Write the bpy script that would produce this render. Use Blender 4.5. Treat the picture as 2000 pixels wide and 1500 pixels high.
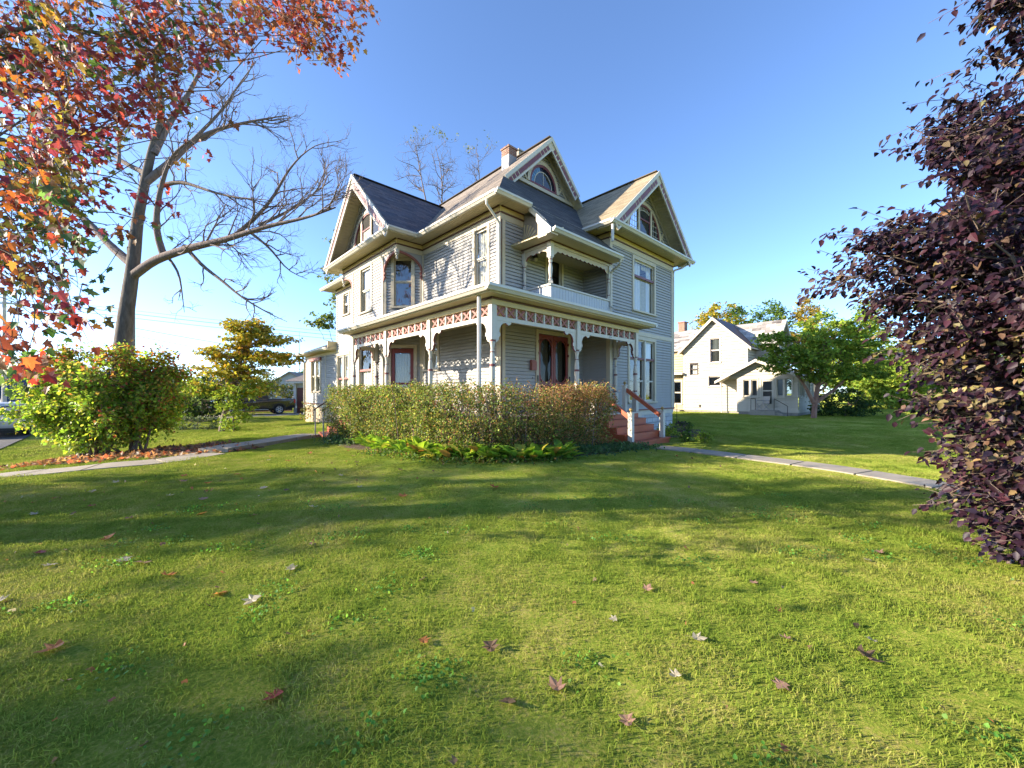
import bpy, math, random
import numpy as np
from mathutils import Matrix, Vector

random.seed(11)
for _o in list(bpy.data.objects):
    bpy.data.objects.remove(_o)
S = bpy.context.scene
COL = S.collection

# ------------------------------------------------------------------ camera
CAM_H = 1.6
cam = bpy.data.cameras.new('camera')
cam.sensor_width = 36.0
cam.lens = 14.0
cam.shift_y = 0.009
cam.clip_start = 0.05
cam.clip_end = 3000.0
cam_o = bpy.data.objects.new('camera', cam)
cam_o.location = (0, 0, CAM_H)
cam_o.rotation_euler = (math.radians(90), 0, 0)
COL.objects.link(cam_o)
S.camera = cam_o

# ------------------------------------------------------------------ sky, sun, exposure
SUN_EL = math.radians(19.5)
TO_SUN = Vector((-0.992, -0.124, 0)).normalized() * math.cos(SUN_EL) + Vector((0, 0, math.sin(SUN_EL)))
world = bpy.data.worlds.new('World')
S.world = world
world.use_nodes = True
wn = world.node_tree
wn.nodes.clear()
sky = wn.nodes.new('ShaderNodeTexSky')
sky.sky_type = 'NISHITA'
sky.sun_disc = False
sky.sun_elevation = SUN_EL
sky.sun_rotation = math.atan2(TO_SUN.x, TO_SUN.y)
sky.altitude = 200
sky.air_density = 0.6
sky.dust_density = 0.45
sky.ozone_density = 3.6
bg = wn.nodes.new('ShaderNodeBackground')
bg.inputs['Strength'].default_value = 0.125
wo = wn.nodes.new('ShaderNodeOutputWorld')
wn.links.new(sky.outputs[0], bg.inputs['Color'])
wn.links.new(bg.outputs[0], wo.inputs['Surface'])
sun = bpy.data.lights.new('sun', 'SUN')
sun.energy = 3.8
sun.angle = math.radians(0.55)
sun.color = (1.0, 0.86, 0.67)
sun_o = bpy.data.objects.new('sun', sun)
sun_o.rotation_euler = TO_SUN.to_track_quat('Z', 'Y').to_euler()
sun_o.location = (-40, -5, 30)
COL.objects.link(sun_o)
S.view_settings.view_transform = 'Standard'
S.view_settings.look = 'None'
S.view_settings.gamma = 1.0
S.view_settings.use_curve_mapping = False
S.view_settings.exposure = 2.05
S.cycles.max_bounces = 6
S.cycles.diffuse_bounces = 3
S.cycles.transparent_max_bounces = 12
S.cycles.caustics_reflective = False
S.cycles.caustics_refractive = False

SHADE = [(-24.0, 3.4, 12.0, 1.9, 201, "street tree left of the picture, the taller of the two", 120), (-22.0, -1.9, 9.0, 2.5, 202, "street tree left of the picture, nearest the viewer", 230)]

# ------------------------------------------------------------------ frames
ANG = math.radians(43.1)                 # the houses stand turned by this much on the street grid
CU, SU = math.cos(ANG), math.sin(ANG)


def uv2w(u, v, z=0.0):
    return (CU * u - SU * v, SU * u + CU * v, z)


def w2uv(x, y):
    return (CU * x + SU * y, -SU * x + CU * y)


def at(px, py, d):
    """point seen at photograph pixel (px, py) that stands d metres in front of the camera"""
    return Vector(((px - 1000) / 778.0 * d, d, CAM_H + (768 - py) / 778.0 * d))


def sstep(t):
    t = np.clip(t, 0, 1)
    return t * t * (3 - 2 * t)


def zg(x, y):
    """height of the lawn"""
    x = np.asarray(x, float)
    y = np.asarray(y, float)
    amp = 0.72 - 0.5 * sstep((y - 18) / 16)
    z = -amp * sstep((-x - 8.0) / 10.0)
    z = z + 0.27 * np.exp(-((x + 0.6) ** 2 + (y - 8.9) ** 2) / 16.0)
    z = z + 0.18 * sstep((y - 12) / 8) * sstep((x - 3) / 5)
    z = z + 0.018 * np.sin(x * 1.3 + 0.7) * np.sin(y * 1.1 + 0.3) + 0.012 * np.sin(x * 2.9 + y * 1.7)
    return z


# ------------------------------------------------------------------ mesh helpers
def setp(o, label=None, cat=None, group=None, kind=None):
    if label:
        o['label'] = label
    if cat:
        o['category'] = cat
    if group:
        o['group'] = group
    if kind:
        o['kind'] = kind
    return o


def link(o, parent=None):
    COL.objects.link(o)
    if parent is not None:
        o.parent = parent
    return o


def empty(name, loc=(0, 0, 0), rz=0.0, label=None, cat=None, group=None):
    o = bpy.data.objects.new(name, None)
    o.empty_display_size = 0.3
    o.location = loc
    o.rotation_euler = (0, 0, rz)
    COL.objects.link(o)
    return setp(o, label, cat, group)


class Wall:
    """a vertical plane from a to b; outside lies to the right when walking from a to b"""

    def __init__(self, a, b):
        self.a = a
        dx, dy = b[0] - a[0], b[1] - a[1]
        self.L = math.hypot(dx, dy)
        self.d = (dx / self.L, dy / self.L)
        self.n = (self.d[1], -self.d[0])

    def p(self, s, z, n=0.0):
        return (self.a[0] + self.d[0] * s + self.n[0] * n, self.a[1] + self.d[1] * s + self.n[1] * n, z)


class MB:
    off = (0.0, 0.0, 0.0)

    def __init__(self):
        self.v, self.f, self.m, self.uv = [], [], [], []

    def face(self, pts, mi=0, uv=None):
        i = len(self.v)
        self.v.extend(pts)
        self.f.append(tuple(range(i, i + len(pts))))
        self.m.append(mi)
        self.uv.append(uv)

    def hexa(self, p, mi=0):
        """p: 8 corners, bottom ring 0-3 counter-clockwise seen from above, top ring 4-7"""
        i = len(self.v)
        self.v.extend(p)
        for q in ((3, 2, 1, 0), (4, 5, 6, 7), (0, 1, 5, 4), (1, 2, 6, 5), (2, 3, 7, 6), (3, 0, 4, 7)):
            self.f.append(tuple(i + k for k in q))
            self.m.append(mi)
            self.uv.append(None)
        return self

    def box(self, x0, x1, y0, y1, z0, z1, mi=0):
        return self.hexa([(x0, y0, z0), (x1, y0, z0), (x1, y1, z0), (x0, y1, z0),
                          (x0, y0, z1), (x1, y0, z1), (x1, y1, z1), (x0, y1, z1)], mi)

    def wbox(self, W, s0, s1, z0, z1, n0, n1, mi=0):
        return self.hexa([W.p(s0, z0, n1), W.p(s1, z0, n1), W.p(s1, z0, n0), W.p(s0, z0, n0),
                          W.p(s0, z1, n1), W.p(s1, z1, n1), W.p(s1, z1, n0), W.p(s0, z1, n0)], mi)

    def wprism(self, W, poly, n0, n1, mi=0, ms=None):
        """polygon [(s, z)] (counter-clockwise seen from outside) given thickness n0..n1"""
        ms = mi if ms is None else ms
        k = len(poly)
        ar = sum(poly[i][0] * poly[(i + 1) % k][1] - poly[(i + 1) % k][0] * poly[i][1] for i in range(k))
        if ar < 0:
            poly = poly[::-1]
        i = len(self.v)
        self.v.extend([W.p(s, z, n1) for s, z in poly])
        self.v.extend([W.p(s, z, n0) for s, z in poly])
        self.f.append(tuple(range(i, i + k)))
        self.m.append(mi)
        self.f.append(tuple(range(i + 2 * k - 1, i + k - 1, -1)))
        self.m.append(mi)
        for a in range(k):
            b = (a + 1) % k
            self.f.append((i + a, i + k + a, i + k + b, i + b))
            self.m.append(ms)
        self.uv.extend([None] * (k + 2))
        return self

    def beam(self, p0, p1, w, h, up=(0, 0, 1), mi=0):
        """rectangular bar from p0 to p1, w wide, h high"""
        p0, p1 = Vector(p0), Vector(p1)
        d = (p1 - p0).normalized()
        up = Vector(up)
        s = d.cross(up)
        if s.length < 1e-4:
            s = d.cross(Vector((1, 0, 0)))
        s.normalize()
        t = s.cross(d).normalized()
        s, t = s * w / 2, t * h / 2
        c = [p0 - s - t, p0 + s - t, p1 + s - t, p1 - s - t, p0 - s + t, p0 + s + t, p1 + s + t, p1 - s + t]
        return self.hexa([tuple(q) for q in c], mi)

    def tube(self, pts, r, seg=8, cap=True, mi=0):
        pts = [Vector(p) for p in pts]
        rr = r if isinstance(r, (list, tuple)) else [r] * len(pts)
        i0 = len(self.v)
        u = None
        for k, p in enumerate(pts):
            d = (pts[min(k + 1, len(pts) - 1)] - pts[max(k - 1, 0)]).normalized()
            if u is None:
                u = d.cross(Vector((0, 0, 1)))
                if u.length < 1e-3:
                    u = d.cross(Vector((1, 0, 0)))
            u = (u - d * u.dot(d)).normalized()
            w = d.cross(u)
            for a in range(seg):
                t = 2 * math.pi * (a + 0.5) / seg
                self.v.append(tuple(p + (u * math.cos(t) + w * math.sin(t)) * rr[k]))
        for k in range(len(pts) - 1):
            for a in range(seg):
                b = (a + 1) % seg
                self.f.append((i0 + k * seg + a, i0 + k * seg + b, i0 + (k + 1) * seg + b, i0 + (k + 1) * seg + a))
                self.m.append(mi)
                self.uv.append(None)
        if cap:
            self.f.append(tuple(i0 + a for a in range(seg - 1, -1, -1)))
            self.f.append(tuple(i0 + (len(pts) - 1) * seg + a for a in range(seg)))
            self.m += [mi, mi]
            self.uv += [None, None]
        return self

    def lathe(self, c, prof, seg=14, mi=0):
        i0 = len(self.v)
        for r, z in prof:
            for a in range(seg):
                t = 2 * math.pi * a / seg
                self.v.append((c[0] + r * math.cos(t), c[1] + r * math.sin(t), z))
        for k in range(len(prof) - 1):
            for a in range(seg):
                b = (a + 1) % seg
                self.f.append((i0 + k * seg + a, i0 + k * seg + b, i0 + (k + 1) * seg + b, i0 + (k + 1) * seg + a))
                self.m.append(mi)
                self.uv.append(None)
        self.f.append(tuple(i0 + a for a in range(seg - 1, -1, -1)))
        self.f.append(tuple(i0 + (len(prof) - 1) * seg + a for a in range(seg)))
        self.m += [mi, mi]
        self.uv += [None, None]
        return self

    def arc(self, W, cs, cz, r0, r1, a0, a1, n0, n1, seg=18, mi=0, ey=1.0):
        """band of an arch in a wall plane"""
        for k in range(seg):
            t0, t1 = a0 + (a1 - a0) * k / seg, a0 + (a1 - a0) * (k + 1) / seg
            q = [(cs + r0 * math.cos(t0), cz + r0 * ey * math.sin(t0)), (cs + r1 * math.cos(t0), cz + r1 * ey * math.sin(t0)),
                 (cs + r1 * math.cos(t1), cz + r1 * ey * math.sin(t1)), (cs + r0 * math.cos(t1), cz + r0 * ey * math.sin(t1))]
            self.wprism(W, q, n0, n1, mi)
        return self

    def build(self, name, mats, parent=None, smooth=False, kind=None):
        ox, oy, oz = MB.off
        me = bpy.data.meshes.new(name)
        me.from_pydata([(x - ox, y - oy, z - oz) for x, y, z in self.v], [], self.f)
        if not isinstance(mats, (list, tuple)):
            mats = [mats]
        for m in mats:
            me.materials.append(M[m])
        if any(self.m):
            me.polygons.foreach_set('material_index', self.m)
        if any(u is not None for u in self.uv):
            lay = me.uv_layers.new(name='UVMap')
            for poly, u in zip(me.polygons, self.uv):
                if u is not None:
                    for li, c in zip(poly.loop_indices, u):
                        lay.data[li].uv = c
        if smooth:
            me.polygons.foreach_set('use_smooth', [True] * len(me.polygons))
            me.set_sharp_from_angle(angle=math.radians(40))
        me.update()
        o = bpy.data.objects.new(name, me)
        link(o, parent)
        if kind:
            o['kind'] = kind
        return o


def copy_tree(o, parent=None):
    c = o.copy()
    COL.objects.link(c)
    c.parent = parent
    for ch in list(o.children):
        copy_tree(ch, c)
    return c


# ------------------------------------------------------------------ materials
M = {}


def nodes(name):
    m = bpy.data.materials.new(name)
    m.use_nodes = True
    nt = m.node_tree
    nt.nodes.clear()
    M[name] = m
    return m, nt, nt.nodes, nt.links


def ramp(N, stops):
    r = N.new('ShaderNodeValToRGB')
    e = r.color_ramp.elements
    while len(e) < len(stops):
        e.new(0.5)
    for el, (p, c) in zip(e, stops):
        el.position = p
        el.color = (*c, 1)
    return r


def noise(N, L, vec, scale, detail=4, rough=0.55):
    n = N.new('ShaderNodeTexNoise')
    n.inputs['Scale'].default_value = scale
    n.inputs['Detail'].default_value = detail
    n.inputs['Roughness'].default_value = rough
    if vec is not None:
        L.new(vec, n.inputs['Vector'])
    return n


def shade(c, k):
    return tuple(min(1, max(0, x * k)) for x in c)


def paint(name, c, rough=0.55, var=0.12, scale=3.0, bump=0.1, bscale=60, spec=0.35, streak=False, dirt=None, dirt_amt=0.0):
    """painted or weathered surface: two scales of colour variation, optional dirt patches, fine relief"""
    m, nt, N, L = nodes(name)
    tc = N.new('ShaderNodeTexCoord')
    vec = tc.outputs['Object']
    if streak:
        mp = N.new('ShaderNodeMapping')
        mp.inputs['Scale'].default_value = (1.0, 1.0, 0.15)
        L.new(vec, mp.inputs['Vector'])
        vec = mp.outputs[0]
    n1 = noise(N, L, vec, scale, 6, 0.65)
    r = ramp(N, [(0.25, shade(c, 1 - var)), (0.75, shade(c, 1 + var))])
    L.new(n1.outputs['Fac'], r.inputs['Fac'])
    colr = r.outputs[0]
    if dirt:
        n3 = noise(N, L, vec, scale * 2.3, 8, 0.7)
        r3 = ramp(N, [(0.55, (0, 0, 0)), (0.75, (1, 1, 1))])
        L.new(n3.outputs['Fac'], r3.inputs['Fac'])
        mu = N.new('ShaderNodeMath')
        mu.operation = 'MULTIPLY'
        mu.inputs[1].default_value = dirt_amt
        L.new(r3.outputs[0], mu.inputs[0])
        mx = N.new('ShaderNodeMix')
        mx.data_type = 'RGBA'
        L.new(mu.outputs[0], mx.inputs['Factor'])
        L.new(colr, mx.inputs['A'])
        mx.inputs['B'].default_value = (*dirt, 1)
        colr = mx.outputs['Result']
    b = N.new('ShaderNodeBsdfPrincipled')
    L.new(colr, b.inputs['Base Color'])
    b.inputs['Roughness'].default_value = rough
    b.inputs['Specular IOR Level'].default_value = spec
    if bump:
        n2 = noise(N, L, tc.outputs['Object'], bscale, 3)
        bu = N.new('ShaderNodeBump')
        bu.inputs['Strength'].default_value = bump
        bu.inputs['Distance'].default_value = 0.01
        L.new(n2.outputs['Fac'], bu.inputs['Height'])
        L.new(bu.outputs[0], b.inputs['Normal'])
    o = N.new('ShaderNodeOutputMaterial')
    L.new(b.outputs[0], o.inputs['Surface'])
    return m


def glass(name, tint=(0.9, 0.92, 0.92), refl=0.07, wob=0.05):
    m, nt, N, L = nodes(name)
    tr = N.new('ShaderNodeBsdfTransparent')
    tr.inputs['Color'].default_value = (*tint, 1)
    gl = N.new('ShaderNodeBsdfGlossy')
    gl.inputs['Roughness'].default_value = 0.015
    tc = N.new('ShaderNodeTexCoord')
    n = noise(N, L, tc.outputs['Object'], 1.6, 2)
    bu = N.new('ShaderNodeBump')
    bu.inputs['Strength'].default_value = wob
    bu.inputs['Distance'].default_value = 0.1
    L.new(n.outputs['Fac'], bu.inputs['Height'])
    L.new(bu.outputs[0], gl.inputs['Normal'])
    fr = N.new('ShaderNodeLayerWeight')
    fr.inputs['Blend'].default_value = 0.22
    ad = N.new('ShaderNodeMath')
    ad.operation = 'ADD'
    ad.use_clamp = True
    ad.inputs[1].default_value = refl
    L.new(fr.outputs['Fresnel'], ad.inputs[0])
    mx = N.new('ShaderNodeMixShader')
    L.new(ad.outputs[0], mx.inputs['Fac'])
    L.new(tr.outputs[0], mx.inputs[1])
    L.new(gl.outputs[0], mx.inputs[2])
    o = N.new('ShaderNodeOutputMaterial')
    L.new(mx.outputs[0], o.inputs['Surface'])
    return m


def leafmat(name, trans=0.4, rough=0.5, spec=0.25, gain=1.0):
    m, nt, N, L = nodes(name)
    at_ = N.new('ShaderNodeAttribute')
    at_.attribute_name = 'Col'
    b = N.new('ShaderNodeBsdfPrincipled')
    b.inputs['Roughness'].default_value = rough
    b.inputs['Specular IOR Level'].default_value = spec
    t = N.new('ShaderNodeBsdfTranslucent')
    g = N.new('ShaderNodeMix')
    g.data_type = 'RGBA'
    g.blend_type = 'MULTIPLY'
    g.inputs['Factor'].default_value = 1.0
    g.inputs['B'].default_value = (gain * 1.5, gain * 1.45, gain * 0.9, 1)
    g.clamp_result = False
    L.new(at_.outputs['Color'], b.inputs['Base Color'])
    L.new(at_.outputs['Color'], g.inputs['A'])
    L.new(g.outputs['Result'], t.inputs['Color'])
    mx = N.new('ShaderNodeMixShader')
    mx.inputs['Fac'].default_value = trans
    L.new(b.outputs[0], mx.inputs[1])
    L.new(t.outputs[0], mx.inputs[2])
    o = N.new('ShaderNodeOutputMaterial')
    L.new(mx.outputs[0], o.inputs['Surface'])
    return m


def shingle(name, c1, c2, c3, row=0.135, width=0.28):
    """asphalt shingles laid in courses; uv in metres (along eave, up the slope)"""
    m, nt, N, L = nodes(name)
    tc = N.new('ShaderNodeTexCoord')
    br = N.new('ShaderNodeTexBrick')
    br.inputs['Scale'].default_value = 1.0
    br.inputs['Brick Width'].default_value = width
    br.inputs['Row Height'].default_value = row
    br.inputs['Mortar Size'].default_value = 0.007
    br.inputs['Mortar Smooth'].default_value = 0.3
    br.inputs['Color1'].default_value = (*c1, 1)
    br.inputs['Color2'].default_value = (*c2, 1)
    br.inputs['Mortar'].default_value = (*shade(c1, 0.45), 1)
    L.new(tc.outputs['UV'], br.inputs['Vector'])
    n = noise(N, L, tc.outputs['UV'], 1.1, 6, 0.7)
    r = ramp(N, [(0.4, (0, 0, 0)), (0.65, (1, 1, 1))])
    L.new(n.outputs['Fac'], r.inputs['Fac'])
    mx = N.new('ShaderNodeMix')
    mx.data_type = 'RGBA'
    L.new(r.outputs[0], mx.inputs['Factor'])
    L.new(br.outputs['Color'], mx.inputs['A'])
    mu = N.new('ShaderNodeMix')
    mu.data_type = 'RGBA'
    mu.blend_type = 'MIX'
    mu.inputs['Factor'].default_value = 0.4
    L.new(br.outputs['Color'], mu.inputs['A'])
    mu.inputs['B'].default_value = (*c3, 1)
    L.new(mu.outputs['Result'], mx.inputs['B'])
    b = N.new('ShaderNodeBsdfPrincipled')
    b.inputs['Roughness'].default_value = 0.85
    b.inputs['Specular IOR Level'].default_value = 0.25
    L.new(mx.outputs['Result'], b.inputs['Base Color'])
    # each course steps down towards its lower edge
    sx = N.new('ShaderNodeSeparateXYZ')
    L.new(tc.outputs['UV'], sx.inputs[0])
    dv = N.new('ShaderNodeMath')
    dv.operation = 'DIVIDE'
    dv.inputs[1].default_value = row
    L.new(sx.outputs['Y'], dv.inputs[0])
    fr = N.new('ShaderNodeMath')
    fr.operation = 'FRACT'
    L.new(dv.outputs[0], fr.inputs[0])
    iv = N.new('ShaderNodeMath')
    iv.operation = 'SUBTRACT'
    iv.inputs[0].default_value = 1.0
    L.new(fr.outputs[0], iv.inputs[1])
    n2 = noise(N, L, tc.outputs['UV'], 90, 3)
    ad = N.new('ShaderNodeMath')
    ad.operation = 'MULTIPLY_ADD'
    ad.inputs[1].default_value = 0.35
    L.new(n2.outputs['Fac'], ad.inputs[0])
    L.new(iv.outputs[0], ad.inputs[2])
    bu = N.new('ShaderNodeBump')
    bu.inputs['Strength'].default_value = 0.7
    bu.inputs['Distance'].default_value = 0.012
    L.new(ad.outputs[0], bu.inputs['Height'])
    L.new(bu.outputs[0], b.inputs['Normal'])
    o = N.new('ShaderNodeOutputMaterial')
    L.new(b.outputs[0], o.inputs['Surface'])
    return m


def masonry(name, c1, c2, mortar, bw, rh, ms=0.012, coord='Object', rot=None, bump=0.5, dirt=0.25):
    m, nt, N, L = nodes(name)
    tc = N.new('ShaderNodeTexCoord')
    sx = N.new('ShaderNodeSeparateXYZ')
    L.new(tc.outputs[coord], sx.inputs[0])
    ad = N.new('ShaderNodeMath')
    ad.operation = 'ADD'
    L.new(sx.outputs['X'], ad.inputs[0])
    L.new(sx.outputs['Y'], ad.inputs[1])
    cx = N.new('ShaderNodeCombineXYZ')
    L.new(ad.outputs[0], cx.inputs['X'])
    L.new(sx.outputs['Z'], cx.inputs['Y'])
    br = N.new('ShaderNodeTexBrick')
    br.inputs['Scale'].default_value = 1.0
    br.inputs['Brick Width'].default_value = bw
    br.inputs['Row Height'].default_value = rh
    br.inputs['Mortar Size'].default_value = ms
    br.inputs['Color1'].default_value = (*c1, 1)
    br.inputs['Color2'].default_value = (*c2, 1)
    br.inputs['Mortar'].default_value = (*mortar, 1)
    L.new(cx.outputs[0], br.inputs['Vector'])
    n = noise(N, L, tc.outputs['Object'], 7, 6, 0.7)
    mx = N.new('ShaderNodeMix')
    mx.data_type = 'RGBA'
    mx.blend_type = 'MULTIPLY'
    mx.inputs['Factor'].default_value = dirt * 2
    r = ramp(N, [(0.3, (0.55, 0.52, 0.48)), (0.7, (1.1, 1.1, 1.1))])
    L.new(n.outputs['Fac'], r.inputs['Fac'])
    L.new(br.outputs['Color'], mx.inputs['A'])
    L.new(r.outputs[0], mx.inputs['B'])
    b = N.new('ShaderNodeBsdfPrincipled')
    b.inputs['Roughness'].default_value = 0.85
    L.new(mx.outputs['Result'], b.inputs['Base Color'])
    bu = N.new('ShaderNodeBump')
    bu.inputs['Strength'].default_value = bump
    bu.inputs['Distance'].default_value = 0.01
    sb = N.new('ShaderNodeMath')
    sb.operation = 'MULTIPLY_ADD'
    sb.inputs[1].default_value = -1.5
    L.new(br.outputs['Fac'], sb.inputs[0])
    L.new(n.outputs['Fac'], sb.inputs[2])
    L.new(sb.outputs[0], bu.inputs['Height'])
    L.new(bu.outputs[0], b.inputs['Normal'])
    o = N.new('ShaderNodeOutputMaterial')
    L.new(b.outputs[0], o.inputs['Surface'])
    return m


def bark(name, c1, c2, scale=9):
    m, nt, N, L = nodes(name)
    tc = N.new('ShaderNodeTexCoord')
    mp = N.new('ShaderNodeMapping')
    mp.inputs['Scale'].default_value = (1, 1, 0.25)
    L.new(tc.outputs['Object'], mp.inputs['Vector'])
    n = noise(N, L, mp.outputs[0], scale, 8, 0.7)
    r = ramp(N, [(0.35, c1), (0.68, c2)])
    L.new(n.outputs['Fac'], r.inputs['Fac'])
    b = N.new('ShaderNodeBsdfPrincipled')
    b.inputs['Roughness'].default_value = 0.9
    L.new(r.outputs[0], b.inputs['Base Color'])
    bu = N.new('ShaderNodeBump')
    bu.inputs['Strength'].default_value = 0.9
    bu.inputs['Distance'].default_value = 0.03
    L.new(n.outputs['Fac'], bu.inputs['Height'])
    L.new(bu.outputs[0], b.inputs['Normal'])
    o = N.new('ShaderNodeOutputMaterial')
    L.new(b.outputs[0], o.inputs['Surface'])
    return m


paint('siding_grey', (0.31, 0.305, 0.295), 0.6, 0.09, 1.3, 0.12, 40, streak=True, dirt=(0.21, 0.195, 0.17), dirt_amt=0.5)
paint('cream', (0.47, 0.41, 0.30), 0.5, 0.08, 2.5, 0.08, 70, dirt=(0.34, 0.29, 0.21), dirt_amt=0.3)
paint('white_trim', (0.50, 0.47, 0.40), 0.5, 0.07, 2.5, 0.08, 70, dirt=(0.34, 0.31, 0.25), dirt_amt=0.3)
paint('yellow_band', (0.50, 0.40, 0.19), 0.55, 0.1, 2.5, 0.06, 70, dirt=(0.36, 0.30, 0.18), dirt_amt=0.4)
paint('soffit_cream', (0.50, 0.43, 0.27), 0.6, 0.1, 2.5, 0.06, 70, dirt=(0.40, 0.34, 0.23), dirt_amt=0.3)
paint('maroon', (0.15, 0.045, 0.05), 0.5, 0.15, 4, 0.08, 60, dirt=(0.24, 0.12, 0.11), dirt_amt=0.35)
paint('fret_red', (0.27, 0.10, 0.085), 0.6, 0.15, 5, 0.08, 60, dirt=(0.36, 0.2, 0.17), dirt_amt=0.4)
paint('brown_line', (0.085, 0.035, 0.028), 0.5, 0.1, 3, 0.0)
paint('door_red', (0.19, 0.035, 0.03), 0.4, 0.1, 3, 0.05, 60)
paint('step_red', (0.36, 0.085, 0.035), 0.5, 0.14, 3, 0.15, 50, dirt=(0.26, 0.085, 0.05), dirt_amt=0.5)
paint('floor_grey', (0.33, 0.30, 0.27), 0.6, 0.12, 3, 0.1, 40)
paint('gutter_white', (0.50, 0.48, 0.42), 0.4, 0.05, 2, 0.0, dirt=(0.40, 0.38, 0.33), dirt_amt=0.35)
paint('downspout', (0.40, 0.39, 0.37), 0.4, 0.06, 3, 0.0)
paint('balcony_board', (0.40, 0.42, 0.44), 0.55, 0.07, 3, 0.08, 50)
paint('sunburst', (0.24, 0.22, 0.20), 0.6, 0.2, 6, 0.1, 40)
paint('curtain', (0.74, 0.74, 0.72), 0.9, 0.06, 5, 0.0)
paint('lace', (0.62, 0.60, 0.52), 0.95, 0.22, 24, 0.0)
paint('drape_gold', (0.52, 0.46, 0.26), 0.9, 0.25, 12, 0.0)
paint('blind', (0.34, 0.31, 0.26), 0.9, 0.1, 8, 0.0)
paint('interior', (0.05, 0.047, 0.043), 0.9, 0.2, 3, 0.0)
paint('brass', (0.30, 0.20, 0.07), 0.35, 0.2, 20, 0.0)
paint('iron', (0.05, 0.035, 0.032), 0.5, 0.2, 20, 0.0)
paint('pipe_grey', (0.30, 0.30, 0.29), 0.5, 0.2, 12, 0.0)
paint('black', (0.012, 0.012, 0.013), 0.4, 0.1, 5, 0.0)
paint('concrete', (0.29, 0.255, 0.20), 0.85, 0.18, 2.2, 0.4, 35, dirt=(0.19, 0.165, 0.125), dirt_amt=0.75)
paint('concrete_old', (0.27, 0.245, 0.20), 0.9, 0.22, 3, 0.5, 30, dirt=(0.14, 0.12, 0.09), dirt_amt=0.6)
paint('asphalt', (0.075, 0.073, 0.07), 0.9, 0.2, 2.5, 0.5, 90, dirt=(0.13, 0.125, 0.115), dirt_amt=0.4)
paint('metal_flash', (0.28, 0.285, 0.29), 0.4, 0.15, 6, 0.0)
paint('stained_blue', (0.10, 0.2, 0.34), 0.2, 0.6, 14, 0.0)
paint('stained_dark', (0.012, 0.012, 0.022), 0.15, 0.5, 10, 0.0)
paint('number_dark', (0.06, 0.05, 0.05), 0.5, 0.05, 5, 0.0)
glass('glass')
glass('glass_dark', (0.35, 0.38, 0.38), 0.16)
glass('glass_blue', (0.35, 0.5, 0.7), 0.2)
glass('screen_mesh', (0.30, 0.29, 0.27), 0.0, 0.0)
shingle('shingle_main', (0.11, 0.095, 0.08), (0.27, 0.225, 0.18), (0.17, 0.14, 0.115), 0.15, 0.45)
shingle('shingle_bay', (0.055, 0.052, 0.065), (0.15, 0.115, 0.115), (0.11, 0.13, 0.17), 0.16, 0.45)
shingle('shingle_wing', (0.20, 0.16, 0.10), (0.34, 0.28, 0.185), (0.24, 0.2, 0.13), 0.15, 0.4)
shingle('shingle_front', (0.045, 0.043, 0.043), (0.095, 0.09, 0.086), (0.06, 0.06, 0.066), 0.15, 0.4)
shingle('shingle_white', (0.075, 0.065, 0.06), (0.55, 0.51, 0.46), (0.42, 0.39, 0.36), 0.36, 0.6)
masonry('stone_white', (0.52, 0.53, 0.54), (0.42, 0.44, 0.46), (0.27, 0.27, 0.28), 0.42, 0.2, 0.018)
masonry('stone_tan', (0.46, 0.37, 0.24), (0.38, 0.30, 0.2), (0.30, 0.25, 0.18), 0.42, 0.2, 0.018)
masonry('brick_red', (0.20, 0.075, 0.045), (0.28, 0.12, 0.07), (0.28, 0.24, 0.19), 0.21, 0.07, 0.012)
masonry('block_grey', (0.30, 0.28, 0.24), (0.25, 0.23, 0.2), (0.2, 0.19, 0.17), 0.4, 0.2, 0.012)
bark('bark_grey', (0.05, 0.042, 0.035), (0.15, 0.125, 0.105))
bark('bark_brown', (0.085, 0.06, 0.045), (0.23, 0.17, 0.13))
bark('bark_red', (0.17, 0.08, 0.055), (0.36, 0.2, 0.14))
bark('twig', (0.10, 0.075, 0.065), (0.20, 0.155, 0.135), 14)
bark('twig_pale', (0.17, 0.14, 0.125), (0.36, 0.31, 0.28), 14)
bark('pole_wood', (0.17, 0.14, 0.12), (0.30, 0.25, 0.21))
leafmat('leaf', 0.5)
leafmat('leaf_purple', 0.12, 0.5, 0.25, 0.8)
leafmat('leaf_far', 0.35, 0.6, 0.15)
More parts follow.
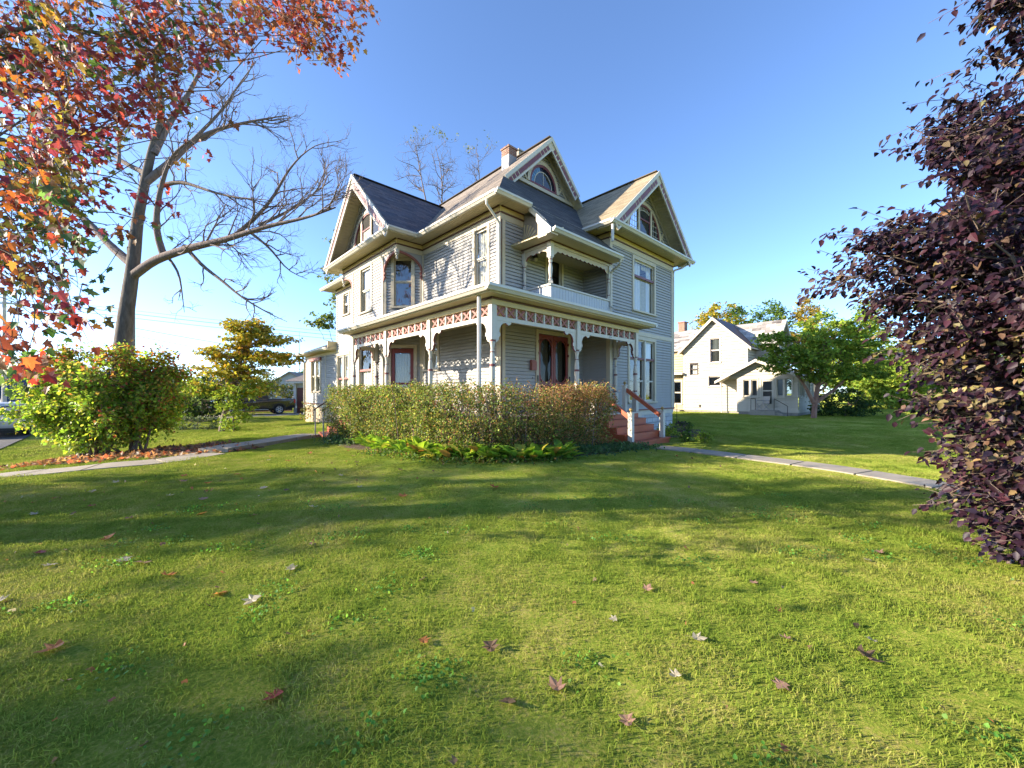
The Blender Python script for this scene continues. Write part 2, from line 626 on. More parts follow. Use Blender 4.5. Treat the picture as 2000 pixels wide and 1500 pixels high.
# ================================================================== ground
def grassmat(name, blade):
    """turf: green to straw in patches that lie on the lawn itself"""
    m, nt, N, L = nodes(name)
    ge = N.new('ShaderNodeNewGeometry')
    n1 = noise(N, L, ge.outputs['Position'], 0.55, 5, 0.6)
    n2 = noise(N, L, ge.outputs['Position'], 3.2, 5, 0.65)
    n3 = noise(N, L, ge.outputs['Position'], 45.0, 3, 0.6)
    a = N.new('ShaderNodeMath')
    a.operation = 'MULTIPLY_ADD'
    a.inputs[1].default_value = 0.55
    L.new(n2.outputs['Fac'], a.inputs[0])
    b_ = N.new('ShaderNodeMath')
    b_.operation = 'MULTIPLY'
    b_.inputs[1].default_value = 0.62
    L.new(n1.outputs['Fac'], b_.inputs[0])
    L.new(b_.outputs[0], a.inputs[2])
    c = N.new('ShaderNodeMath')
    c.operation = 'MULTIPLY_ADD'
    c.inputs[1].default_value = 0.75
    L.new(n3.outputs['Fac'], c.inputs[0])
    d = N.new('ShaderNodeMath')
    d.operation = 'SUBTRACT'
    d.inputs[1].default_value = 0.46
    L.new(a.outputs[0], d.inputs[0])
    L.new(d.outputs[0], c.inputs[2])
    if blade:
        st = [(0.20, (0.12, 0.21, 0.03)), (0.36, (0.22, 0.33, 0.04)), (0.50, (0.34, 0.42, 0.06)), (0.65, (0.50, 0.48, 0.12)), (0.80, (0.64, 0.54, 0.26))]
    else:
        st = [(0.16, (0.06, 0.115, 0.02)), (0.34, (0.175, 0.255, 0.034)), (0.50, (0.29, 0.35, 0.052)), (0.65, (0.43, 0.40, 0.10)), (0.80, (0.54, 0.46, 0.21))]
    r = ramp(N, st)
    L.new(c.outputs[0], r.inputs['Fac'])
    if blade:
        p = N.new('ShaderNodeBsdfDiffuse')
        L.new(r.outputs[0], p.inputs['Color'])
        nm = N.new('ShaderNodeMix')          # the soft nap of mown turf: blade normals lean towards the sky
        nm.data_type = 'VECTOR'
        nm.inputs['Factor'].default_value = 0.75
        L.new(ge.outputs['Normal'], nm.inputs['A'])
        nm.inputs['B'].default_value = (0, 0, 1)
        nz_ = N.new('ShaderNodeVectorMath')
        nz_.operation = 'NORMALIZE'
        L.new(nm.outputs['Result'], nz_.inputs[0])
        L.new(nz_.outputs[0], p.inputs['Normal'])
        t = N.new('ShaderNodeBsdfTranslucent')
        L.new(r.outputs[0], t.inputs['Color'])
        mx = N.new('ShaderNodeMixShader')
        mx.inputs['Fac'].default_value = 0.3
        L.new(p.outputs[0], mx.inputs[1])
        L.new(t.outputs[0], mx.inputs[2])
        out = mx.outputs[0]
    else:
        p = N.new('ShaderNodeBsdfDiffuse')
        p.inputs['Roughness'].default_value = 1.0
        L.new(r.outputs[0], p.inputs['Color'])
        bu = N.new('ShaderNodeBump')
        bu.inputs['Strength'].default_value = 1.0
        bu.inputs['Distance'].default_value = 0.05
        n4 = noise(N, L, ge.outputs['Position'], 38, 8, 0.75)
        L.new(n4.outputs['Fac'], bu.inputs['Height'])
        L.new(bu.outputs[0], p.inputs['Normal'])
        out = p.outputs[0]
    o = N.new('ShaderNodeOutputMaterial')
    L.new(out, o.inputs['Surface'])


grassmat('turf', False)
grassmat('blade', True)
paint('mulch', (0.075, 0.048, 0.032), 0.95, 0.5, 9, 0.8, 30, dirt=(0.17, 0.10, 0.06), dirt_amt=0.6)


paint('soil_tan', (0.24, 0.19, 0.11), 0.95, 0.4, 8, 0.8, 40, dirt=(0.12, 0.10, 0.06), dirt_amt=0.7)


def axis(lo, hi, dense_lo, dense_hi, step, grow=1.25):
    a = list(np.arange(dense_lo, dense_hi + 1e-6, step))
    s, x = step, dense_hi
    while x < hi:
        s *= grow
        x += s
        a.append(min(x, hi))
    s, x = step, dense_lo
    while x > lo:
        s *= grow
        x -= s
        a.insert(0, max(x, lo))
    return np.array(a)


gx = axis(-900, 900, -30, 32, 0.5)
gy = axis(-900, 1500, -8, 42, 0.5)
GX, GY = np.meshgrid(gx, gy)
GZ_ = zg(GX, GY)
gv = np.stack([GX, GY, GZ_], -1).reshape(-1, 3)
nx_, ny_ = len(gx), len(gy)
idx = np.arange(nx_ * ny_).reshape(ny_, nx_)
gf = np.stack([idx[:-1, :-1], idx[:-1, 1:], idx[1:, 1:], idx[1:, :-1]], -1).reshape(-1, 4)
me = bpy.data.meshes.new('lawn')
me.from_pydata(gv.tolist(), [], gf.tolist())
me.materials.append(M['turf'])
me.polygons.foreach_set('use_smooth', [True] * len(me.polygons))
lawn = setp(link(bpy.data.objects.new('lawn', me)), 'mown green lawn sloping gently towards the street', None, None, 'structure')

masks = []          # (kind, data): places where no grass grows


def ribbon(name, label, pts, width, mat_, lift=0.02, thick=0.12, slab=None, gap=0.015, kind='structure'):
    """a path over the lawn; with slab, laid in separate slabs"""
    P = [Vector((x, y)) for x, y in pts]
    # resample
    out = [P[0]]
    for a, b in zip(P[:-1], P[1:]):
        n = max(1, int((b - a).length / 0.25))
        for k in range(1, n + 1):
            out.append(a.lerp(b, k / n))
    # smooth
    for _ in range(6):
        out = [out[0]] + [(out[i - 1] + out[i] * 2 + out[i + 1]) / 4 for i in range(1, len(out) - 1)] + [out[-1]]
    masks.append(('path', np.array([(p.x, p.y) for p in out]), width / 2 + 0.01))
    root = empty(name, (0, 0, 0))
    setp(root, label, None, None, kind)
    per = len(out) - 1 if slab is None else max(1, int(slab / 0.25))
    k = 0
    rr = random.Random(5)
    while k < len(out) - 1:
        e = min(k + per, len(out) - 1)
        seg = out[k:e + 1]
        mb = MB()
        top = []
        tilt = rr.uniform(-0.006, 0.006)
        for i, p in enumerate(seg):
            d = (out[min(k + i + 1, len(out) - 1)] - out[max(k + i - 1, 0)]).normalized()
            n = Vector((-d.y, d.x))
            q = p
            if i == 0:
                q = p + d * gap
            if i == len(seg) - 1:
                q = p - d * gap
            l, r = q + n * width / 2, q - n * width / 2
            zc = float(zg(q.x, q.y)) + lift
            top.append(((l.x, l.y, zc + tilt), (r.x, r.y, zc - tilt)))
        for (l0, r0), (l1, r1) in zip(top[:-1], top[1:]):
            mb.face([l0, r0, r1, l1])
            mb.face([(l0[0], l0[1], l0[2] - thick), l0, l1, (l1[0], l1[1], l1[2] - thick)])
            mb.face([r0, (r0[0], r0[1], r0[2] - thick), (r1[0], r1[1], r1[2] - thick), r1])
        for (l, r), fl in ((top[0], 1), (top[-1], -1)):
            f = [(l[0], l[1], l[2] - thick), (r[0], r[1], r[2] - thick), r, l]
            mb.face(f if fl > 0 else f[::-1])
        mb.build('slab', mat_, root)
        k = e
    return root


ribbon('front_path', 'pale concrete path curving from the front steps to the right', [(4.15, 11.35), (4.75, 10.9), (5.5, 10.15), (6.1, 9.4), (6.85, 8.15), (7.3, 7.0), (7.9, 5.0), (8.6, 2.5)], 0.68, 'concrete', 0.03, 0.12, 1.2, 0.022)
side_walk = ribbon('side_walk', 'raised concrete walk leading to the side steps, its end standing above the grass', [(-7.35, 14.75), (-7.75, 13.3), (-7.95, 12.0), (-8.05, 10.7)], 0.85, 'concrete', 0.10, 0.35, 1.3)
ribbon('pavement', 'sunlit concrete pavement curving past the large shrub at the left', [(-7.85, 10.45), (-8.05, 9.6), (-8.9, 8.7), (-10.6, 8.2), (-13, 8.1), (-20, 8.0)], 0.9, 'concrete', 0.025, 0.12, 1.2, 0.022)
# street and driveway
for (nm, lb, quad, m_) in (('street', 'asphalt street at the far left with a parked white minivan', ((-13.0, -30, -4.2, 140)), 'asphalt'),):
    u0, v0, u1, v1 = quad
    us, vs = np.linspace(u0, u1, 12), np.linspace(v0, v1, 120)
    mb = MB()
    for i in range(11):
        for j in range(119):
            q = []
            for (a, b) in ((us[i], vs[j]), (us[i + 1], vs[j]), (us[i + 1], vs[j + 1]), (us[i], vs[j + 1])):
                x, y, _ = uv2w(a, b)
                q.append((x, y, float(zg(x, y)) + 0.03))
            mb.face(q)
    o = mb.build(nm, m_)
    setp(o, lb, None, None, 'structure')
masks.append(('uvbox', (-13.0, -30, -4.15, 140)))
mb = MB()
for j in range(30):
    q = []
    for (a, b) in ((-4.2 + j * .55, 36.6), (-4.2 + (j + 1) * .55, 36.6), (-4.2 + (j + 1) * .55, 41.0), (-4.2 + j * .55, 41.0)):
        x, y, _ = uv2w(a, b)
        q.append((x, y, float(zg(x, y)) + 0.025))
    mb.face(q)
setp(mb.build('driveway', 'concrete'), 'pale driveway strip under the black pickup truck', None, None, 'structure')
masks.append(('uvbox', (-4.3, 36.6, 12.4, 41.0)))

# leaf-strewn bed under the large shrub
def bed(name, label, cx, cy, rx, ry, rz, mat_, lift=0.012, seed=1):
    rr = random.Random(seed)
    mb = MB()
    n = 40
    c, s = math.cos(rz), math.sin(rz)
    ring = []
    for k in range(n):
        t = 2 * math.pi * k / n
        f = 1 + 0.12 * math.sin(3 * t + seed) + rr.uniform(-0.05, 0.05)
        dx, dy = rx * f * math.cos(t), ry * f * math.sin(t)
        ring.append((cx + c * dx - s * dy, cy + s * dx + c * dy))
    for q in range(4):
        for k in range(n):
            a, b = ring[k], ring[(k + 1) % n]
            f0, f1 = q / 4, (q + 1) / 4
            pts = [(cx + (a[0] - cx) * f0, cy + (a[1] - cy) * f0), (cx + (a[0] - cx) * f1, cy + (a[1] - cy) * f1), (cx + (b[0] - cx) * f1, cy + (b[1] - cy) * f1), (cx + (b[0] - cx) * f0, cy + (b[1] - cy) * f0)]
            if q == 0:
                pts = pts[1:3] + [pts[0]]
            mb.face([(x, y, float(zg(x, y)) + lift + 0.02 * (1 - (q + 1) / 4)) for x, y in pts])
    masks.append(('ell', (cx, cy, rx * 0.92, ry * 0.92, rz)))
    return setp(mb.build(name, mat_, smooth=True), label, None, None, 'structure')


bed('mulch_bed', 'brown bed of fallen leaves under the large shrub', -10.9, 11.4, 3.2, 1.5, 0.0, 'mulch')
bed('planting_bed', 'dark soil bed around the foot of the porch hedge', 1.9, 9.9, 2.4, 0.6, 0.75, 'mulch', 0.01, 3)
bed('planting_bed', 'dark soil bed along the left side of the porch', -3.6, 11.0, 2.8, 0.6, 2.33, 'mulch', 0.012, 4)
bed('planting_bed', 'small brown soil bed beside the front steps', 6.6, 15.2, 1.5, 0.7, 0.75, 'mulch', 0.012, 6)


def free(x, y):
    """boolean array: True where grass may grow"""
    ok = np.ones(len(x), bool)
    u = CU * x + SU * y
    v = -SU * x + CU * y
    for k, d in [(m[0], m[1:]) for m in masks]:
        if k == 'path':
            P, w = d
            for i in range(0, len(P), 1):
                ok &= (x - P[i, 0]) ** 2 + (y - P[i, 1]) ** 2 > (w * 0.97) ** 2
        elif k == 'uvbox':
            a = d[0]
            ok &= ~((u > a[0]) & (u < a[2]) & (v > a[1]) & (v < a[3]))
        elif k == 'ell':
            cx, cy, rx, ry, rz = d[0]
            c, s = math.cos(rz), math.sin(rz)
            dx, dy = c * (x - cx) + s * (y - cy), -s * (x - cx) + c * (y - cy)
            ok &= (dx / rx) ** 2 + (dy / ry) ** 2 > 1
    # houses
    ok &= ~((u > 5.9) & (u < 17.3) & (v > 7.0) & (v < 29))
    ok &= ~((u > 10.1) & (u < 12.5) & (v > 5.85) & (v < 7.1))
    ok &= ~((u > 30.0) & (v > 5.8) & (v < 18))
    return ok


# ------------------------------------------------------------------ grass
gcol = bpy.data.collections.new('grass_tufts')
grng = np.random.default_rng(3)


def tuft(size, n, hmin, hmax, wid, lean):
    """a square of turf with n bent blades"""
    x = grng.uniform(-size / 2, size / 2, n)
    y = grng.uniform(-size / 2, size / 2, n)
    a = grng.uniform(0, 2 * np.pi, n)
    h = grng.uniform(hmin, hmax, n)
    w = wid * grng.uniform(0.6, 1.2, n)
    ld = grng.uniform(0, 2 * np.pi, n)
    lm = np.abs(grng.normal(0, lean, n))
    dx, dy = np.cos(a) * w / 2, np.sin(a) * w / 2
    lx, ly = np.cos(ld) * lm * h, np.sin(ld) * lm * h
    V = np.zeros((n, 5, 3))
    V[:, 0] = np.stack([x - dx, y - dy, np.full(n, -0.01)], -1)
    V[:, 1] = np.stack([x + dx, y + dy, np.full(n, -0.01)], -1)
    V[:, 2] = np.stack([x + dx * .8 + lx * .35, y + dy * .8 + ly * .35, h * .6], -1)
    V[:, 3] = np.stack([x - dx * .8 + lx * .35, y - dy * .8 + ly * .35, h * .6], -1)
    V[:, 4] = np.stack([x + lx, y + ly, h * (1 - 0.25 * lm)], -1)
    me = bpy.data.meshes.new('grass_tuft')
    b = np.arange(n)[:, None] * 5
    F = [tuple(r) for r in (b + np.array([0, 1, 2, 3]))] + [tuple(r) for r in (b + np.array([3, 2, 4]))]
    me.from_pydata(V.reshape(-1, 3).tolist(), [], F)
    me.materials.append(M['blade'])
    return me


def scatter(name, label, meshes, x, y, sc):
    """instance the tufts on points of the lawn (geometry nodes)"""
    col = bpy.data.collections.new(name + '_tufts')
    for k, m_ in enumerate(meshes):
        o = bpy.data.objects.new('grass_tuft', m_)
        col.objects.link(o)
    n = len(x)
    me = bpy.data.meshes.new(name)
    z = zg(x, y)
    me.from_pydata(np.stack([x, y, z], -1).tolist(), [], [])
    eps = 0.1
    tx = np.arctan2(zg(x, y + eps) - zg(x, y - eps), 2 * eps)
    ty = -np.arctan2(zg(x + eps, y) - zg(x - eps, y), 2 * eps)
    rot = np.stack([tx, ty, grng.uniform(0, 6.283, n)], -1)
    a = me.attributes.new('rot', 'FLOAT_VECTOR', 'POINT')
    a.data.foreach_set('vector', rot.astype(np.float32).ravel())
    a = me.attributes.new('sc', 'FLOAT', 'POINT')
    a.data.foreach_set('value', sc.astype(np.float32))
    o = link(bpy.data.objects.new(name, me))
    setp(o, label, None, None, 'stuff')
    ng = bpy.data.node_groups.new(name + '_nodes', 'GeometryNodeTree')
    ng.interface.new_socket('Geometry', in_out='INPUT', socket_type='NodeSocketGeometry')
    ng.interface.new_socket('Geometry', in_out='OUTPUT', socket_type='NodeSocketGeometry')
    N, L = ng.nodes, ng.links
    gi, go = N.new('NodeGroupInput'), N.new('NodeGroupOutput')
    iop = N.new('GeometryNodeInstanceOnPoints')
    ci = N.new('GeometryNodeCollectionInfo')
    ci.inputs['Collection'].default_value = col
    ci.inputs['Separate Children'].default_value = True
    ci.inputs['Reset Children'].default_value = True
    iop.inputs['Pick Instance'].default_value = True
    ra = N.new('GeometryNodeInputNamedAttribute')
    ra.data_type = 'FLOAT_VECTOR'
    ra.inputs['Name'].default_value = 'rot'
    sa = N.new('GeometryNodeInputNamedAttribute')
    sa.data_type = 'FLOAT'
    sa.inputs['Name'].default_value = 'sc'
    L.new(gi.outputs[0], iop.inputs['Points'])
    L.new(ci.outputs[0], iop.inputs['Instance'])
    L.new(ra.outputs[0], iop.inputs['Rotation'])
    L.new(sa.outputs[0], iop.inputs['Scale'])
    L.new(iop.outputs[0], go.inputs[0])
    md = o.modifiers.new('scatter', 'NODES')
    md.node_group = ng
    return o


def field(y0, y1, step, margin=1.5):
    ys = np.arange(y0, y1, step)
    X, Y = [], []
    for yy in ys:
        lim = yy * 1.30 + margin
        xs = np.arange(-lim, lim, step)
        X.append(xs + grng.uniform(-step * .4, step * .4, len(xs)))
        Y.append(np.full(len(xs), yy) + grng.uniform(-step * .4, step * .4, len(xs)))
    X, Y = np.concatenate(X), np.concatenate(Y)
    k = free(X, Y)
    return X[k], Y[k]


t_near = [tuft(0.34, 360, 0.010, 0.032, 0.0044, 1.5) for _ in range(4)] + [tuft(0.34, 300, 0.015, 0.05, 0.0048, 1.5)]
x, y = field(0.9, 5.2, 0.27)
scatter('grass', 'short mown grass in the foreground', t_near, x, y, grng.uniform(0.85, 1.2, len(x)))
t_mid = [tuft(0.6, 360, 0.010, 0.03, 0.008, 1.5) for _ in range(4)]
x, y = field(5.2, 14.0, 0.46)
scatter('grass', 'short mown grass in the middle of the lawn', t_mid, x, y, grng.uniform(0.85, 1.2, len(x)))
t_far = [tuft(1.4, 420, 0.015, 0.04, 0.02, 1.2) for _ in range(3)]
x, y = field(14.0, 44.0, 1.05)
scatter('grass', 'distant mown grass beyond the house', t_far, x, y, grng.uniform(0.85, 1.2, len(x)))
# ================================================================== the Victorian house
UL, VR, UB, V1, V2, V3, V4, VE = 8.12, 9.21, 7.02, 13.79, 14.89, 17.97, 19.07, 23.1
UW, VW, UE = 12.31, 8.03, 17.2
FL = 0.97                    # ground floor level
EZ = 7.42                    # roof edge above the eaves
house = empty('victorian_house', uv2w(UL, VR, 0), ANG,
              'two-storey grey Victorian house with maroon and cream gables and wraparound porch', 'house')
MB.off = (UL, VR, 0)
WR = Wall((UL, VE), (UL, V4))
WC2 = Wall((UL, V4), (UB, V3))
WB = Wall((UB, V3), (UB, V2))
WC = Wall((UB, V2), (UL, V1))
WM = Wall((UL, V1), (UL, VR))
WF = Wall((UL, VR), (UW, VR))
WWL = Wall((UW, VR), (UW, VW))
WW = Wall((UW, VW), (UE, VW))
WE = Wall((UE, VW), (UE, 14.5))
WK = Wall((UL, 28.86), (UL, VE))


def siding(W, z0, z1, opens=(), pitch=0.112, shape=None, mat_='siding_grey', name='siding', parent=None, n_out=0.03, s0=0.0, s1=None, groove=0.015):
    mb = MB()
    s1 = W.L if s1 is None else s1
    z = z0
    while z < z1 - 1e-4:
        zt = min(z + pitch, z1)
        cuts = sorted({z, zt} | {c for o in opens for c in (o[2], o[3]) if z + 1e-4 < c < zt - 1e-4})
        for za, zb in zip(cuts[:-1], cuts[1:]):
            na = n_out - (n_out - 0.008) * (za - z) / pitch
            nb = n_out - (n_out - 0.008) * (zb - z) / pitch
            if shape:
                la, ra = shape(za)
                lb, rb = shape(zb)
                if ra - la < 0.02:
                    continue
                if rb < lb:
                    lb = rb = (lb + rb) / 2
            else:
                la, ra, lb, rb = s0, s1, s0, s1
            iv = [(la, ra, lb, rb)]
            for o in opens:
                if o[2] < zb - 1e-4 and o[3] > za + 1e-4:
                    nv = []
                    for (a, b, c, d) in iv:
                        if o[1] <= a or o[0] >= b:
                            nv.append((a, b, c, d))
                            continue
                        if o[0] > a:
                            nv.append((a, o[0], c, o[0]))
                        if o[1] < b:
                            nv.append((o[1], b, o[1], d))
                    iv = nv
            gr = groove if (zb == zt and zt < z1 - 1e-4 and zb - za > 0.04) else 0.0
            zc = zb - gr
            nc_ = nb + (na - nb) * gr / (zb - za)
            for (a, b, c, d) in iv:
                t_ = gr / (zb - za)
                c2, d2 = c + (a - c) * t_, d + (b - d) * t_
                mb.face([W.p(a, za, na), W.p(b, za, na), W.p(d2, zc, nc_), W.p(c2, zc, nc_)])
                if gr:
                    mb.face([W.p(c2, zc, nc_), W.p(d2, zc, nc_), W.p(d2, zc, -0.03), W.p(c2, zc, -0.03)])
                    mb.face([W.p(c2, zc, -0.03), W.p(d2, zc, -0.03), W.p(d, zb, -0.03), W.p(c, zb, -0.03)])
                if abs(za - z) < 1e-5:
                    mb.face([W.p(a, za, -0.03), W.p(b, za, -0.03), W.p(b, za, na), W.p(a, za, na)])
        z = zt
    return mb.build(name, mat_, parent if parent is not None else house, kind='stuff')


def sheet(W, s0, s1, z0, z1, n, waves=0, amp=0.02, cols=14):
    """hanging cloth behind a pane"""
    mb = MB()
    for k in range(cols):
        a, b = s0 + (s1 - s0) * k / cols, s0 + (s1 - s0) * (k + 1) / cols
        na = n + amp * math.sin(waves * 6.283 * k / cols)
        nb = n + amp * math.sin(waves * 6.283 * (k + 1) / cols)
        mb.face([W.p(a, z0, na), W.p(b, z0, nb), W.p(b, z1, nb), W.p(a, z1, na)])
    return mb


def window(W, s0, s1, z0, z1, parent, meet=0.5, cas=0.12, head=0.14, sill=True, trim='cream', sash='white_trim',
           rail=None, cloth=(), pane='glass', mull=None, depth=0.11):
    """double-hung window: casing, sash, one pane above and one below the meeting rail, cloth behind"""
    mb = MB()
    mb.wbox(W, s0 - cas, s0, z0, z1, 0, 0.048)
    mb.wbox(W, s1, s1 + cas, z0, z1, 0, 0.048)
    if head:
        mb.wbox(W, s0 - cas, s1 + cas, z1, z1 + head, 0, 0.052)
    if sill:
        mb.wbox(W, s0 - cas - 0.03, s1 + cas + 0.03, z0 - 0.06, z0, 0, 0.10)
    mb.wbox(W, s0 - 0.02, s0, z0, z1, -depth, -0.001)
    mb.wbox(W, s1, s1 + 0.02, z0, z1, -depth, -0.001)
    mb.wbox(W, s0, s1, z1 - 0.02, z1, -depth, -0.001)
    mb.wbox(W, s0, s1, z0, z0 + 0.02, -depth, -0.001)
    w = mb.build('window', trim, parent)
    zm = z0 + (z1 - z0) * meet
    fb = MB()
    cells = [(s0, s1)] if not mull else [(s0, mull - 0.05), (mull + 0.05, s1)]
    if mull:
        fb.wbox(W, mull - 0.05, mull + 0.05, z0 + 0.02, z1 - 0.02, -0.06, 0.03)
    for a, b in cells:
        for (lo, hi, nn) in ((z0 + 0.02, zm, -0.075), (zm, z1 - 0.02, -0.045)):
            a1, b1 = a + 0.003, b - 0.003
            fb.wbox(W, a1, a1 + 0.045, lo, hi, nn - 0.02, nn + 0.02)
            fb.wbox(W, b1 - 0.045, b1, lo, hi, nn - 0.02, nn + 0.02)
            fb.wbox(W, a1 + 0.045, b1 - 0.045, lo, lo + 0.05, nn - 0.02, nn + 0.02)
            fb.wbox(W, a1 + 0.045, b1 - 0.045, hi - 0.045, hi, nn - 0.02, nn + 0.02)
    fb.build('sash', sash, w)
    if rail:
        rb = MB()
        for a, b in cells:
            rb.wbox(W, a + 0.004, b - 0.004, zm - 0.035, zm + 0.05, -0.05, 0.012)
        rb.build('meeting_rail', rail, w)
    for a, b in cells:
        for (lo, hi, nn) in ((z0 + 0.06, zm - 0.04, -0.075), (zm + 0.045, z1 - 0.06, -0.045)):
            pb = MB()
            pb.face([W.p(a + 0.045, lo, nn), W.p(b - 0.045, lo, nn), W.p(b - 0.045, hi, nn), W.p(a + 0.045, hi, nn)])
            pb.build('pane', pane, w)
    for (m_, f0, f1, g0, g1, wv) in cloth:
        sheet(W, s0 + (s1 - s0) * f0, s0 + (s1 - s0) * f1, z0 + (z1 - z0) * g0, z0 + (z1 - z0) * g1, -0.125, wv, 0.018,
              max(6, wv * 8)).build('curtain', m_, w)
    return w


def roof(poly, eave, up, thick, mats, name='roof', parent=None):
    """roof plane: poly [(u, v, z)], eave = unit vector along the courses, up = vector up the slope (horizontal part)"""
    mb = MB()
    sl = 0.0
    e = Vector((*eave, 0))
    h = Vector((*up, 0))
    # slope factor from the polygon itself
    P = [Vector(p) for p in poly]
    lo = min(P, key=lambda p: p.dot(h))
    hi = max(P, key=lambda p: p.dot(h))
    k = math.sqrt(1 + ((hi.z - lo.z) / max(1e-6, (hi - lo).dot(h))) ** 2)
    uvs = [(p.dot(e), p.dot(h) * k) for p in P]
    n = (P[1] - P[0]).cross(P[2] - P[1])
    if n.z < 0:
        P, uvs = P[::-1], uvs[::-1]
    i = len(P)
    mb.face([tuple(p) for p in P], 0, uvs)
    Q = [(p.x, p.y, p.z - thick) for p in P]
    mb.face(Q[::-1], 1)
    for a in range(i):
        b = (a + 1) % i
        mb.face([tuple(P[a]), Q[a], Q[b], tuple(P[b])], 1)
    return mb.build(name, mats, parent if parent is not None else house)


def gutter(p0, p1, nrm, z, name='gutter', mat_='gutter_white', parent=None):
    prof = [(-0.02, 0.0), (0.055, 0.0), (0.10, 0.055), (0.125, 0.07), (0.125, 0.13), (0.108, 0.13), (0.10, 0.10), (-0.02, 0.10)]
    mb = MB()
    A = [(p0[0] + nrm[0] * n, p0[1] + nrm[1] * n, z + h) for n, h in prof]
    B = [(p1[0] + nrm[0] * n, p1[1] + nrm[1] * n, z + h) for n, h in prof]
    k = len(prof)
    for a in range(k):
        b = (a + 1) % k
        mb.face([A[a], B[a], B[b], A[b]])
    mb.face(A[::-1])
    mb.face(B)
    return mb.build(name, mat_, parent if parent is not None else house)


# ---- openings (s along each wall, z)
def sv(W, v):        # s of a v coordinate on the left-hand walls
    return W.a[1] - v


def su(W, u):
    return u - W.a[0]


op_main = [(sv(WM, 10.45), sv(WM, 9.80), 5.03, 6.93), (sv(WM, 13.55), sv(WM, 12.70), 2.5, 3.95 - 0.2)]
op_bay = [(sv(WB, 17.05), sv(WB, 16.02), 5.05, 6.90), (sv(WB, 17.2), sv(WB, 15.94), 1.45, 3.83)]
op_ch = [(0.42, 1.12, 5.0, 6.88), (0.30, 1.20, FL, 3.37)]
op_rear = [(sv(WR, 22.02), sv(WR, 21.3), 5.83, 6.95), (sv(WR, 22.9), sv(WR, 21.25), 1.35, 3.66)]
op_f = [(su(WF, 9.80), su(WF, 11.37), FL, 3.62), (su(WF, 10.25), su(WF, 11.02), 4.45, 6.45)]
op_w = [(su(WW, 13.93), su(WW, 15.53), 4.83, 6.80), (su(WW, 13.62), su(WW, 15.56), 1.27, 3.70)]
op_k = [(sv(WK, 27.56), sv(WK, 25.87), 1.70, 3.62)]
TOPZ = 6.97
siding(WM, FL, TOPZ, op_main)
siding(WB, FL, TOPZ, op_bay)
siding(WC, FL, TOPZ, op_ch)
siding(WC2, FL, TOPZ)
siding(WR, FL, TOPZ, op_rear)
siding(WF, FL, TOPZ, op_f)
siding(WWL, FL, TOPZ)
siding(WW, FL, TOPZ, op_w)
siding(WE, FL, TOPZ)
siding(WK, FL, 3.85, op_k)
for a, b, zt in (((UE, 14.5), (12.0, 14.5), 7.4), ((12.0, 14.5), (12.0, VE), 7.4), ((12.0, VE), (UL, VE), 7.4),
                 ((13.0, 23.1), (13.0, 28.86), 3.85), ((13.0, 28.86), (UL, 28.86), 3.85)):
    siding(Wall(a, b), FL, zt)

# ---- foundation, sill and skirt
def foundation(W, m_, e0=0.0, e1=0.0):
    MB().wbox(W, -e0, W.L + e1, -0.6, 0.74, -0.2, 0.02).build('foundation', m_, house)
    MB().wbox(W, -e0, W.L + e1 + 0.04, 0.74, 0.925, -0.1, 0.045).build('skirt_board', 'white_trim', house)
    MB().wbox(W, -e0, W.L + e1 + 0.1, 0.927, 0.972, -0.1, 0.11).build('sill_board', 'maroon', house)


for W_, m_ in ((WW, 'stone_white'), (WE, 'stone_white'), (WK, 'stone_tan'), (WR, 'stone_tan'), (WB, 'stone_tan'), (WC2, 'stone_tan'), (WC, 'stone_tan'), (WM, 'stone_tan'), (WF, 'stone_tan'), (WWL, 'stone_white')):
    foundation(W_, m_)

# ---- corner boards
def corner_board(W, s, w, z0=FL, z1=TOPZ, m_='cream', stripe=None):
    o = MB().wbox(W, s, s + w, z0, z1, 0.0, 0.04).build('corner_board', m_, house)
    if stripe is not None:
        MB().wbox(W, stripe, stripe + 0.035, z0, z1, 0.0, 0.044).build('corner_bead', 'brown_line', o)


corner_board(WM, WM.L - 0.13, 0.17)
corner_board(WF, -0.0, 0.05, m_='brown_line')
corner_board(WF, 0.052, 0.13)
corner_board(WM, 0.0, 0.10)
corner_board(WC, WC.L - 0.11, 0.10)
corner_board(WC, 0.01, 0.10)
corner_board(WB, WB.L - 0.12, 0.12)
corner_board(WB, 0.0, 0.12)
corner_board(WR, 0.0, 0.1)
corner_board(WR, WR.L - 0.5, 0.1)
corner_board(WWL, WWL.L - 0.12, 0.16)
corner_board(WW, 0.0, 0.12)
corner_board(WW, WW.L - 0.11, 0.15)
corner_board(WK, 0.0, 0.12, z1=3.85)
corner_board(WK, sv(WK, 24.95), 0.08, z1=3.85, m_='white_trim')

# ---- cornice: frieze board, brown bead, yellow band, brown bead, soffit
def cornice(W, e0=0.0, e1=0.0, parent=None):
    MB().wbox(W, -e0, W.L + e1, 6.97, 7.15, 0.0, 0.045).build('frieze_board', 'cream', house)
    b = MB().wbox(W, -e0, W.L + e1, 7.195, 7.36, 0.0, 0.055).build('frieze_band', 'yellow_band', house)
    MB().wbox(W, -e0, W.L + e1, 7.15, 7.195, 0.0, 0.075).build('bead', 'brown_line', b)
    MB().wbox(W, -e0, W.L + e1, 7.345, 7.385, 0.056, 0.085).build('bead', 'brown_line', b)


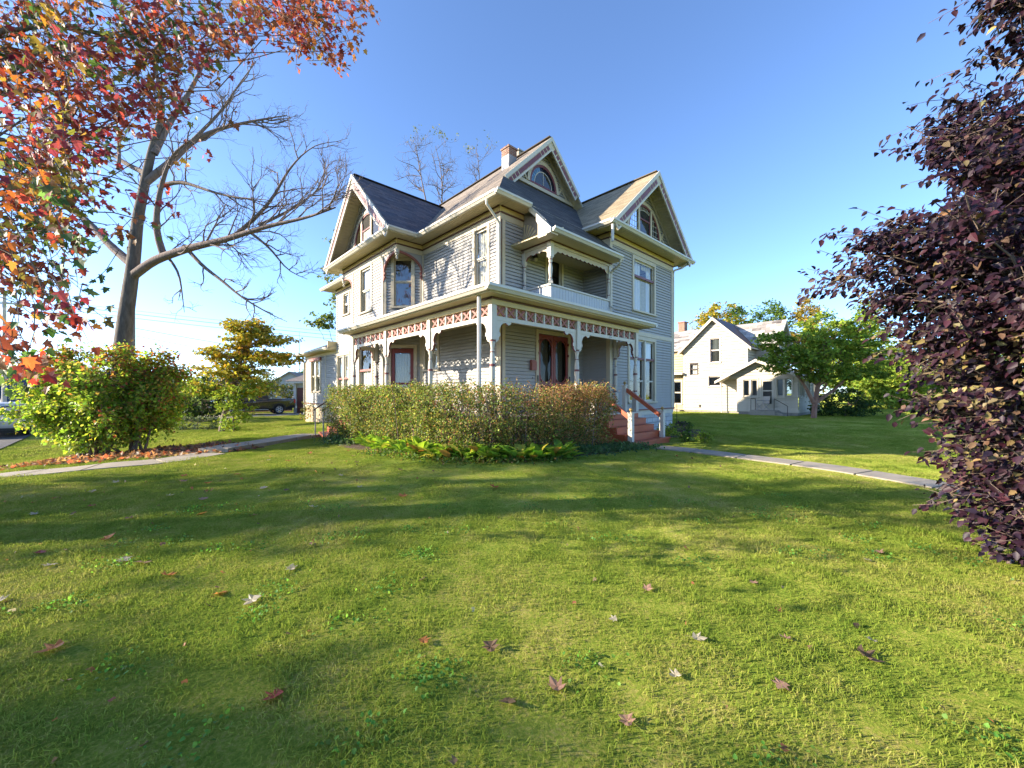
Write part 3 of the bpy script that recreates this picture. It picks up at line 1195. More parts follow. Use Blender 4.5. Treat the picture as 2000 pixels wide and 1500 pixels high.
WBX = Wall((UB, V4), (UB, V1))       # the box of the left gable stands square above the cut-away corners
WBY = Wall((UB, V1), (UL, V1))
cornice(WBX, 0, 0.05)
cornice(WBY)
cornice(WM, 0, 0.05)
cornice(WR)
MB().wbox(WF, 0.0, 8.78 - UL + 0.31, 6.97, 7.15, 0.0, 0.045).build('frieze_board', 'cream', house)
fb_ = MB().wbox(WF, 0.0, 8.78 - UL + 0.31, 7.195, 7.36, 0.0, 0.055).build('frieze_band', 'yellow_band', house)
MB().wbox(WF, 0.0, 8.78 - UL + 0.31, 7.15, 7.195, 0.0, 0.075).build('bead', 'brown_line', fb_)
MB().wbox(WF, 0.0, 8.78 - UL + 0.31, 7.345, 7.385, 0.056, 0.085).build('bead', 'brown_line', fb_)
cornice(WWL, 0, 0.05)
cornice(WW, 0.05, 0.05)
cornice(WE)


def soffit(x0, x1, y0, y1, z=7.385, name='soffit', boards=True):
    """slab under the eaves, laid in narrow boards"""
    s = MB().box(x0, x1, y0, y1, z, z + 0.045).build(name, 'soffit_cream', house)
    mb = MB()
    long_u = (x1 - x0) > (y1 - y0)
    k = int((y1 - y0 if long_u else x1 - x0) / 0.085)
    for i in range(k):
        if long_u:
            c = y0 + 0.02 + i * 0.085
            mb.box(x0 + 0.01, x1 - 0.01, c, c + 0.075, z - 0.008, z - 0.001)
        else:
            c = x0 + 0.02 + i * 0.085
            mb.box(c, c + 0.075, y0 + 0.01, y1 - 0.01, z - 0.008, z - 0.001)
    o = mb.build('soffit_boards', 'soffit_cream', s)
    o['kind'] = 'stuff'


soffit(7.5, UL, 8.6, V1 - 0.72)
soffit(6.42, UL + 0.0, V1 - 0.70, V4 + 0.6)
soffit(7.5, UL, V4 + 0.61, VE + 0.6)
soffit(UL + 0.005, 9.08, 8.6, VR)
soffit(11.57, UE + 0.64, 7.43, VW)
soffit(11.57, UW, VW + 0.005, VR - 0.2)
soffit(UE + 0.002, UE + 0.64, VW + 0.005, 14.5)

# ---- roofs
PM, PB, PW = 0.975, 0.95, 0.89
RU, RZ = 12.05, EZ + PM * (12.05 - 7.5)         # main ridge
GV = 10.6                                     # face of the front gablet
hu = 7.5 + (GV - 8.6)
roof([(7.5, 8.6, EZ), (hu, GV, EZ + PM * (GV - 8.6)), (RU, GV, RZ), (RU, 18.6, RZ), (7.5, VE + 0.6, EZ)], (0, 1), (1, 0), 0.07,
     ['shingle_main', 'white_trim'])
zt_ = EZ + PM * (11.05 - 8.6)
roof([(7.5, 8.6, EZ), (8.5, 8.6, EZ), (14.3, 8.6, EZ), (14.3, 11.05, zt_), (7.5 + 2.45, 11.05, zt_)], (1, 0), (0, 1), 0.06,
     ['shingle_front', 'white_trim'])
roof([(RU, GV, RZ), (14.3, GV, RZ - PM * (14.3 - RU)), (14.3, 18.5, RZ - PM * (14.3 - RU)), (RU, 18.5, RZ)], (0, 1), (-1, 0), 0.07,
     ['shingle_front', 'white_trim'])
roof([(RU, 18.5, RZ), (14.3, 18.5, RZ - PM * (14.3 - RU)), (12.6, VE + .6, EZ)], (0, 1), (-1, 0), 0.07, ['shingle_front', 'white_trim'])
roof([(7.5, VE + .6, EZ), (12.6, VE + .6, EZ), (RU, 18.6, RZ)], (1, 0), (0, -1), 0.07, ['shingle_front', 'white_trim'])
# balcony roof: the front slope carried on downwards
BZ = EZ - PM * (8.6 - 7.45)
roof([(8.52, 7.45, BZ), (12.28, 7.45, BZ), (12.28, 8.6, EZ - 0.003), (8.80, 8.6, EZ - 0.003), (8.80, 8.0, EZ - PM * .6 - .003)], (1, 0), (0, 1), 0.06, ['shingle_front', 'white_trim'])
# left gable
gm = (V1 - 0.72 + V4 + 0.61) / 2
ghw = gm - (V1 - 0.72)
GZ = EZ + PB * ghw
gu = 7.5 + (GZ - EZ) / PM
roof([(6.4, V1 - 0.72, EZ), (7.52, V1 - 0.72, EZ), (gu + 0.05, gm, GZ), (6.4, gm, GZ)], (1, 0), (0, 1), 0.07, ['shingle_bay', 'white_trim'])
roof([(6.4, V4 + 0.61, EZ), (7.52, V4 + 0.61, EZ), (gu + 0.05, gm, GZ), (6.4, gm, GZ)], (1, 0), (0, -1), 0.07, ['shingle_bay', 'white_trim'])
# right wing
w0, w1 = 11.57, UE + 0.64
wm = (w0 + w1) / 2
WZ = EZ + PW * (wm - w0)
roof([(w0, 7.43, EZ), (w0, 8.7, EZ), (13.6, 10.9, EZ + PW * (13.6 - w0)), (13.6, 15, EZ + PW * (13.6 - w0)), (wm, 15, WZ), (wm, 7.43, WZ)], (0, 1), (1, 0), 0.07,
     ['shingle_wing', 'white_trim'])
roof([(w1, 7.43, EZ), (w1, 15, EZ), (wm, 15, WZ), (wm, 7.43, WZ)], (0, 1), (-1, 0), 0.07, ['shingle_wing', 'white_trim'])
nw_ = Wall((w1, 14.98), (w0, 14.98))
MB().wprism(nw_, [(0, 7.4), (nw_.L, 7.4), (nw_.L / 2, WZ - 0.08)], -0.05, 0.0).build('rear_gable', 'siding_grey', house)
# ridge caps
MB().beam((RU, GV - 0.02, RZ + 0.015), (RU, 18.6, RZ + 0.015), 0.22, 0.03).build('ridge_cap', 'shingle_main', house)
MB().beam((6.4, gm, GZ + 0.012), (gu, gm, GZ + 0.012), 0.2, 0.03).build('ridge_cap', 'shingle_bay', house)
MB().beam((wm, 7.43, WZ + 0.012), (wm, 15, WZ + 0.012), 0.2, 0.03).build('ridge_cap', 'shingle_wing', house)

# ---- gutters and downspouts
gz = 7.31
gutter((7.5, V1 - 0.70), (7.5, 8.6), (-1, 0), gz)
gutter((7.38, 8.6), (8.80, 8.6), (0, -1), gz)
gutter((6.4, V4 + 0.61), (6.4, V1 - 0.72), (-1, 0), gz)
gutter((6.28, V1 - 0.72), (7.5, V1 - 0.72), (0, -1), gz)
gutter((7.5, VE + 0.6), (7.5, V4 + 0.61), (-1, 0), gz)
gutter((11.57, 8.62), (11.57, 7.43), (-1, 0), gz)
gutter((11.45, 7.43), (UE + 0.76, 7.43), (0, -1), gz)
gutter((8.52, 7.45), (12.10, 7.45), (0, -1), BZ - 0.11)


def downspout(pts, r=0.042, m_='downspout'):
    return MB().tube(pts, r, 8).build('downspout', m_, house, smooth=True)


downspout([(7.45, 9.05, 7.31), (7.45, 9.05, 7.16), (7.55, 9.05, 7.08), (7.98, 9.12, 6.82), (8.03, 9.14, 6.74), (8.03, 9.14, 4.72)], m_='white_trim')
downspout([(12.05, 7.42, 6.25), (12.05, 7.44, 6.12), (12.1, 7.5, 6.03), (12.24, 7.88, 5.94), (12.27, 7.96, 5.84), (12.27, 7.96, 4.70), (12.35, 7.85, 4.6), (12.75, 7.42, 4.48)], m_='gutter_white')
downspout([(11.62, 7.46, 7.31), (11.62, 7.47, 6.72)], 0.05, 'gutter_white')
downspout([(UE + 0.3, 7.5, 7.31), (UE + 0.3, 7.55, 7.2), (UE + 0.22, 7.7, 7.1), (UE + 0.08, 7.95, 7.03), (UE + 0.07, 8.0, 6.9), (UE + 0.07, 8.0, 0.9)], m_='white_trim')
downspout([(5.72, 7.22, 3.85), (5.72, 7.22, 0.25)], 0.05, 'downspout')
downspout([(7.62, 28.9, 4.05), (7.65, 28.9, 3.95), (8.0, 28.9, 3.7), (8.05, 28.9, 3.6), (8.05, 28.9, 0.2)], 0.06)

# ---- gables: barge boards with maroon panels, soffit of the overhang, attic wall, arched window
def rake(face, c, ez, half, pitch, sgn, z_off=0.0, w=0.40, pat=(3, 1, 3), bot=0.0, panel='maroon'):
    """one sloping barge board in plane `face` (a Wall); c = s of the peak; sgn = -1 towards s=0, +1 away"""
    L = math.hypot(1, pitch)
    e = (sgn / L, -pitch / L)                   # down the slope
    q = (-e[1] * sgn * -1, e[0] * sgn * -1)     # upwards normal
    if q[1] < 0:
        q = (-q[0], -q[1])
    pk = (c, ez + pitch * half - z_off)
    tot = (half - bot) * L

    def P(a, b):
        return (pk[0] + e[0] * a - q[0] * b, pk[1] + e[1] * a - q[1] * b)
    t0 = pitch      # keep the two boards mitred on the centre line

    def mit(b):     # distance along the slope at which offset b meets the centre line
        return b * (q[0] / e[0]) if abs(e[0]) > 1e-6 else 0
    o = MB().wprism(face, [P(mit(0.07), 0.07), P(tot, 0.07), P(tot, w), P(mit(w), w)], 0.0, 0.045).build('barge_board', 'cream', house)
    MB().wprism(face, [P(mit(0.0), 0.0), P(tot + 0.03, 0.0), P(tot + 0.03, 0.13), P(mit(0.13), 0.13)], 0.046, 0.085).build('crown_moulding', 'white_trim', o)
    MB().wprism(face, [P(mit(w - 0.06), w - 0.06), P(tot, w - 0.06), P(tot, w), P(mit(w), w)], 0.046, 0.06).build('bead', 'white_trim', o)
    a0 = mit(w) + 0.06
    seq = []
    for k in pat:
        seq.append(k)
    nshort = sum(k for k in pat if k > 1)
    nlong = sum(1 for k in pat if k == 1)
    gap = 0.05
    cnt = nshort + nlong
    sh = 0.17
    span = tot - a0 - 0.12
    lg = (span - nshort * sh - (cnt - 1) * gap) / nlong
    a = a0
    for k in pat:
        for _ in range(k if k > 1 else 1):
            ln = sh if k > 1 else lg
            MB().wprism(face, [P(a, 0.16), P(a + ln, 0.16), P(a + ln, w - 0.085), P(a, w - 0.085)], 0.0455, 0.054).build('barge_panel', panel, o)
            a += ln + gap
    return o


def arch_pane(W, cs, cz, r, a0, a1, n, m_, parent, name='pane', r0=0.0, seg=14):
    mb = MB()
    out = [(cs + r * math.cos(a0 + (a1 - a0) * k / seg), cz + r * math.sin(a0 + (a1 - a0) * k / seg)) for k in range(seg + 1)]
    if r0 > 0:
        inn = [(cs + r0 * math.cos(a0 + (a1 - a0) * k / seg), cz + r0 * math.sin(a0 + (a1 - a0) * k / seg)) for k in range(seg, -1, -1)]
        pts = out + inn
    else:
        pts = [(cs, cz)] + out
    mb.face([W.p(s, z, n) for s, z in pts])
    return mb.build(name, m_, parent)


def gable(face, wallp, c, ez, half, pitch, kind_, pat, base=None, bot=(0, 0)):
    """face: plane of the barge boards; wallp: plane of the attic wall; c: s of the peak (same in both)"""
    rake(face, c, ez, half, pitch, -1, pat=pat, bot=bot[0])
    rake(face, c, ez, half, pitch, 1, pat=pat, bot=bot[1])
    dn = face.a[0] - wallp.a[0] if abs(face.d[1]) > 0.5 else face.a[1] - wallp.a[1]
    dn = abs(dn)
    b = ez + 0.3 if base is None else base
    pk = ez + pitch * half - 0.16
    # attic wall, clipped by the roof slopes
    siding(wallp, b, pk - 0.02, (), shape=lambda z: (c - (pk - z) / pitch, c + (pk - z) / pitch), parent=house)
    # boarded underside of the overhang, both slopes
    for sg in (-1, 1):
        mb = MB()
        k = 30
        for i in range(k):
            t0, t1 = half * (0.04 + 0.96 * i / k), half * (0.04 + 0.96 * (i + 0.86) / k)
            zz = lambda t: ez + pitch * (half - t) - 0.135
            pts = [face.p(c + sg * t0, zz(t0), -0.01), face.p(c + sg * t1, zz(t1), -0.01), wallp.p(c + sg * t1, zz(t1), 0.0), wallp.p(c + sg * t0, zz(t0), 0.0)]
            lo = [(x, y, z - 0.02) for x, y, z in pts]
            mb.hexa(lo + pts)
        o = mb.build('gable_soffit', 'soffit_cream', house)
        o['kind'] = 'stuff'
    # trim along the attic wall
    tb = MB()
    L = math.hypot(1, pitch)
    for sg in (-1, 1):
        a_ = (c, pk - 0.02)
        e_ = (c + sg * (pk - b) / pitch, b)
        ox, oz = -sg * pitch / L * 0.14, -1 / L * 0.14
        tb.wprism(wallp, [(a_[0], a_[1]), (e_[0], e_[1]), (e_[0] + ox * 1.6, e_[1]), (a_[0], a_[1] - 0.14 * L / 1.0)], 0.032, 0.06)
    tb.wprism(wallp, [(c - (pk - b) / pitch + 0.1, b), (c + (pk - b) / pitch - 0.1, b), (c + (pk - b) / pitch - 0.25, b + 0.13), (c - (pk - b) / pitch + 0.25, b + 0.13)], 0.032, 0.07)
    tr = tb.build('gable_trim', 'cream', house)
    return tr, b, pk


# left gable (barge boards stand in the plane u = 6.4)
FB = Wall((6.4, V4 + 0.61), (6.4, V1 - 0.72))
AB = Wall((UB, V4 + 0.61), (UB, V1 - 0.72))
trB, bB, pkB = gable(FB, AB, ghw, EZ, ghw, PB, 'palladian', (3, 1, 3, 1, 3))
FW = Wall((w0, 7.43), (w1, 7.43))
AW = Wall((w0, VW), (w1, VW))
trW, bW, pkW = gable(FW, AW, wm - w0, EZ, wm - w0, PW, 'palladian', (3, 1, 2, 1, 3))
FG = Wall((7.5, GV), (16.6, GV))
AG = Wall((7.5, 11.02), (16.6, 11.02))
trG, bG, pkG = gable(FG, AG, RU - 7.5, EZ, RU - 7.5, PM, 'round', (3, 1, 3), base=EZ + PM * (11.02 - 8.6) + 0.02, bot=(hu - 7.5 + 0.02, 2.75))
# the small roof strip at the foot of the two big gables
roof([(6.42, V1 - 0.62, EZ + 0.02), (6.42, V4 + 0.51, EZ + 0.02), (UB + .02, V4 + 0.2, bB - 0.02), (UB + .02, V1 - 0.3, bB - 0.02)], (0, 1), (1, 0), 0.04, ['shingle_bay', 'white_trim'], 'pent_roof')
roof([(w0 + 0.1, 7.45, EZ + 0.02), (w1 - 0.1, 7.45, EZ + 0.02), (w1 - 0.4, VW + .02, bW - 0.02), (w0 + 0.4, VW + .02, bW - 0.02)], (1, 0), (0, 1), 0.04, ['shingle_front', 'white_trim'], 'pent_roof')


def palladian(W, c, b, R, trim, stained):
    """attic window: arched middle light between two quarter-round side lights under one arch"""
    z0 = b + 0.13
    root = MB().arc(W, c, z0, R, R + 0.13, 0, math.pi, 0.034, 0.085, 26).build('attic_window', 'cream', house)
    MB().arc(W, c, z0, R - 0.07, R, 0, math.pi, 0.034, 0.07, 26).build('arch_frame', 'maroon', root)
    wm_ = 0.42                                   # half width of the middle light
    mb = MB()
    for sg in (-1, 1):
        x = c + sg * (wm_ + 0.06)
        mb.wbox(W, x - 0.06, x + 0.06, z0, z0 + math.sqrt(R * R - (wm_ + .06) ** 2), 0.034, 0.09)
    mb.build('mullion', 'cream', root)
    # dark opening behind
    dk = MB()
    seg = 24
    dk.face([W.p(c + (R - 0.05) * math.cos(math.pi * k / seg), z0 + (R - 0.05) * math.sin(math.pi * k / seg), 0.033) for k in range(seg + 1)])
    dk.build('opening', 'interior', root)
    zm = z0 + 0.62
    sb = MB()
    sb.wbox(W, c - wm_, c + wm_, zm - 0.03, zm + 0.03, 0.036, 0.075)
    sb.wbox(W, c - wm_, c - wm_ + 0.05, z0 + .05, z0 + 0.95, 0.036, 0.07)
    sb.wbox(W, c + wm_ - 0.05, c + wm_, z0 + .05, z0 + 0.95, 0.036, 0.07)
    sb.wbox(W, c - R + 0.07, c - wm_ - 0.12, z0, z0 + 0.05, 0.036, 0.07)
    sb.wbox(W, c - wm_, c + wm_, z0, z0 + 0.05, 0.036, 0.07)
    sb.wbox(W, c + wm_ + 0.12, c + R - 0.07, z0, z0 + 0.05, 0.036, 0.07)
    sb.build('sash', 'maroon', root)
    hh = math.sqrt((R - 0.07) ** 2 - wm_ ** 2)
    p = MB()
    p.face([W.p(c - wm_ + 0.05, z0 + 0.05, 0.045), W.p(c + wm_ - 0.05, z0 + 0.05, 0.045), W.p(c + wm_ - 0.05, zm - 0.03, 0.045), W.p(c - wm_ + 0.05, zm - 0.03, 0.045)])
    p.build('pane', 'glass', root)
    top = [(c - wm_ + 0.05, zm + 0.03), (c + wm_ - 0.05, zm + 0.03)]
    for k in range(13):
        s = c + (wm_ - 0.05) * (1 - k / 6.0)
        top.append((s, z0 + math.sqrt((R - 0.08) ** 2 - (s - c) ** 2)))
    p = MB()
    p.face([W.p(s, z, 0.045) for s, z in top])
    p.build('pane', 'glass', root)
    for sg in (-1, 1):
        e = c + sg * (wm_ + 0.12)
        f = c + sg * (R - 0.08)
        pts = [(e, z0 + 0.05), (f, z0 + 0.05)]
        for k in range(9):
            s = f + (e - f) * k / 8.0
            pts.append((s, z0 + max(0.06, math.sqrt(max(0, (R - 0.075) ** 2 - (s - c) ** 2)))))
        p = MB()
        p.face([W.p(s, z, 0.045) for s, z in pts])
        p.build('pane', 'glass_blue' if stained else 'glass', root)
        if stained:
            lb = MB()
            lo, hi = min(e, f), max(e, f)
            for k in range(1, 3):
                s = lo + (hi - lo) * k / 3.0
                lb.wbox(W, s - 0.008, s + 0.008, z0 + 0.05, z0 + math.sqrt(max(0.01, (R - 0.075) ** 2 - (s - c) ** 2)), 0.046, 0.052)
            for k in range(1, 6):
                z = z0 + k * 0.2
                m = math.sqrt(max(0, (R - 0.075) ** 2 - (z - z0) ** 2))
                if m > wm_ + 0.14:
                    a, b2 = sorted((c + sg * (wm_ + 0.12), c + sg * m))
                    lb.wbox(W, a, b2, z - 0.008, z + 0.008, 0.0465, 0.0525)
            lb.build('leading', 'white_trim', root)
    if stained:
        lb = MB()
        for k in range(7):
            s = c - wm_ + 0.08 + (2 * wm_ - 0.16) * k / 6.0
            zt = z0 + math.sqrt((R - 0.09) ** 2 - (s - c) ** 2)
            lb.wbox(W, s - 0.01, s + 0.01, zt - 0.13, zt, 0.046, 0.053)
        lb.arc(W, c, z0, R - 0.23, R - 0.21, math.pi / 2 - 0.42, math.pi / 2 + 0.42, 0.0465, 0.0535, 10)
        lb.build('leading', 'white_trim', root)
    else:
        sheet(W, c - wm_ + 0.06, c + wm_ - 0.06, z0 + 0.06, zm, 0.037, 2, 0.002, 8).build('curtain', 'lace', root)
    # struts in the corners of the gable
    st = MB()
    for sg in (-1, 1):
        a_ = (c + sg * (R + 0.08), z0 + 0.05)
        for (x1, z1, x2, z2) in ((R * 0.98, 0.02, R * 1.3, 0.52), (R * 1.42, 0.02, R * 1.12, 0.36)):
            d = Vector((x2 - x1, z2 - z1)).normalized() * 0.045
            q = (-d[1], d[0])
            pts = [(c + sg * (x1 + q[0]), z0 + z1 + q[1]), (c + sg * (x1 - q[0]), z0 + z1 - q[1]), (c + sg * (x2 - q[0]), z0 + z2 - q[1]), (c + sg * (x2 + q[0]), z0 + z2 + q[1])]
            st.wprism(W, pts, 0.033, 0.06 + 0.004 * (x1 > R))
    st.build('strut', 'cream', root)
    return root


palladian(AB, ghw, bB, 1.28, 'cream', False)
palladian(AW, wm - w0, bW, 1.22, 'cream', True)


def round_window(W, c, b, R):
    z0 = b + 0.15
    root = MB().arc(W, c, z0, R, R + 0.14, 0, math.pi, 0.034, 0.09, 26, ey=1.12).build('attic_window', 'cream', house)
    MB().arc(W, c, z0, R - 0.09, R, 0, math.pi, 0.034, 0.075, 26, ey=1.12).wbox(W, c - R, c + R, z0 - 0.02, z0 + 0.06, 0.034, 0.077).build('arch_frame', 'maroon', root)
    seg = 24
    MB_ = MB()
    MB_.face([W.p(c + (R - 0.05) * math.cos(math.pi * k / seg), z0 + 0.02 + (R - 0.05) * 1.12 * math.sin(math.pi * k / seg), 0.033) for k in range(seg + 1)])
    MB_.build('opening', 'interior', root)
    n = 15
    for k in range(n):
        a0, a1 = math.pi * (k + 0.06) / n, math.pi * (k + 0.94) / n
        mb = MB()
        q = []
        for (rr, aa) in ((R - 0.10, a0), (R - 0.10, a1), (R - 0.27, a1), (R - 0.27, a0)):
            q.append(W.p(c + rr * math.cos(aa), z0 + 0.05 + rr * 1.1 * math.sin(aa), 0.05))
        mb.face(q[::-1])
        mb.build('coloured_pane', 'stained_blue' if k > 8 else 'stained_dark', root)
    MB().arc(W, c, z0 + 0.05, R - 0.30, R - 0.272, 0, math.pi, 0.05, 0.06, 22, ey=1.1).wbox(W, c - 0.012, c + 0.012, z0 + .06, z0 + R * 0.76, 0.05, 0.06).build('leading', 'white_trim', root)
    for sg in (0, 1):
        mb = MB()
        pts = [(c, z0 + 0.06)]
        for k in range(13):
            a = math.pi / 2 * (k / 12.0 + sg)
            pts.append((c + (R - 0.30) * math.cos(a), z0 + 0.06 + (R - 0.30) * 1.1 * math.sin(a)))
        mb.face([W.p(s, z, 0.048) for s, z in pts])
        mb.build('pane', 'glass', root)
    st = MB()
    for sg in (-1, 1):
        for (x1, z1, x2, z2) in ((R + 0.1, 0.0, R + 0.42, 0.42), (R + 0.75, -0.1, R + 0.24, 0.55)):
            d = Vector((x2 - x1, z2 - z1)).normalized() * 0.045
            q = (-d[1], d[0])
            st.wprism(W, [(c + sg * (x1 + q[0]), z0 + z1 + q[1]), (c + sg * (x1 - q[0]), z0 + z1 - q[1]), (c + sg * (x2 - q[0]), z0 + z2 - q[1]), (c + sg * (x2 + q[0]), z0 + z2 + q[1])], 0.033, 0.06 + 0.004 * (z1 < 0))
    st.build('strut', 'cream', root)


round_window(AG, RU - 7.5 - 0.05, bG, 0.80)

# ---- chimney
ch = empty('chimney', (0, 0, 0))
ch.parent = house
MB().box(11.08, 11.52, 12.03, 12.47, 10.4, 11.45).build('flashing', 'metal_flash', ch)
MB().box(11.075, 11.525, 12.025, 12.475, 11.45, 11.74).build('brick_stack', 'brick_red', ch)
MB().box(11.04, 11.56, 11.99, 12.51, 11.74, 11.81).build('chimney_cap', 'brick_red', ch)
MB().box(12.1, 12.45, 12.5, 12.9, 11.2, 12.22).box(12.06, 12.49, 12.46, 12.94, 12.22, 12.28).build('flue', 'concrete_old', ch)

# ---- windows
window(WM, *op_main[0], house, cloth=(('lace', 0.02, 0.98, 0, 1, 5),))
window(WM, *op_main[1], house, cloth=(('lace', 0.0, 1.0, 0, 1, 5),))
window(WB, *op_bay[0], house, cloth=(('curtain', 0, 1, 0.45, 1, 4), ('blind', 0, 1, 0, 0.45, 3)))
window(WB, *op_bay[1], house, meet=0.47, rail='fret_red', cloth=(('lace', 0, 1, 0, 0.47, 5),), pane='glass')
window(WC, *op_ch[0], house, meet=0.52, cloth=(('blind', 0, 1, 0, 1, 4),), pane='glass_dark', sash='cream')
window(WR, *op_rear[0], house, cloth=(('blind', 0, 1, 0, 0.5, 3), ('curtain', 0, 1, .5, 1, 3)))
window(WR, *op_rear[1], house, meet=0.45, mull=sv(WR, 22.08), cloth=(('lace', 0, 1, 0, 1, 6),), rail='fret_red')
window(WK, *op_k[0], house, mull=sv(WK, 26.7), cloth=(('lace', 0, 1, 0, 1, 6),))
MB().wbox(WK, sv(WK, 27.75), sv(WK, 25.68), 3.62, 3.80, 0.0, 0.12).build('window_hood', 'fret_red', house)
ww_ = window(WW, *op_w[0], house, meet=0.68, rail='maroon', cloth=(('curtain', 0, 0.45, 0, 1, 4), ('drape_gold', 0.45, 0.75, 0.0, 0.68, 4), ('curtain', 0.75, 1, 0, 0.9, 3), ('drape_gold', 0.5, 1.0, 0.88, 1.0, 4)))
window(WW, op_w[1][0], op_w[1][1], op_w[1][2], op_w[1][3], house, meet=0.69, mull=su(WW, 14.80), rail='maroon', cloth=(('curtain', 0.68, 1.0, 0.70, 1, 4),))
lower = MB()
for a, b in ((op_w[1][0], su(WW, 14.75)), (su(WW, 14.85), op_w[1][1])):
    lower.wbox(WW, a + .01, b - .01, 2.05, 2.11, -0.09, -0.02)
lower.build('window_bar', 'white_trim', house)
MB().wbox(WW, -0.0, WW.L - .11, 3.86, 4.02, 0.0, 0.042).build('belt_board', 'cream', house)
MB().wbox(WR, 0.1, WR.L, 3.82, 3.98, 0.0, 0.042).build('belt_board', 'cream', house)

# ---- cut-away corners: arched brackets and drop pendants
def spandrel(W, s0, s1, ztop, zbot):
    """quarter arch from the pendant (s0) to the wall (s1)"""
    pts_o, pts_i = [], []
    for k in range(15):
        t = math.pi / 2 * k / 14
        a = s1 + (s0 - s1) * math.cos(t)
        b = zbot + (ztop - zbot) * math.sin(t)
        a2 = s1 + (s0 - s1) * 1.0 * math.cos(t)
        pts_o.append((s1 + (s0 - s1) * (1 - math.sin(t)), zbot + (ztop - zbot) * (1 - (1 - math.cos(t)) * 1.0)))
    # curve from (s0, ztop) flat to (s1, zbot) steep
    cur = [(s0 + (s1 - s0) * math.sin(math.pi / 2 * k / 14), zbot + (ztop - zbot) * math.cos(math.pi / 2 * k / 14)) for k in range(15)]
    o = MB().wprism(W, cur + [(s1, ztop + 0.02), (s0, ztop + 0.02)], -0.015, 0.015).build('spandrel', 'siding_grey', house)
    band = MB()
    sg = 1 if s1 > s0 else -1
    for k in range(14):
        (a, b), (c, d) = cur[k], cur[k + 1]
        ta, tb = math.pi / 2 * k / 14, math.pi / 2 * (k + 1) / 14
        w = 0.075
        ia = (a - sg * math.sin(ta) * w * 0.9, b - math.cos(ta) * w)
        ib = (c - sg * math.sin(tb) * w * 0.9, d - math.cos(tb) * w)
        band.wprism(W, [(a, b), (c, d), ib, ia], -0.04, 0.04)
    # turned foot of the bracket
    band.wprism(W, [(s1, zbot), (s1 - sg * 0.07, zbot), (s1 - sg * 0.13, zbot - 0.06), (s1 - sg * 0.06, zbot - 0.14), (s1 - sg * 0.11, zbot - 0.2), (s1 - sg * 0.03, zbot - 0.34), (s1, zbot - 0.4)], -0.035, 0.035)
    band.build('arched_bracket', 'fret_red', o)


WBX2 = Wall((UB, V2), (UB, V1))
spandrel(WBX2, WBX2.L - 0.06, 0.02, 6.95, 6.35)
spandrel(WBY, 0.06, WBY.L - 0.02, 6.95, 6.35)
WBX3 = Wall((UB, V4), (UB, V3))
spandrel(WBX3, 0.06, WBX3.L - 0.02, 6.95, 6.35)
for pv in (V1, V4):
    MB().lathe((UB, pv), [(0.02, 6.60), (0.055, 6.66), (0.03, 6.72), (0.03, 6.74), (0.07, 6.77), (0.07, 6.80), (0.055, 6.82), (0.09, 6.84), (0.09, 6.99)], 10).build('pendant', 'white_trim', house, smooth=True)
MB().box(UB + 0.05, UL, V1 + 0.05, V2, 6.93, 6.965).build('corner_ceiling', 'soffit_cream', house)

# ---- chamfer door (maroon, glazed, lace curtain)
d0, d1 = op_ch[1][0], op_ch[1][1]
dr = MB()
dr.wbox(WC, d0 + 0.01, d0 + 0.14, FL, 3.35, -0.06, 0.01).wbox(WC, d1 - 0.14, d1 - 0.01, FL, 3.35, -0.06, 0.01)
dr.wbox(WC, d0 + 0.14, d1 - 0.14, 3.18, 3.35, -0.06, 0.01).wbox(WC, d0 + 0.14, d1 - 0.14, FL, 1.25, -0.06, 0.01).wbox(WC, d0 + 0.14, d1 - 0.14, 1.94, 2.02, -0.06, 0.01)
side_door = dr.build('storm_door', 'door_red', house)
for lo, hi in ((1.25, 1.94), (2.02, 3.18)):
    p = MB()
    p.face([WC.p(d0 + 0.14, lo, -0.03), WC.p(d1 - 0.14, lo, -0.03), WC.p(d1 - 0.14, hi, -0.03), WC.p(d0 + 0.14, hi, -0.03)])
    p.build('pane', 'glass', side_door)
sheet(WC, d0 + 0.13, d1 - 0.13, 1.2, 3.15, -0.10, 6, 0.012, 48).build('curtain', 'lace', side_door)
MB().lathe((WC.p(d0 + 0.06, 0, 0.03)[0], WC.p(d0 + .06, 0, 0.03)[1]), [(0.02, 1.9), (0.03, 1.93), (0.02, 1.98)], 8).build('door_handle', 'metal_flash', side_door)
MB().wbox(WC, d0 - 0.13, d0, FL, 3.5, 0.0, 0.05).wbox(WC, d1, d1 + 0.13, FL, 3.5, 0.0, 0.05).wbox(WC, d0, d1, 3.37, 3.5, 0.0, 0.052).build('door_casing', 'cream', house)

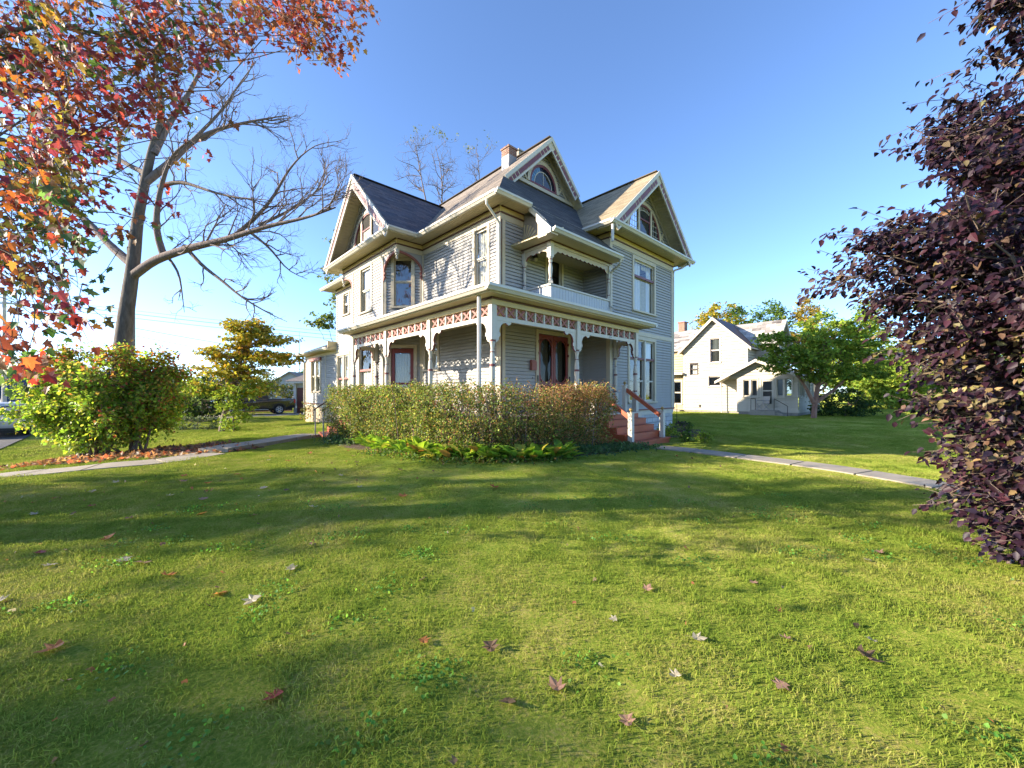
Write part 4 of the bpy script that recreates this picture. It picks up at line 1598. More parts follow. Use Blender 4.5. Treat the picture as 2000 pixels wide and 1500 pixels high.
# ---- front double screen door
s0_, s1_ = op_f[0][0], op_f[0][1]
mid = (s0_ + s1_) / 2
MB().wbox(WF, s0_ - 0.12, s0_, FL, 3.75, 0.0, 0.06).wbox(WF, s1_, s1_ + 0.12, FL, 3.75, 0.0, 0.06).wbox(WF, s0_, s1_, 3.62, 3.75, 0.0, 0.062).build('door_casing', 'cream', house)
for a, b in ((s0_, mid), (mid, s1_)):
    d = MB()
    a, b = a + 0.008, b - 0.008
    d.wbox(WF, a, a + 0.10, FL, 3.60, -0.02, 0.03).wbox(WF, b - 0.10, b, FL, 3.60, -0.02, 0.03)
    for lo, hi in ((3.46, 3.60), (1.86, 1.98), (1.50, 1.60), (FL, 1.12)):
        d.wbox(WF, a + 0.10, b - 0.10, lo, hi, -0.02, 0.03)
    # little spindles in the low panel
    n = 11
    for k in range(1, n):
        x = a + 0.10 + (b - a - 0.20) * k / n
        d.wbox(WF, x - 0.009, x + 0.009, 1.60, 1.86, -0.01, 0.015)
    # curved corner braces
    for (cx, sx) in ((a + 0.10, 1), (b - 0.10, -1)):
        for (cz, sz) in ((1.98, 1), (3.46, -1)):
            cur = [(cx + sx * 0.2 * (1 - math.sin(math.pi / 2 * k / 7)), cz + sz * 0.2 * (1 - math.cos(math.pi / 2 * k / 7))) for k in range(8)]
            out = [(x + sx * 0.03, z + sz * 0.03) for x, z in cur[::-1]]
            d.wprism(WF, cur + out, -0.008, 0.02)
            d.wprism(WF, [(cx, cz), (cx + sx * 0.06, cz), (cx, cz + sz * 0.06)], -0.01, 0.022)
    dd = d.build('screen_door', 'door_red', house)
    p = MB()
    p.face([WF.p(a + 0.10, 1.12, 0.0), WF.p(b - 0.10, 1.12, 0.0), WF.p(b - 0.10, 3.46, 0.0), WF.p(a + 0.10, 3.46, 0.0)])
    p.build('screen', 'screen_mesh', dd)
    sheet(WF, a + 0.12, b - 0.16, 1.2, 3.5, -0.10, 4, 0.012, 32).build('curtain', 'lace', dd)
    for hz in (2.9, 3.3):
        MB().wbox(WF, (a - 0.03 if a < mid - .3 else b - 0.02), (a + 0.02 if a < mid - .3 else b + 0.03), hz, hz + 0.09, 0.031, 0.07).build('hinge', 'maroon', dd)
for x in (s0_ - 0.08, s1_ + 0.03):
    MB().wbox(WF, x, x + 0.05, 1.95, 2.2, 0.061, 0.075).build('plate', 'black', house)
mbx = MB()
mbx.wprism(WF, [(su(WF, 9.40), 2.36), (su(WF, 9.62), 2.36), (su(WF, 9.62), 2.62), (su(WF, 9.59), 2.68), (su(WF, 9.40), 2.70)], 0.03, 0.14)
setp(mbx.build('mailbox', 'fret_red', house))

# ================================================================== porch
porch = house
PU, PV = 6.06, 7.15           # centre lines of the post rows
FZ0, FZ1, FZ2, FZ3 = 3.33, 3.43, 3.68, 3.80      # frieze: rail bottom, rail top, panel top, beam top
fl = MB()
fl.box(5.93, 8.12, 7.03, 15.52, FL - 0.05, FL).box(8.12, 12.68, 7.03, 9.21, FL - 0.05, FL)
fl.build('porch_floor', 'floor_grey', house)
MB().box(5.90, 5.925, 7.0, 15.55, FL - 0.19, FL - 0.01).box(5.925, 12.70, 7.0, 7.026, FL - 0.19, FL - 0.01).box(12.682, 12.705, 7.03, 8.03, FL - 0.19, FL - 0.01).build('porch_skirt', 'white_trim', house)
# lattice under the floor
la = MB()
def lattice(W, s0, s1, z0, z1, mb, st=0.17):
    h = z1 - z0
    k = s0 - h
    while k < s1:
        for (dirn, n) in ((1, 0.0), (-1, 0.013)):
            a, b = (k, z0), (k + h, z1)
            if dirn < 0:
                a, b = (k, z1), (k + h, z0)
            lo, hi = max(s0, k), min(s1, k + h)
            if hi - lo < 0.03:
                continue
            f = lambda s: a[1] + (b[1] - a[1]) * (s - a[0]) / (b[0] - a[0])
            w = 0.025
            mb.wprism(W, [(lo, f(lo) - w), (hi, f(hi) - w), (hi, f(hi) + w), (lo, f(lo) + w)], n, n + 0.012)
        k += st
lattice(Wall((5.96, 15.4), (5.96, 7.06)), 0.1, 8.3, 0.05, FL - 0.2, la)
lattice(Wall((5.96, 7.06), (12.66, 7.06)), 0.03, 6.6, 0.05, FL - 0.2, la)
lattice(Wall((12.66, 7.06), (12.66, 8.0)), 0.03, 0.9, 0.05, FL - 0.2, la)
o = la.build('lattice', 'siding_grey', house)
o['kind'] = 'stuff'


def post(c, half=False, base=0.0):
    """square head, turned shaft with maroon rings, square foot"""
    x, y = c
    r = 0.85 if half else 1.0
    zb = FL
    mb = MB()
    mb.box(x - 0.075 * r, x + 0.075 * r, y - 0.075 * r, y + 0.075 * r, 2.86, FZ3)
    mb.lathe(c, [(0.05 * r, 2.58), (0.045 * r, 2.60), (0.04 * r, 2.66), (0.06 * r, 2.76), (0.068 * r, 2.80), (0.05 * r, 2.83), (0.062 * r, 2.855)], 14)
    mb.lathe(c, [(0.05 * r, 1.70), (0.06 * r, 1.74), (0.066 * r, 1.82), (0.067 * r, 2.25), (0.064 * r, 2.38), (0.058 * r, 2.48), (0.04 * r, 2.56), (0.052 * r, 2.575)], 14)
    mb.box(x - 0.08 * r, x + 0.08 * r, y - 0.08 * r, y + 0.08 * r, zb, 1.60)
    mb.lathe(c, [(0.07 * r, 1.60), (0.05 * r, 1.64), (0.065 * r, 1.68), (0.05 * r, 1.70)], 14)
    p = mb.build('porch_post', 'white_trim', house, smooth=True)
    for (z0, z1, rr) in ((2.815, 2.85, 0.066), (2.565, 2.582, 0.056), (2.23, 2.29, 0.071), (1.655, 1.69, 0.07)):
        MB().lathe(c, [(rr * r, z0), (rr * r, z1)], 14).build('ring', 'maroon', p)
    return p


BR = [(0, 0), (0.50, 0), (0.50, -0.035), (0.46, -0.07), (0.41, -0.085), (0.36, -0.06), (0.33, -0.035), (0.25, -0.05), (0.18, -0.10),
      (0.13, -0.18), (0.115, -0.26), (0.15, -0.31), (0.145, -0.365), (0.10, -0.40), (0.11, -0.44), (0.06, -0.50), (0.0, -0.53)]


def bracket(W, s, sgn, scale=1.0, z=FZ0):
    MB().wprism(W, [(s + sgn * 0.076 + sgn * x * scale, z + y) for x, y in BR], -0.03, 0.03, 0, 1).build('bracket', ['white_trim', 'maroon'], house)


def frieze(W, sa, sb, n):
    """open fretwork between two posts: rail, n crossed panels parted by spindles, beam"""
    MB().wbox(W, sa, sb, FZ0, FZ1, -0.04, 0.04).build('frieze_rail', 'white_trim', house)
    st = (sb - sa) / n
    for k in range(n):
        a, b = sa + k * st, sa + (k + 1) * st
        if k:
            MB().wbox(W, a - 0.026, a + 0.026, FZ1, FZ2, -0.035, 0.035).build('spindle', 'white_trim', house)
        a, b = a + 0.03, b - 0.03
        z0, z1 = FZ1 + 0.004, FZ2 - 0.004
        mb = MB()
        w = 0.034
        dx, dz = b - a, z1 - z0
        l = math.hypot(dx, dz)
        px, pz = -dz / l * w, dx / l * w
        mb.wprism(W, [(a, z0), (a + 0.032, z0), (b, z1 - 0.036), (b, z1), (b - 0.032, z1), (a, z0 + 0.036)], -0.018, 0.012)
        mb.wprism(W, [(b, z0), (b, z0 + 0.036), (a + 0.032, z1), (a, z1), (a, z1 - 0.036), (b - 0.032, z0)], -0.012, 0.018)
        mb.wprism(W, [(a + 0.03, z1), ((a + b) / 2 - 0.045, z1), ((a + b) / 2 - 0.03, z1 - 0.045), (a + 0.05, z1 - 0.02)], -0.010, 0.008)
        mb.wprism(W, [(b - 0.03, z1), (b - 0.05, z1 - 0.02), ((a + b) / 2 + 0.03, z1 - 0.045), ((a + b) / 2 + 0.045, z1)], -0.010, 0.008)
        mb.build('cross_panel', 'fret_red', house)


PWL = Wall((PU, 15.45), (PU, PV))
PWF = Wall((PU, PV), (12.54, PV))
posts_l = [15.40, 12.62, 9.88]
posts_f = [9.27, 12.54]
post((PU, PV))
for v in posts_l:
    post((PU, v))
for u in posts_f:
    post((u, PV))
post((12.54, 7.93), True)
post((6.94, 15.40), True)
# pilasters on the wall behind
for (W, s) in ((WF, 0.2),):
    pass
ls = [sv(PWL, v) for v in posts_l] + [sv(PWL, PV)]
for a, b in zip(ls[:-1], ls[1:]):
    frieze(PWL, a + 0.08, b - 0.08, 7)
    bracket(PWL, a, 1)
    bracket(PWL, b, -1)
fs = [su(PWF, PU)] + [su(PWF, u) for u in posts_f]
for a, b in zip(fs[:-1], fs[1:]):
    frieze(PWF, a + 0.08, b - 0.08, 9)
    bracket(PWF, a, 1)
    bracket(PWF, b, -1)
# the two short ends
PE1 = Wall((6.94, 15.40), (PU, 15.40))
PE2 = Wall((12.54, PV), (12.54, 7.93))
for W, n in ((PE1, 2), (PE2, 2)):
    frieze(W, 0.08, W.L - 0.08, n)
    L = W.L
    pts = [(x, y * 0.85) for x, y in BR]
    k = (L / 2 - 0.076) / 0.50
    MB().wprism(W, [(0.076 + x * k, FZ0 + y) for x, y in pts], -0.03, 0.03, 0, 1).build('bracket', ['cream', 'maroon'], house)
    MB().wprism(W, [(L - 0.076 - x * k, FZ0 + y) for x, y in pts], -0.031, 0.031, 0, 1).build('bracket', ['cream', 'maroon'], house)
    MB().wbox(W, 0.06, L - .06, FZ2, FZ3, -0.06, 0.06).build('porch_beam', 'yellow_band', house)
MB().wbox(PWL, 0.0, PWL.L + 0.09, FZ2, FZ3, -0.075, 0.085).build('porch_beam', 'yellow_band', house)
MB().wbox(PWF, -0.07, PWF.L + 0.09, FZ2 + 0.001, FZ3 - .001, -0.075, 0.086).build('porch_beam', 'yellow_band', house)
MB().wbox(PWL, -0.05, PWL.L + 0.13, FZ3, FZ3 + 0.045, -0.06, 0.12).wbox(PWF, -0.12, PWF.L + 0.13, FZ3 + .001, FZ3 + 0.044, -0.06, 0.121).build('porch_bead', 'brown_line', house)
# porch ceiling and eaves soffit
MB().box(5.62, 8.12, 6.72, 15.5, 3.845, 3.885).box(8.12, 12.94, 6.72, 9.21, 3.846, 3.884).build('porch_ceiling', 'soffit_cream', house)
pz0, pz1 = 3.99, 4.70
roof([(5.6, 6.7, pz0), (5.6, 15.52, pz0), (8.12, 15.52, pz1), (8.12, 9.22, pz1)], (0, 1), (1, 0), 0.05, ['shingle_front', 'white_trim'], 'porch_roof')
roof([(5.6, 6.7, pz0), (12.96, 6.7, pz0), (12.96, 8.03, pz0 + .375), (12.31, 8.03, pz0 + .375), (12.31, 9.22, pz1), (8.12, 9.22, pz1)], (1, 0), (0, 1), 0.05, ['shingle_front', 'white_trim'], 'porch_roof')
MB().wprism(Wall((7.02, 15.5), (5.6, 15.5)), [(0, 3.885), (1.42, 3.885), (1.42, 3.95), (0, 4.34)], 0, 0.03).build('porch_end', 'white_trim', house)
gutter((5.6, 15.55), (5.6, 6.7), (-1, 0), 3.87)
gutter((5.48, 6.7), (12.98, 6.7), (0, -1), 3.87)
gutter((12.96, 6.6), (12.96, 8.0), (1, 0), 3.87)

# house number on the frieze rail
nm_ = MB()
for k_ in range(3):
    nm_.wbox(PWF, su(PWF, 10.86 + k_ * 0.06), su(PWF, 10.875 + k_ * 0.06), 3.355, 3.41, 0.041, 0.046)
MB().wbox(PWF, su(PWF, 10.82), su(PWF, 11.03), 3.343, 3.424, 0.0402, 0.0405).build('number_plate', 'gutter_white', house)
nm_.build('house_number', 'number_dark', house)

# ---- front steps: five risers
RIS, RUN = (FL - 0.20) / 4, 0.28
su0, su1 = 10.2, 12.42
for k in range(1, 5):
    z = FL - RIS * k
    vf = 7.0 - RUN * k
    MB().box(su0 - 0.03, su1 + 0.03, vf - 0.03, vf + RUN, z - 0.045, z).build('tread', 'step_red', house)
    MB().box(su0, su1, vf + RUN - 0.03 - 0.0, vf + RUN - 0.005, z + 0.001, z + RIS - 0.046).build('riser', 'step_red', house)
MB().box(su0, su1, 7.0 - 4 * RUN, 7.0 - 4 * RUN + 0.025, -0.15, 0.153).build('riser', 'step_red', house)
for u in (su0 - 0.012, su1 - 0.012):
    mb = MB()
    W = Wall((u, 7.0), (u, 7.0 - 4 * RUN))
    pts = [(0.0, -0.2), (4 * RUN, -0.2), (4 * RUN, 0.15)]
    for k in range(4, 0, -1):
        pts += [(k * RUN - 0.0, FL - RIS * k - 0.047), ((k - 1) * RUN, FL - RIS * k - 0.047), ((k - 1) * RUN, FL - RIS * (k - 1) - 0.047)]
    mb.wprism(W, pts, -0.012, 0.012)
    mb.build('stringer', 'step_red', house)


def newel(x, y, z0, z1):
    mb = MB()
    mb.box(x - 0.065, x + 0.065, y - 0.065, y + 0.065, z0, z1)
    mb.box(x - 0.085, x + 0.085, y - 0.085, y + 0.085, z1, z1 + 0.025)
    n = mb.build('newel_post', 'white_trim', house)
    MB().lathe((x, y), [(0.03, z1 + 0.025), (0.022, z1 + 0.055), (0.045, z1 + 0.075), (0.055, z1 + 0.105), (0.04, z1 + 0.14), (0.012, z1 + 0.155)], 12).build('finial', 'brass', n, smooth=True)


newel(10.32, 6.02, 0.2, 1.02)
newel(12.22, 6.02, 0.2, 1.02)
newel(12.10, 7.30, FL, 1.85)
newel(10.30, 7.30, FL, 1.85)
for u in (10.31, 12.16):
    MB().beam((u, 6.06, 0.90), (u - 0.02, 7.26, 1.72), 0.10, 0.12).build('handrail', 'step_red', house)
MB().box(12.17, 12.46, 7.27, 7.33, 1.60, 1.68).build('porch_rail', 'white_trim', house)

# ---- side steps (towards the street) with iron handrails
for k in range(1, 5):
    z = FL - RIS * k
    uf = 5.9 - RUN * k
    MB().box(uf - 0.03, uf + RUN, 14.3, 15.35, z - 0.05, z).build('tread', 'step_red', house)
    MB().box(uf + RUN - 0.03, uf + RUN - 0.005, 14.33, 15.32, z + 0.001, z + RIS - 0.051).build('riser', 'step_red', house)
MB().box(5.9 - 4 * RUN, 5.9 - 4 * RUN + 0.03, 14.33, 15.32, -0.2, 0.148).build('riser', 'step_red', house)
for v in (14.42, 15.28):
    mb = MB()
    mb.tube([(4.62, v, -0.15), (4.62, v, 1.02)], 0.022, 8)
    mb.tube([(5.85, v, FL), (5.85, v, 1.86)], 0.022, 8)
    hr = mb.build('rail_post', 'pipe_grey', house)
    MB().tube([(4.55, v, 0.98), (4.62, v, 1.04), (5.85, v, 1.87), (6.0, v, 1.9)], 0.026, 8).build('iron_handrail', 'iron', hr)

# ================================================================== balcony
bu0, bv = 9.09, 8.01
bz0, bz1 = 4.28, 4.92
mb = MB()
k = int((UW - bu0) / 0.14)
for i in range(k):
    a = bu0 + (UW - bu0) * i / k
    b = bu0 + (UW - bu0) * (i + 1) / k
    mb.box(a + 0.004, b - 0.004, bv - 0.015, bv + 0.02, bz0, bz1 - 0.05)
k = int((VR - bv) / 0.14)
for i in range(k):
    a = bv + 0.02 + (VR - bv - .02) * i / k
    b = bv + 0.02 + (VR - bv - .02) * (i + 1) / k
    mb.box(bu0 - 0.015, bu0 + 0.02, a + 0.004, b - 0.004, bz0, bz1 - 0.05)
o = mb.build('balcony_boards', 'balcony_board', house)
o['kind'] = 'stuff'
MB().box(bu0 - 0.05, bu0 + 0.05, bv - 0.05, VR, bz1 - 0.05, bz1).box(bu0 + 0.05, UW, bv - 0.05, bv + 0.05, bz1 - 0.05, bz1).build('balcony_rail', 'white_trim', house)
MB().box(bu0 + .03, UW, bv + .03, VR, 4.38, 4.42).build('balcony_floor', 'floor_grey', house)
BS = BZ - 0.12


def bpost(c, half=False):
    x, y = c
    r = 0.8 if half else 1.0
    mb = MB()
    mb.box(x - 0.075 * r, x + 0.075 * r, y - 0.075 * r, y + 0.075 * r, 5.72, BS)
    mb.lathe(c, [(0.07 * r, bz1 + 0.10), (0.05 * r, bz1 + 0.16), (0.045 * r, bz1 + 0.22), (0.06 * r, bz1 + 0.36), (0.066 * r, bz1 + 0.46), (0.05 * r, bz1 + 0.56), (0.04 * r, bz1 + 0.62), (0.055 * r, bz1 + 0.66), (0.06 * r, bz1 + 0.74), (0.07 * r, bz1 + 0.80)], 14)
    mb.lathe(c, [(0.10 * r, bz1), (0.10 * r, bz1 + 0.03), (0.075 * r, bz1 + 0.10)], 4)
    p = mb.build('balcony_post', 'white_trim', house, smooth=True)
    for z0, z1, rr in ((bz1 + 0.145, bz1 + 0.17, 0.056), (bz1 + 0.615, bz1 + 0.63, 0.05), (bz1 + 0.72, bz1 + 0.745, 0.066)):
        MB().lathe(c, [(rr * r, z0), (rr * r, z1)], 12).build('ring', 'maroon', p)


bpost((bu0, bv))
bpost((bu0, VR - 0.09), True)
bpost((UW - 0.10, bv), True)


def valance(W, s0, s1, z1, drop, lobes):
    """scalloped board hanging under the balcony beam"""
    pts = [(s0, z1), (s0, z1 - drop * 1.9)]
    n = lobes * 8
    for k in range(n + 1):
        t = k / n
        s = s0 + (s1 - s0) * t
        edge = math.exp(-((t) / 0.06) ** 2) + math.exp(-((1 - t) / 0.06) ** 2)
        z = z1 - drop - 0.035 * abs(math.sin(math.pi * lobes * t)) - drop * 1.2 * edge
        pts.append((s, z))
    pts += [(s1, z1 - drop * 1.9), (s1, z1)]
    MB().wprism(W, pts, -0.025, 0.025, 0, 1).build('valance', ['cream', 'maroon'], house)


BWF = Wall((bu0, bv), (UW, bv))
BWL = Wall((bu0, VR), (bu0, bv))
valance(BWF, 0.08, BWF.L - 0.17, BS - 0.08, 0.12, 13)
valance(BWL, 0.16, BWL.L - 0.08, BS - 0.08, 0.12, 4)
MB().wbox(BWF, -0.06, BWF.L, BS - 0.08, BS + 0.0, -0.06, 0.06).wbox(BWL, 0.0, BWL.L - .06, BS - 0.08, BS - 0.001, -0.06, 0.06).build('balcony_beam', 'cream', house)
MB().wbox(BWF, -0.09, BWF.L, BS + 0.001, BS + 0.035, -0.06, 0.09).wbox(BWL, 0.0, BWL.L - 0.06, BS, BS + 0.034, -0.06, 0.09).build('balcony_bead', 'brown_line', house)
MB().box(8.55, UW, 7.47, VR, BS + 0.036, BS + 0.075).build('balcony_soffit', 'soffit_cream', house)
# side of the balcony roof: sunburst panel, shelf and rake board
BSD = Wall((bu0, VR), (bu0, 7.5))
MB().wprism(BSD, [(0.0, BS + 0.08), (1.5, BS + 0.08), (0.75, 7.0), (0.15, 7.34), (0.0, 7.34)], -0.02, 0.0).build('gable_side', 'sunburst', house)
sbm = MB()
for k in range(7):
    a = math.radians(12 + k * 14)
    a2 = a + math.radians(6)
    sbm.wprism(BSD, [(0.05 + 0.1 * math.cos(a), BS + 0.22 + 0.1 * math.sin(a)), (0.05 + 0.62 * math.cos(a), BS + 0.22 + 0.62 * math.sin(a)), (0.05 + 0.62 * math.cos(a2), BS + 0.22 + 0.62 * math.sin(a2))], 0.001, 0.018)
sbm.build('sunburst_rays', 'soffit_cream', house)
MB().hexa([(8.52, 7.47, BS + .08), (bu0, 7.47, BS + .08), (bu0, VR, BS + .08), (8.52, VR, BS + .08),
           (8.6, 7.5, BS + .1), (bu0, 7.5, BS + .3), (bu0, VR, BS + .3), (8.6, VR, BS + .1)]).build('balcony_shelf', 'soffit_cream', house)
rk = Wall((8.80, 8.62), (8.80, 7.42))
rkb = MB().wprism(rk, [(0.0, EZ - 0.02), (0.6, EZ - PM * .6 - 0.02), (0.6, EZ - PM * .6 - 0.2), (0.0, EZ - 0.2)], -0.05, 0.03)
rkb.build('rake_board', 'cream', house)
rk2 = Wall((8.52, 8.02), (8.52, 7.42))
MB().wprism(rk2, [(0.0, EZ - PM * .58 - 0.0), (0.56, BZ + 0.0), (0.56, BZ - 0.14), (0.35, BZ - 0.14), (0.0, EZ - PM * .58 - 0.22)], -0.02, 0.05).build('rake_board', 'gutter_white', house)
MB().hexa([(8.52, 7.46, BZ - .16), (8.8, 7.46, BZ - .16), (8.8, 8.0, BZ - .16), (8.52, 8.0, BZ - .16),
           (8.52, 7.46, BZ - .06), (8.8, 7.46, BZ - .06), (8.8, 8.0, EZ - PM * .6 - .06), (8.52, 8.0, EZ - PM * .6 - .06)]).build('roof_return', 'cream', house)
# balcony door and lamp
window(WF, *op_f[1], house, meet=0.3, cas=0.10, cloth=(('interior', 0, 1, 0.3, 1, 1),), pane='glass_dark', sash='white_trim', sill=False)
lx, ly = 9.55, VR - 0.14
mb = MB().lathe((lx, ly), [(0.03, 6.30), (0.06, 6.22), (0.085, 6.10), (0.09, 6.06), (0.03, 6.05)], 10)
mb.beam((lx, ly, 6.28), (lx, VR, 6.32), 0.03, 0.03)
lamp = mb.build('wall_lamp', 'black', house)
MB().lathe((lx, ly), [(0.07, 6.05), (0.075, 5.99), (0.03, 5.95)], 10).build('lamp_shade', 'white_trim', lamp)

# ---- single-storey rear wing roof
roof([(7.62, 29.5, 4.14), (7.62, 23.1, 4.14), (10.8, 23.1, 5.6), (10.8, 26.2, 5.6)], (0, 1), (1, 0), 0.06, ['shingle_front', 'white_trim'], 'rear_roof')
roof([(7.62, 29.5, 4.14), (13.6, 29.5, 4.14), (10.8, 26.2, 5.6)], (1, 0), (0, -1), 0.06, ['shingle_front', 'white_trim'], 'rear_roof')
gutter((7.62, 29.55), (7.62, 23.1), (-1, 0), 4.03)
MB().wbox(WK, 0, WK.L, 3.85, 4.03, 0.0, 0.04).build('frieze_band', 'yellow_band', house)
MB().box(7.62, UL, 23.1, 29.5, 4.03, 4.07).build('soffit', 'soffit_cream', house)
MB().box(7.62, UL, 23.1, 23.14, 4.0, 4.5).build('roof_end', 'soffit_cream', house)
MB.off = (0, 0, 0)
# ================================================================== neighbouring white house
paint('old_white', (0.47, 0.43, 0.345), 0.7, 0.12, 2.0, 0.2, 30, streak=True, dirt=(0.34, 0.31, 0.24), dirt_amt=0.5)
paint('old_cream', (0.45, 0.36, 0.21), 0.7, 0.15, 2.0, 0.2, 30, dirt=(0.40, 0.31, 0.18), dirt_amt=0.5)
paint('old_trim', (0.50, 0.45, 0.41), 0.7, 0.15, 3, 0.15, 40, dirt=(0.3, 0.25, 0.22), dirt_amt=0.5)
paint('rust_roof', (0.10, 0.06, 0.05), 0.6, 0.25, 3, 0.1, 30)
UN = 31.0
nz = 0.12
nb = empty('white_farmhouse', uv2w(UN, 9.0, 0), ANG, 'weathered white gabled house with enclosed front porch and patchy roof, right of the lawn', 'house')
MB.off = (UN, 9.0, 0)
NG = Wall((UN, 13.52), (UN, 9.06))
sn = lambda v: 13.52 - v
n_op = [(sn(11.54), sn(10.88), 3.87, 5.66), (sn(13.0), sn(12.46), 3.0, 3.84), (sn(11.66), sn(10.84), 2.12, 2.87)]
pk = 7.02
gcn = sn(11.30)


def nsid(W, z0, z1, op=(), shape=None, m_='old_white', s0=0.0, s1=None):
    return siding(W, z0, z1, op, 0.20, shape, m_, 'siding', nb, 0.026, s0, s1, 0.034)


nsid(NG, 0.32, 4.9, n_op)
nsid(NG, 4.9, pk, n_op, shape=lambda z: (max(0, gcn - (pk - z) * 1.05), min(NG.L, gcn + (pk - z) * 1.05)))
MB().wbox(NG, 0, NG.L, -0.4, 0.32, -0.2, -0.01).build('foundation', 'block_grey', nb)
MB().wbox(NG, -0.02, 0.1, 0.32, 4.9, 0, 0.03).wbox(NG, NG.L - .1, NG.L + .02, 0.32, 4.8, 0, 0.03).build('corner_board', 'old_white', nb)
window(NG, *n_op[0], nb, trim='old_trim', sash='old_trim', cas=0.08, head=0.09, cloth=(('curtain', 0, 1, 0.5, 1, 2), ('blind', 0, 1, 0.0, 0.45, 2)), pane='glass_dark')
window(NG, *n_op[1], nb, trim='iron', sash='iron', cas=0.04, head=0.05, cloth=(('lace', 0, 1, 0, 1, 3),), sill=False)
window(NG, *n_op[2], nb, trim='old_trim', sash='old_trim', cas=0.09, head=0.09, pane='glass_dark', cloth=(('interior', 0, 1, 0, 1, 1),), meet=0.95)
MB().wbox(NG, sn(12.35), sn(12.25), 0.55, 0.75, 0.02, 0.08).build('meter_box', 'iron', nb)
# side and cross wing
NL = Wall((UN + 0.35, 18.0), (UN + 0.35, 13.52))
n2_op = [(4.48 - 0.95, 4.48 - 0.35, 0.75, 2.55)]
nsid(NL, 0.32, 4.95, n2_op, m_='old_cream')
window(NL, *n2_op[0], nb, trim='old_white', sash='old_white', cas=0.1, head=0.12, pane='glass_dark')
MB().wprism(NL, [(2.9, 3.05), (4.5, 3.05), (4.5, 3.2), (2.9, 3.25)], 0, 0.7).build('door_hood', 'old_trim', nb)
MB().wbox(NL, 0, 4.48, -0.4, 0.32, -0.2, 0.0).build('foundation', 'block_grey', nb)
st_ = MB().wbox(NL, 3.2, 4.4, -0.2, 0.3, 0.0, 0.9).build('stoop', 'concrete_old', nb)
NR = Wall((UN, 9.06), (UN + 9, 9.06))
nsid(NR, 0.32, 4.8)
NX = Wall((UN + 1.7, 9.06), (UN + 1.7, 7.9))
nsid(NX, 0.32, 5.0)
NXR = Wall((UN + 1.7, 7.9), (UN + 5.3, 7.9))
nsid(NXR, 0.32, 5.1)
nsid(NXR, 5.1, 6.75, shape=lambda z: (max(0, 1.8 - (6.85 - z) * 1.03), min(3.6, 1.8 + (6.85 - z) * 1.03)))
nsid(Wall((UN + 5.3, 7.9), (UN + 5.3, 18)), 0.32, 5.1)
nsid(Wall((UN + 5.3, 18), (UN + .35, 18)), 0.32, 5.1)
# roofs
eo = 0.32
def nroof(poly, eave, up, m_='shingle_white'):
    return roof(poly, eave, up, 0.09, [m_, 'old_white'], 'roof', nb)
zr, sl_ = 7.2, 0.95
nroof([(UN - eo, 11.30, zr), (UN + 6, 11.30, zr), (UN + 6, 13.85, zr - sl_ * 2.55), (UN - eo, 13.85, zr - sl_ * 2.55)], (1, 0), (0, -1))
nroof([(UN - eo, 11.30, zr), (UN + 6, 11.30, zr), (UN + 6, 8.75, zr - sl_ * 2.55), (UN - eo, 8.75, zr - sl_ * 2.55)], (1, 0), (0, 1), 'rust_roof')
nroof([(UN + 1.3, 7.55, 4.98), (UN + 1.3, 11.2, 4.98), (UN + 3.5, 11.2, 7.0), (UN + 3.5, 7.55, 7.0)], (0, 1), (1, 0))
nroof([(UN + 5.7, 7.55, 4.98), (UN + 5.7, 18.3, 4.98), (UN + 3.5, 18.3, 7.0), (UN + 3.5, 7.55, 7.0)], (0, 1), (-1, 0))
nroof([(UN + 0.0, 13.4, 5.0), (UN + 0.0, 18.3, 5.0), (UN + 3.5, 18.3, 7.0), (UN + 3.5, 13.4, 7.0)], (0, 1), (1, 0))
ngf = Wall((UN - eo, 13.85), (UN - eo, 8.75))
for sg, mm in ((-1, 'old_white'), (1, 'old_white')):
    c = 13.85 - 11.30
    MB().wprism(ngf, [(c, zr), (c + sg * 2.55, zr - sl_ * 2.55), (c + sg * 2.55, zr - sl_ * 2.55 - 0.22), (c, zr - 0.24)], -0.02, 0.04).build('barge_board', mm, nb)
nxf = Wall((UN + 1.3, 7.55), (UN + 5.7, 7.55))
for sg in (-1, 1):
    MB().wprism(nxf, [(2.2, 7.0), (2.2 + sg * 2.2, 4.98), (2.2 + sg * 2.2, 4.78), (2.2, 6.78)], -0.02, 0.04).build('barge_board', 'old_white', nb)
nc = empty('chimney', (0, 0, 0))
nc.parent = nb
MB().box(UN + 3.4, UN + 4.0, 14.95, 15.5, 5.5, 7.72).build('brick_stack', 'brick_red', nc)
MB().box(UN + 3.35, UN + 4.05, 14.9, 15.55, 7.72, 7.82).build('chimney_cap', 'brick_red', nc)
# enclosed porch
UP = UN - 0.9
NP = Wall((UP, 9.35), (UP, 5.95))
sp = lambda v: 9.35 - v
p_op = [(sp(9.05), sp(8.2), 1.36, 2.52), (sp(7.98), sp(7.30), 0.62, 2.5), (sp(7.1), sp(6.27), 1.36, 2.54)]
nsid(NP, 0.55, 2.62, p_op)
nsid(NP, 2.62, 3.66, shape=lambda z: (max(-0.6, sp(8.2) - (3.7 - z) * 2.4), min(3.4, sp(8.2) + (3.7 - z) * 2.4)), m_='old_white')
for k in (0, 2):
    window(NP, *p_op[k], nb, trim='old_white', sash='old_white', cas=0.07, head=0.1, mull=(p_op[k][0] + p_op[k][1]) / 2, pane='glass_dark', meet=0.04)
pd = MB()
a, b = p_op[1][0], p_op[1][1]
pd.wbox(NP, a, a + 0.09, 0.62, 2.5, -0.05, 0.0).wbox(NP, b - 0.09, b, 0.62, 2.5, -0.05, 0.0).wbox(NP, a + .09, b - .09, 2.38, 2.5, -0.05, 0).wbox(NP, a + .09, b - .09, 1.72, 1.80, -0.05, 0).wbox(NP, a + .09, b - .09, 0.62, 0.9, -0.05, 0)
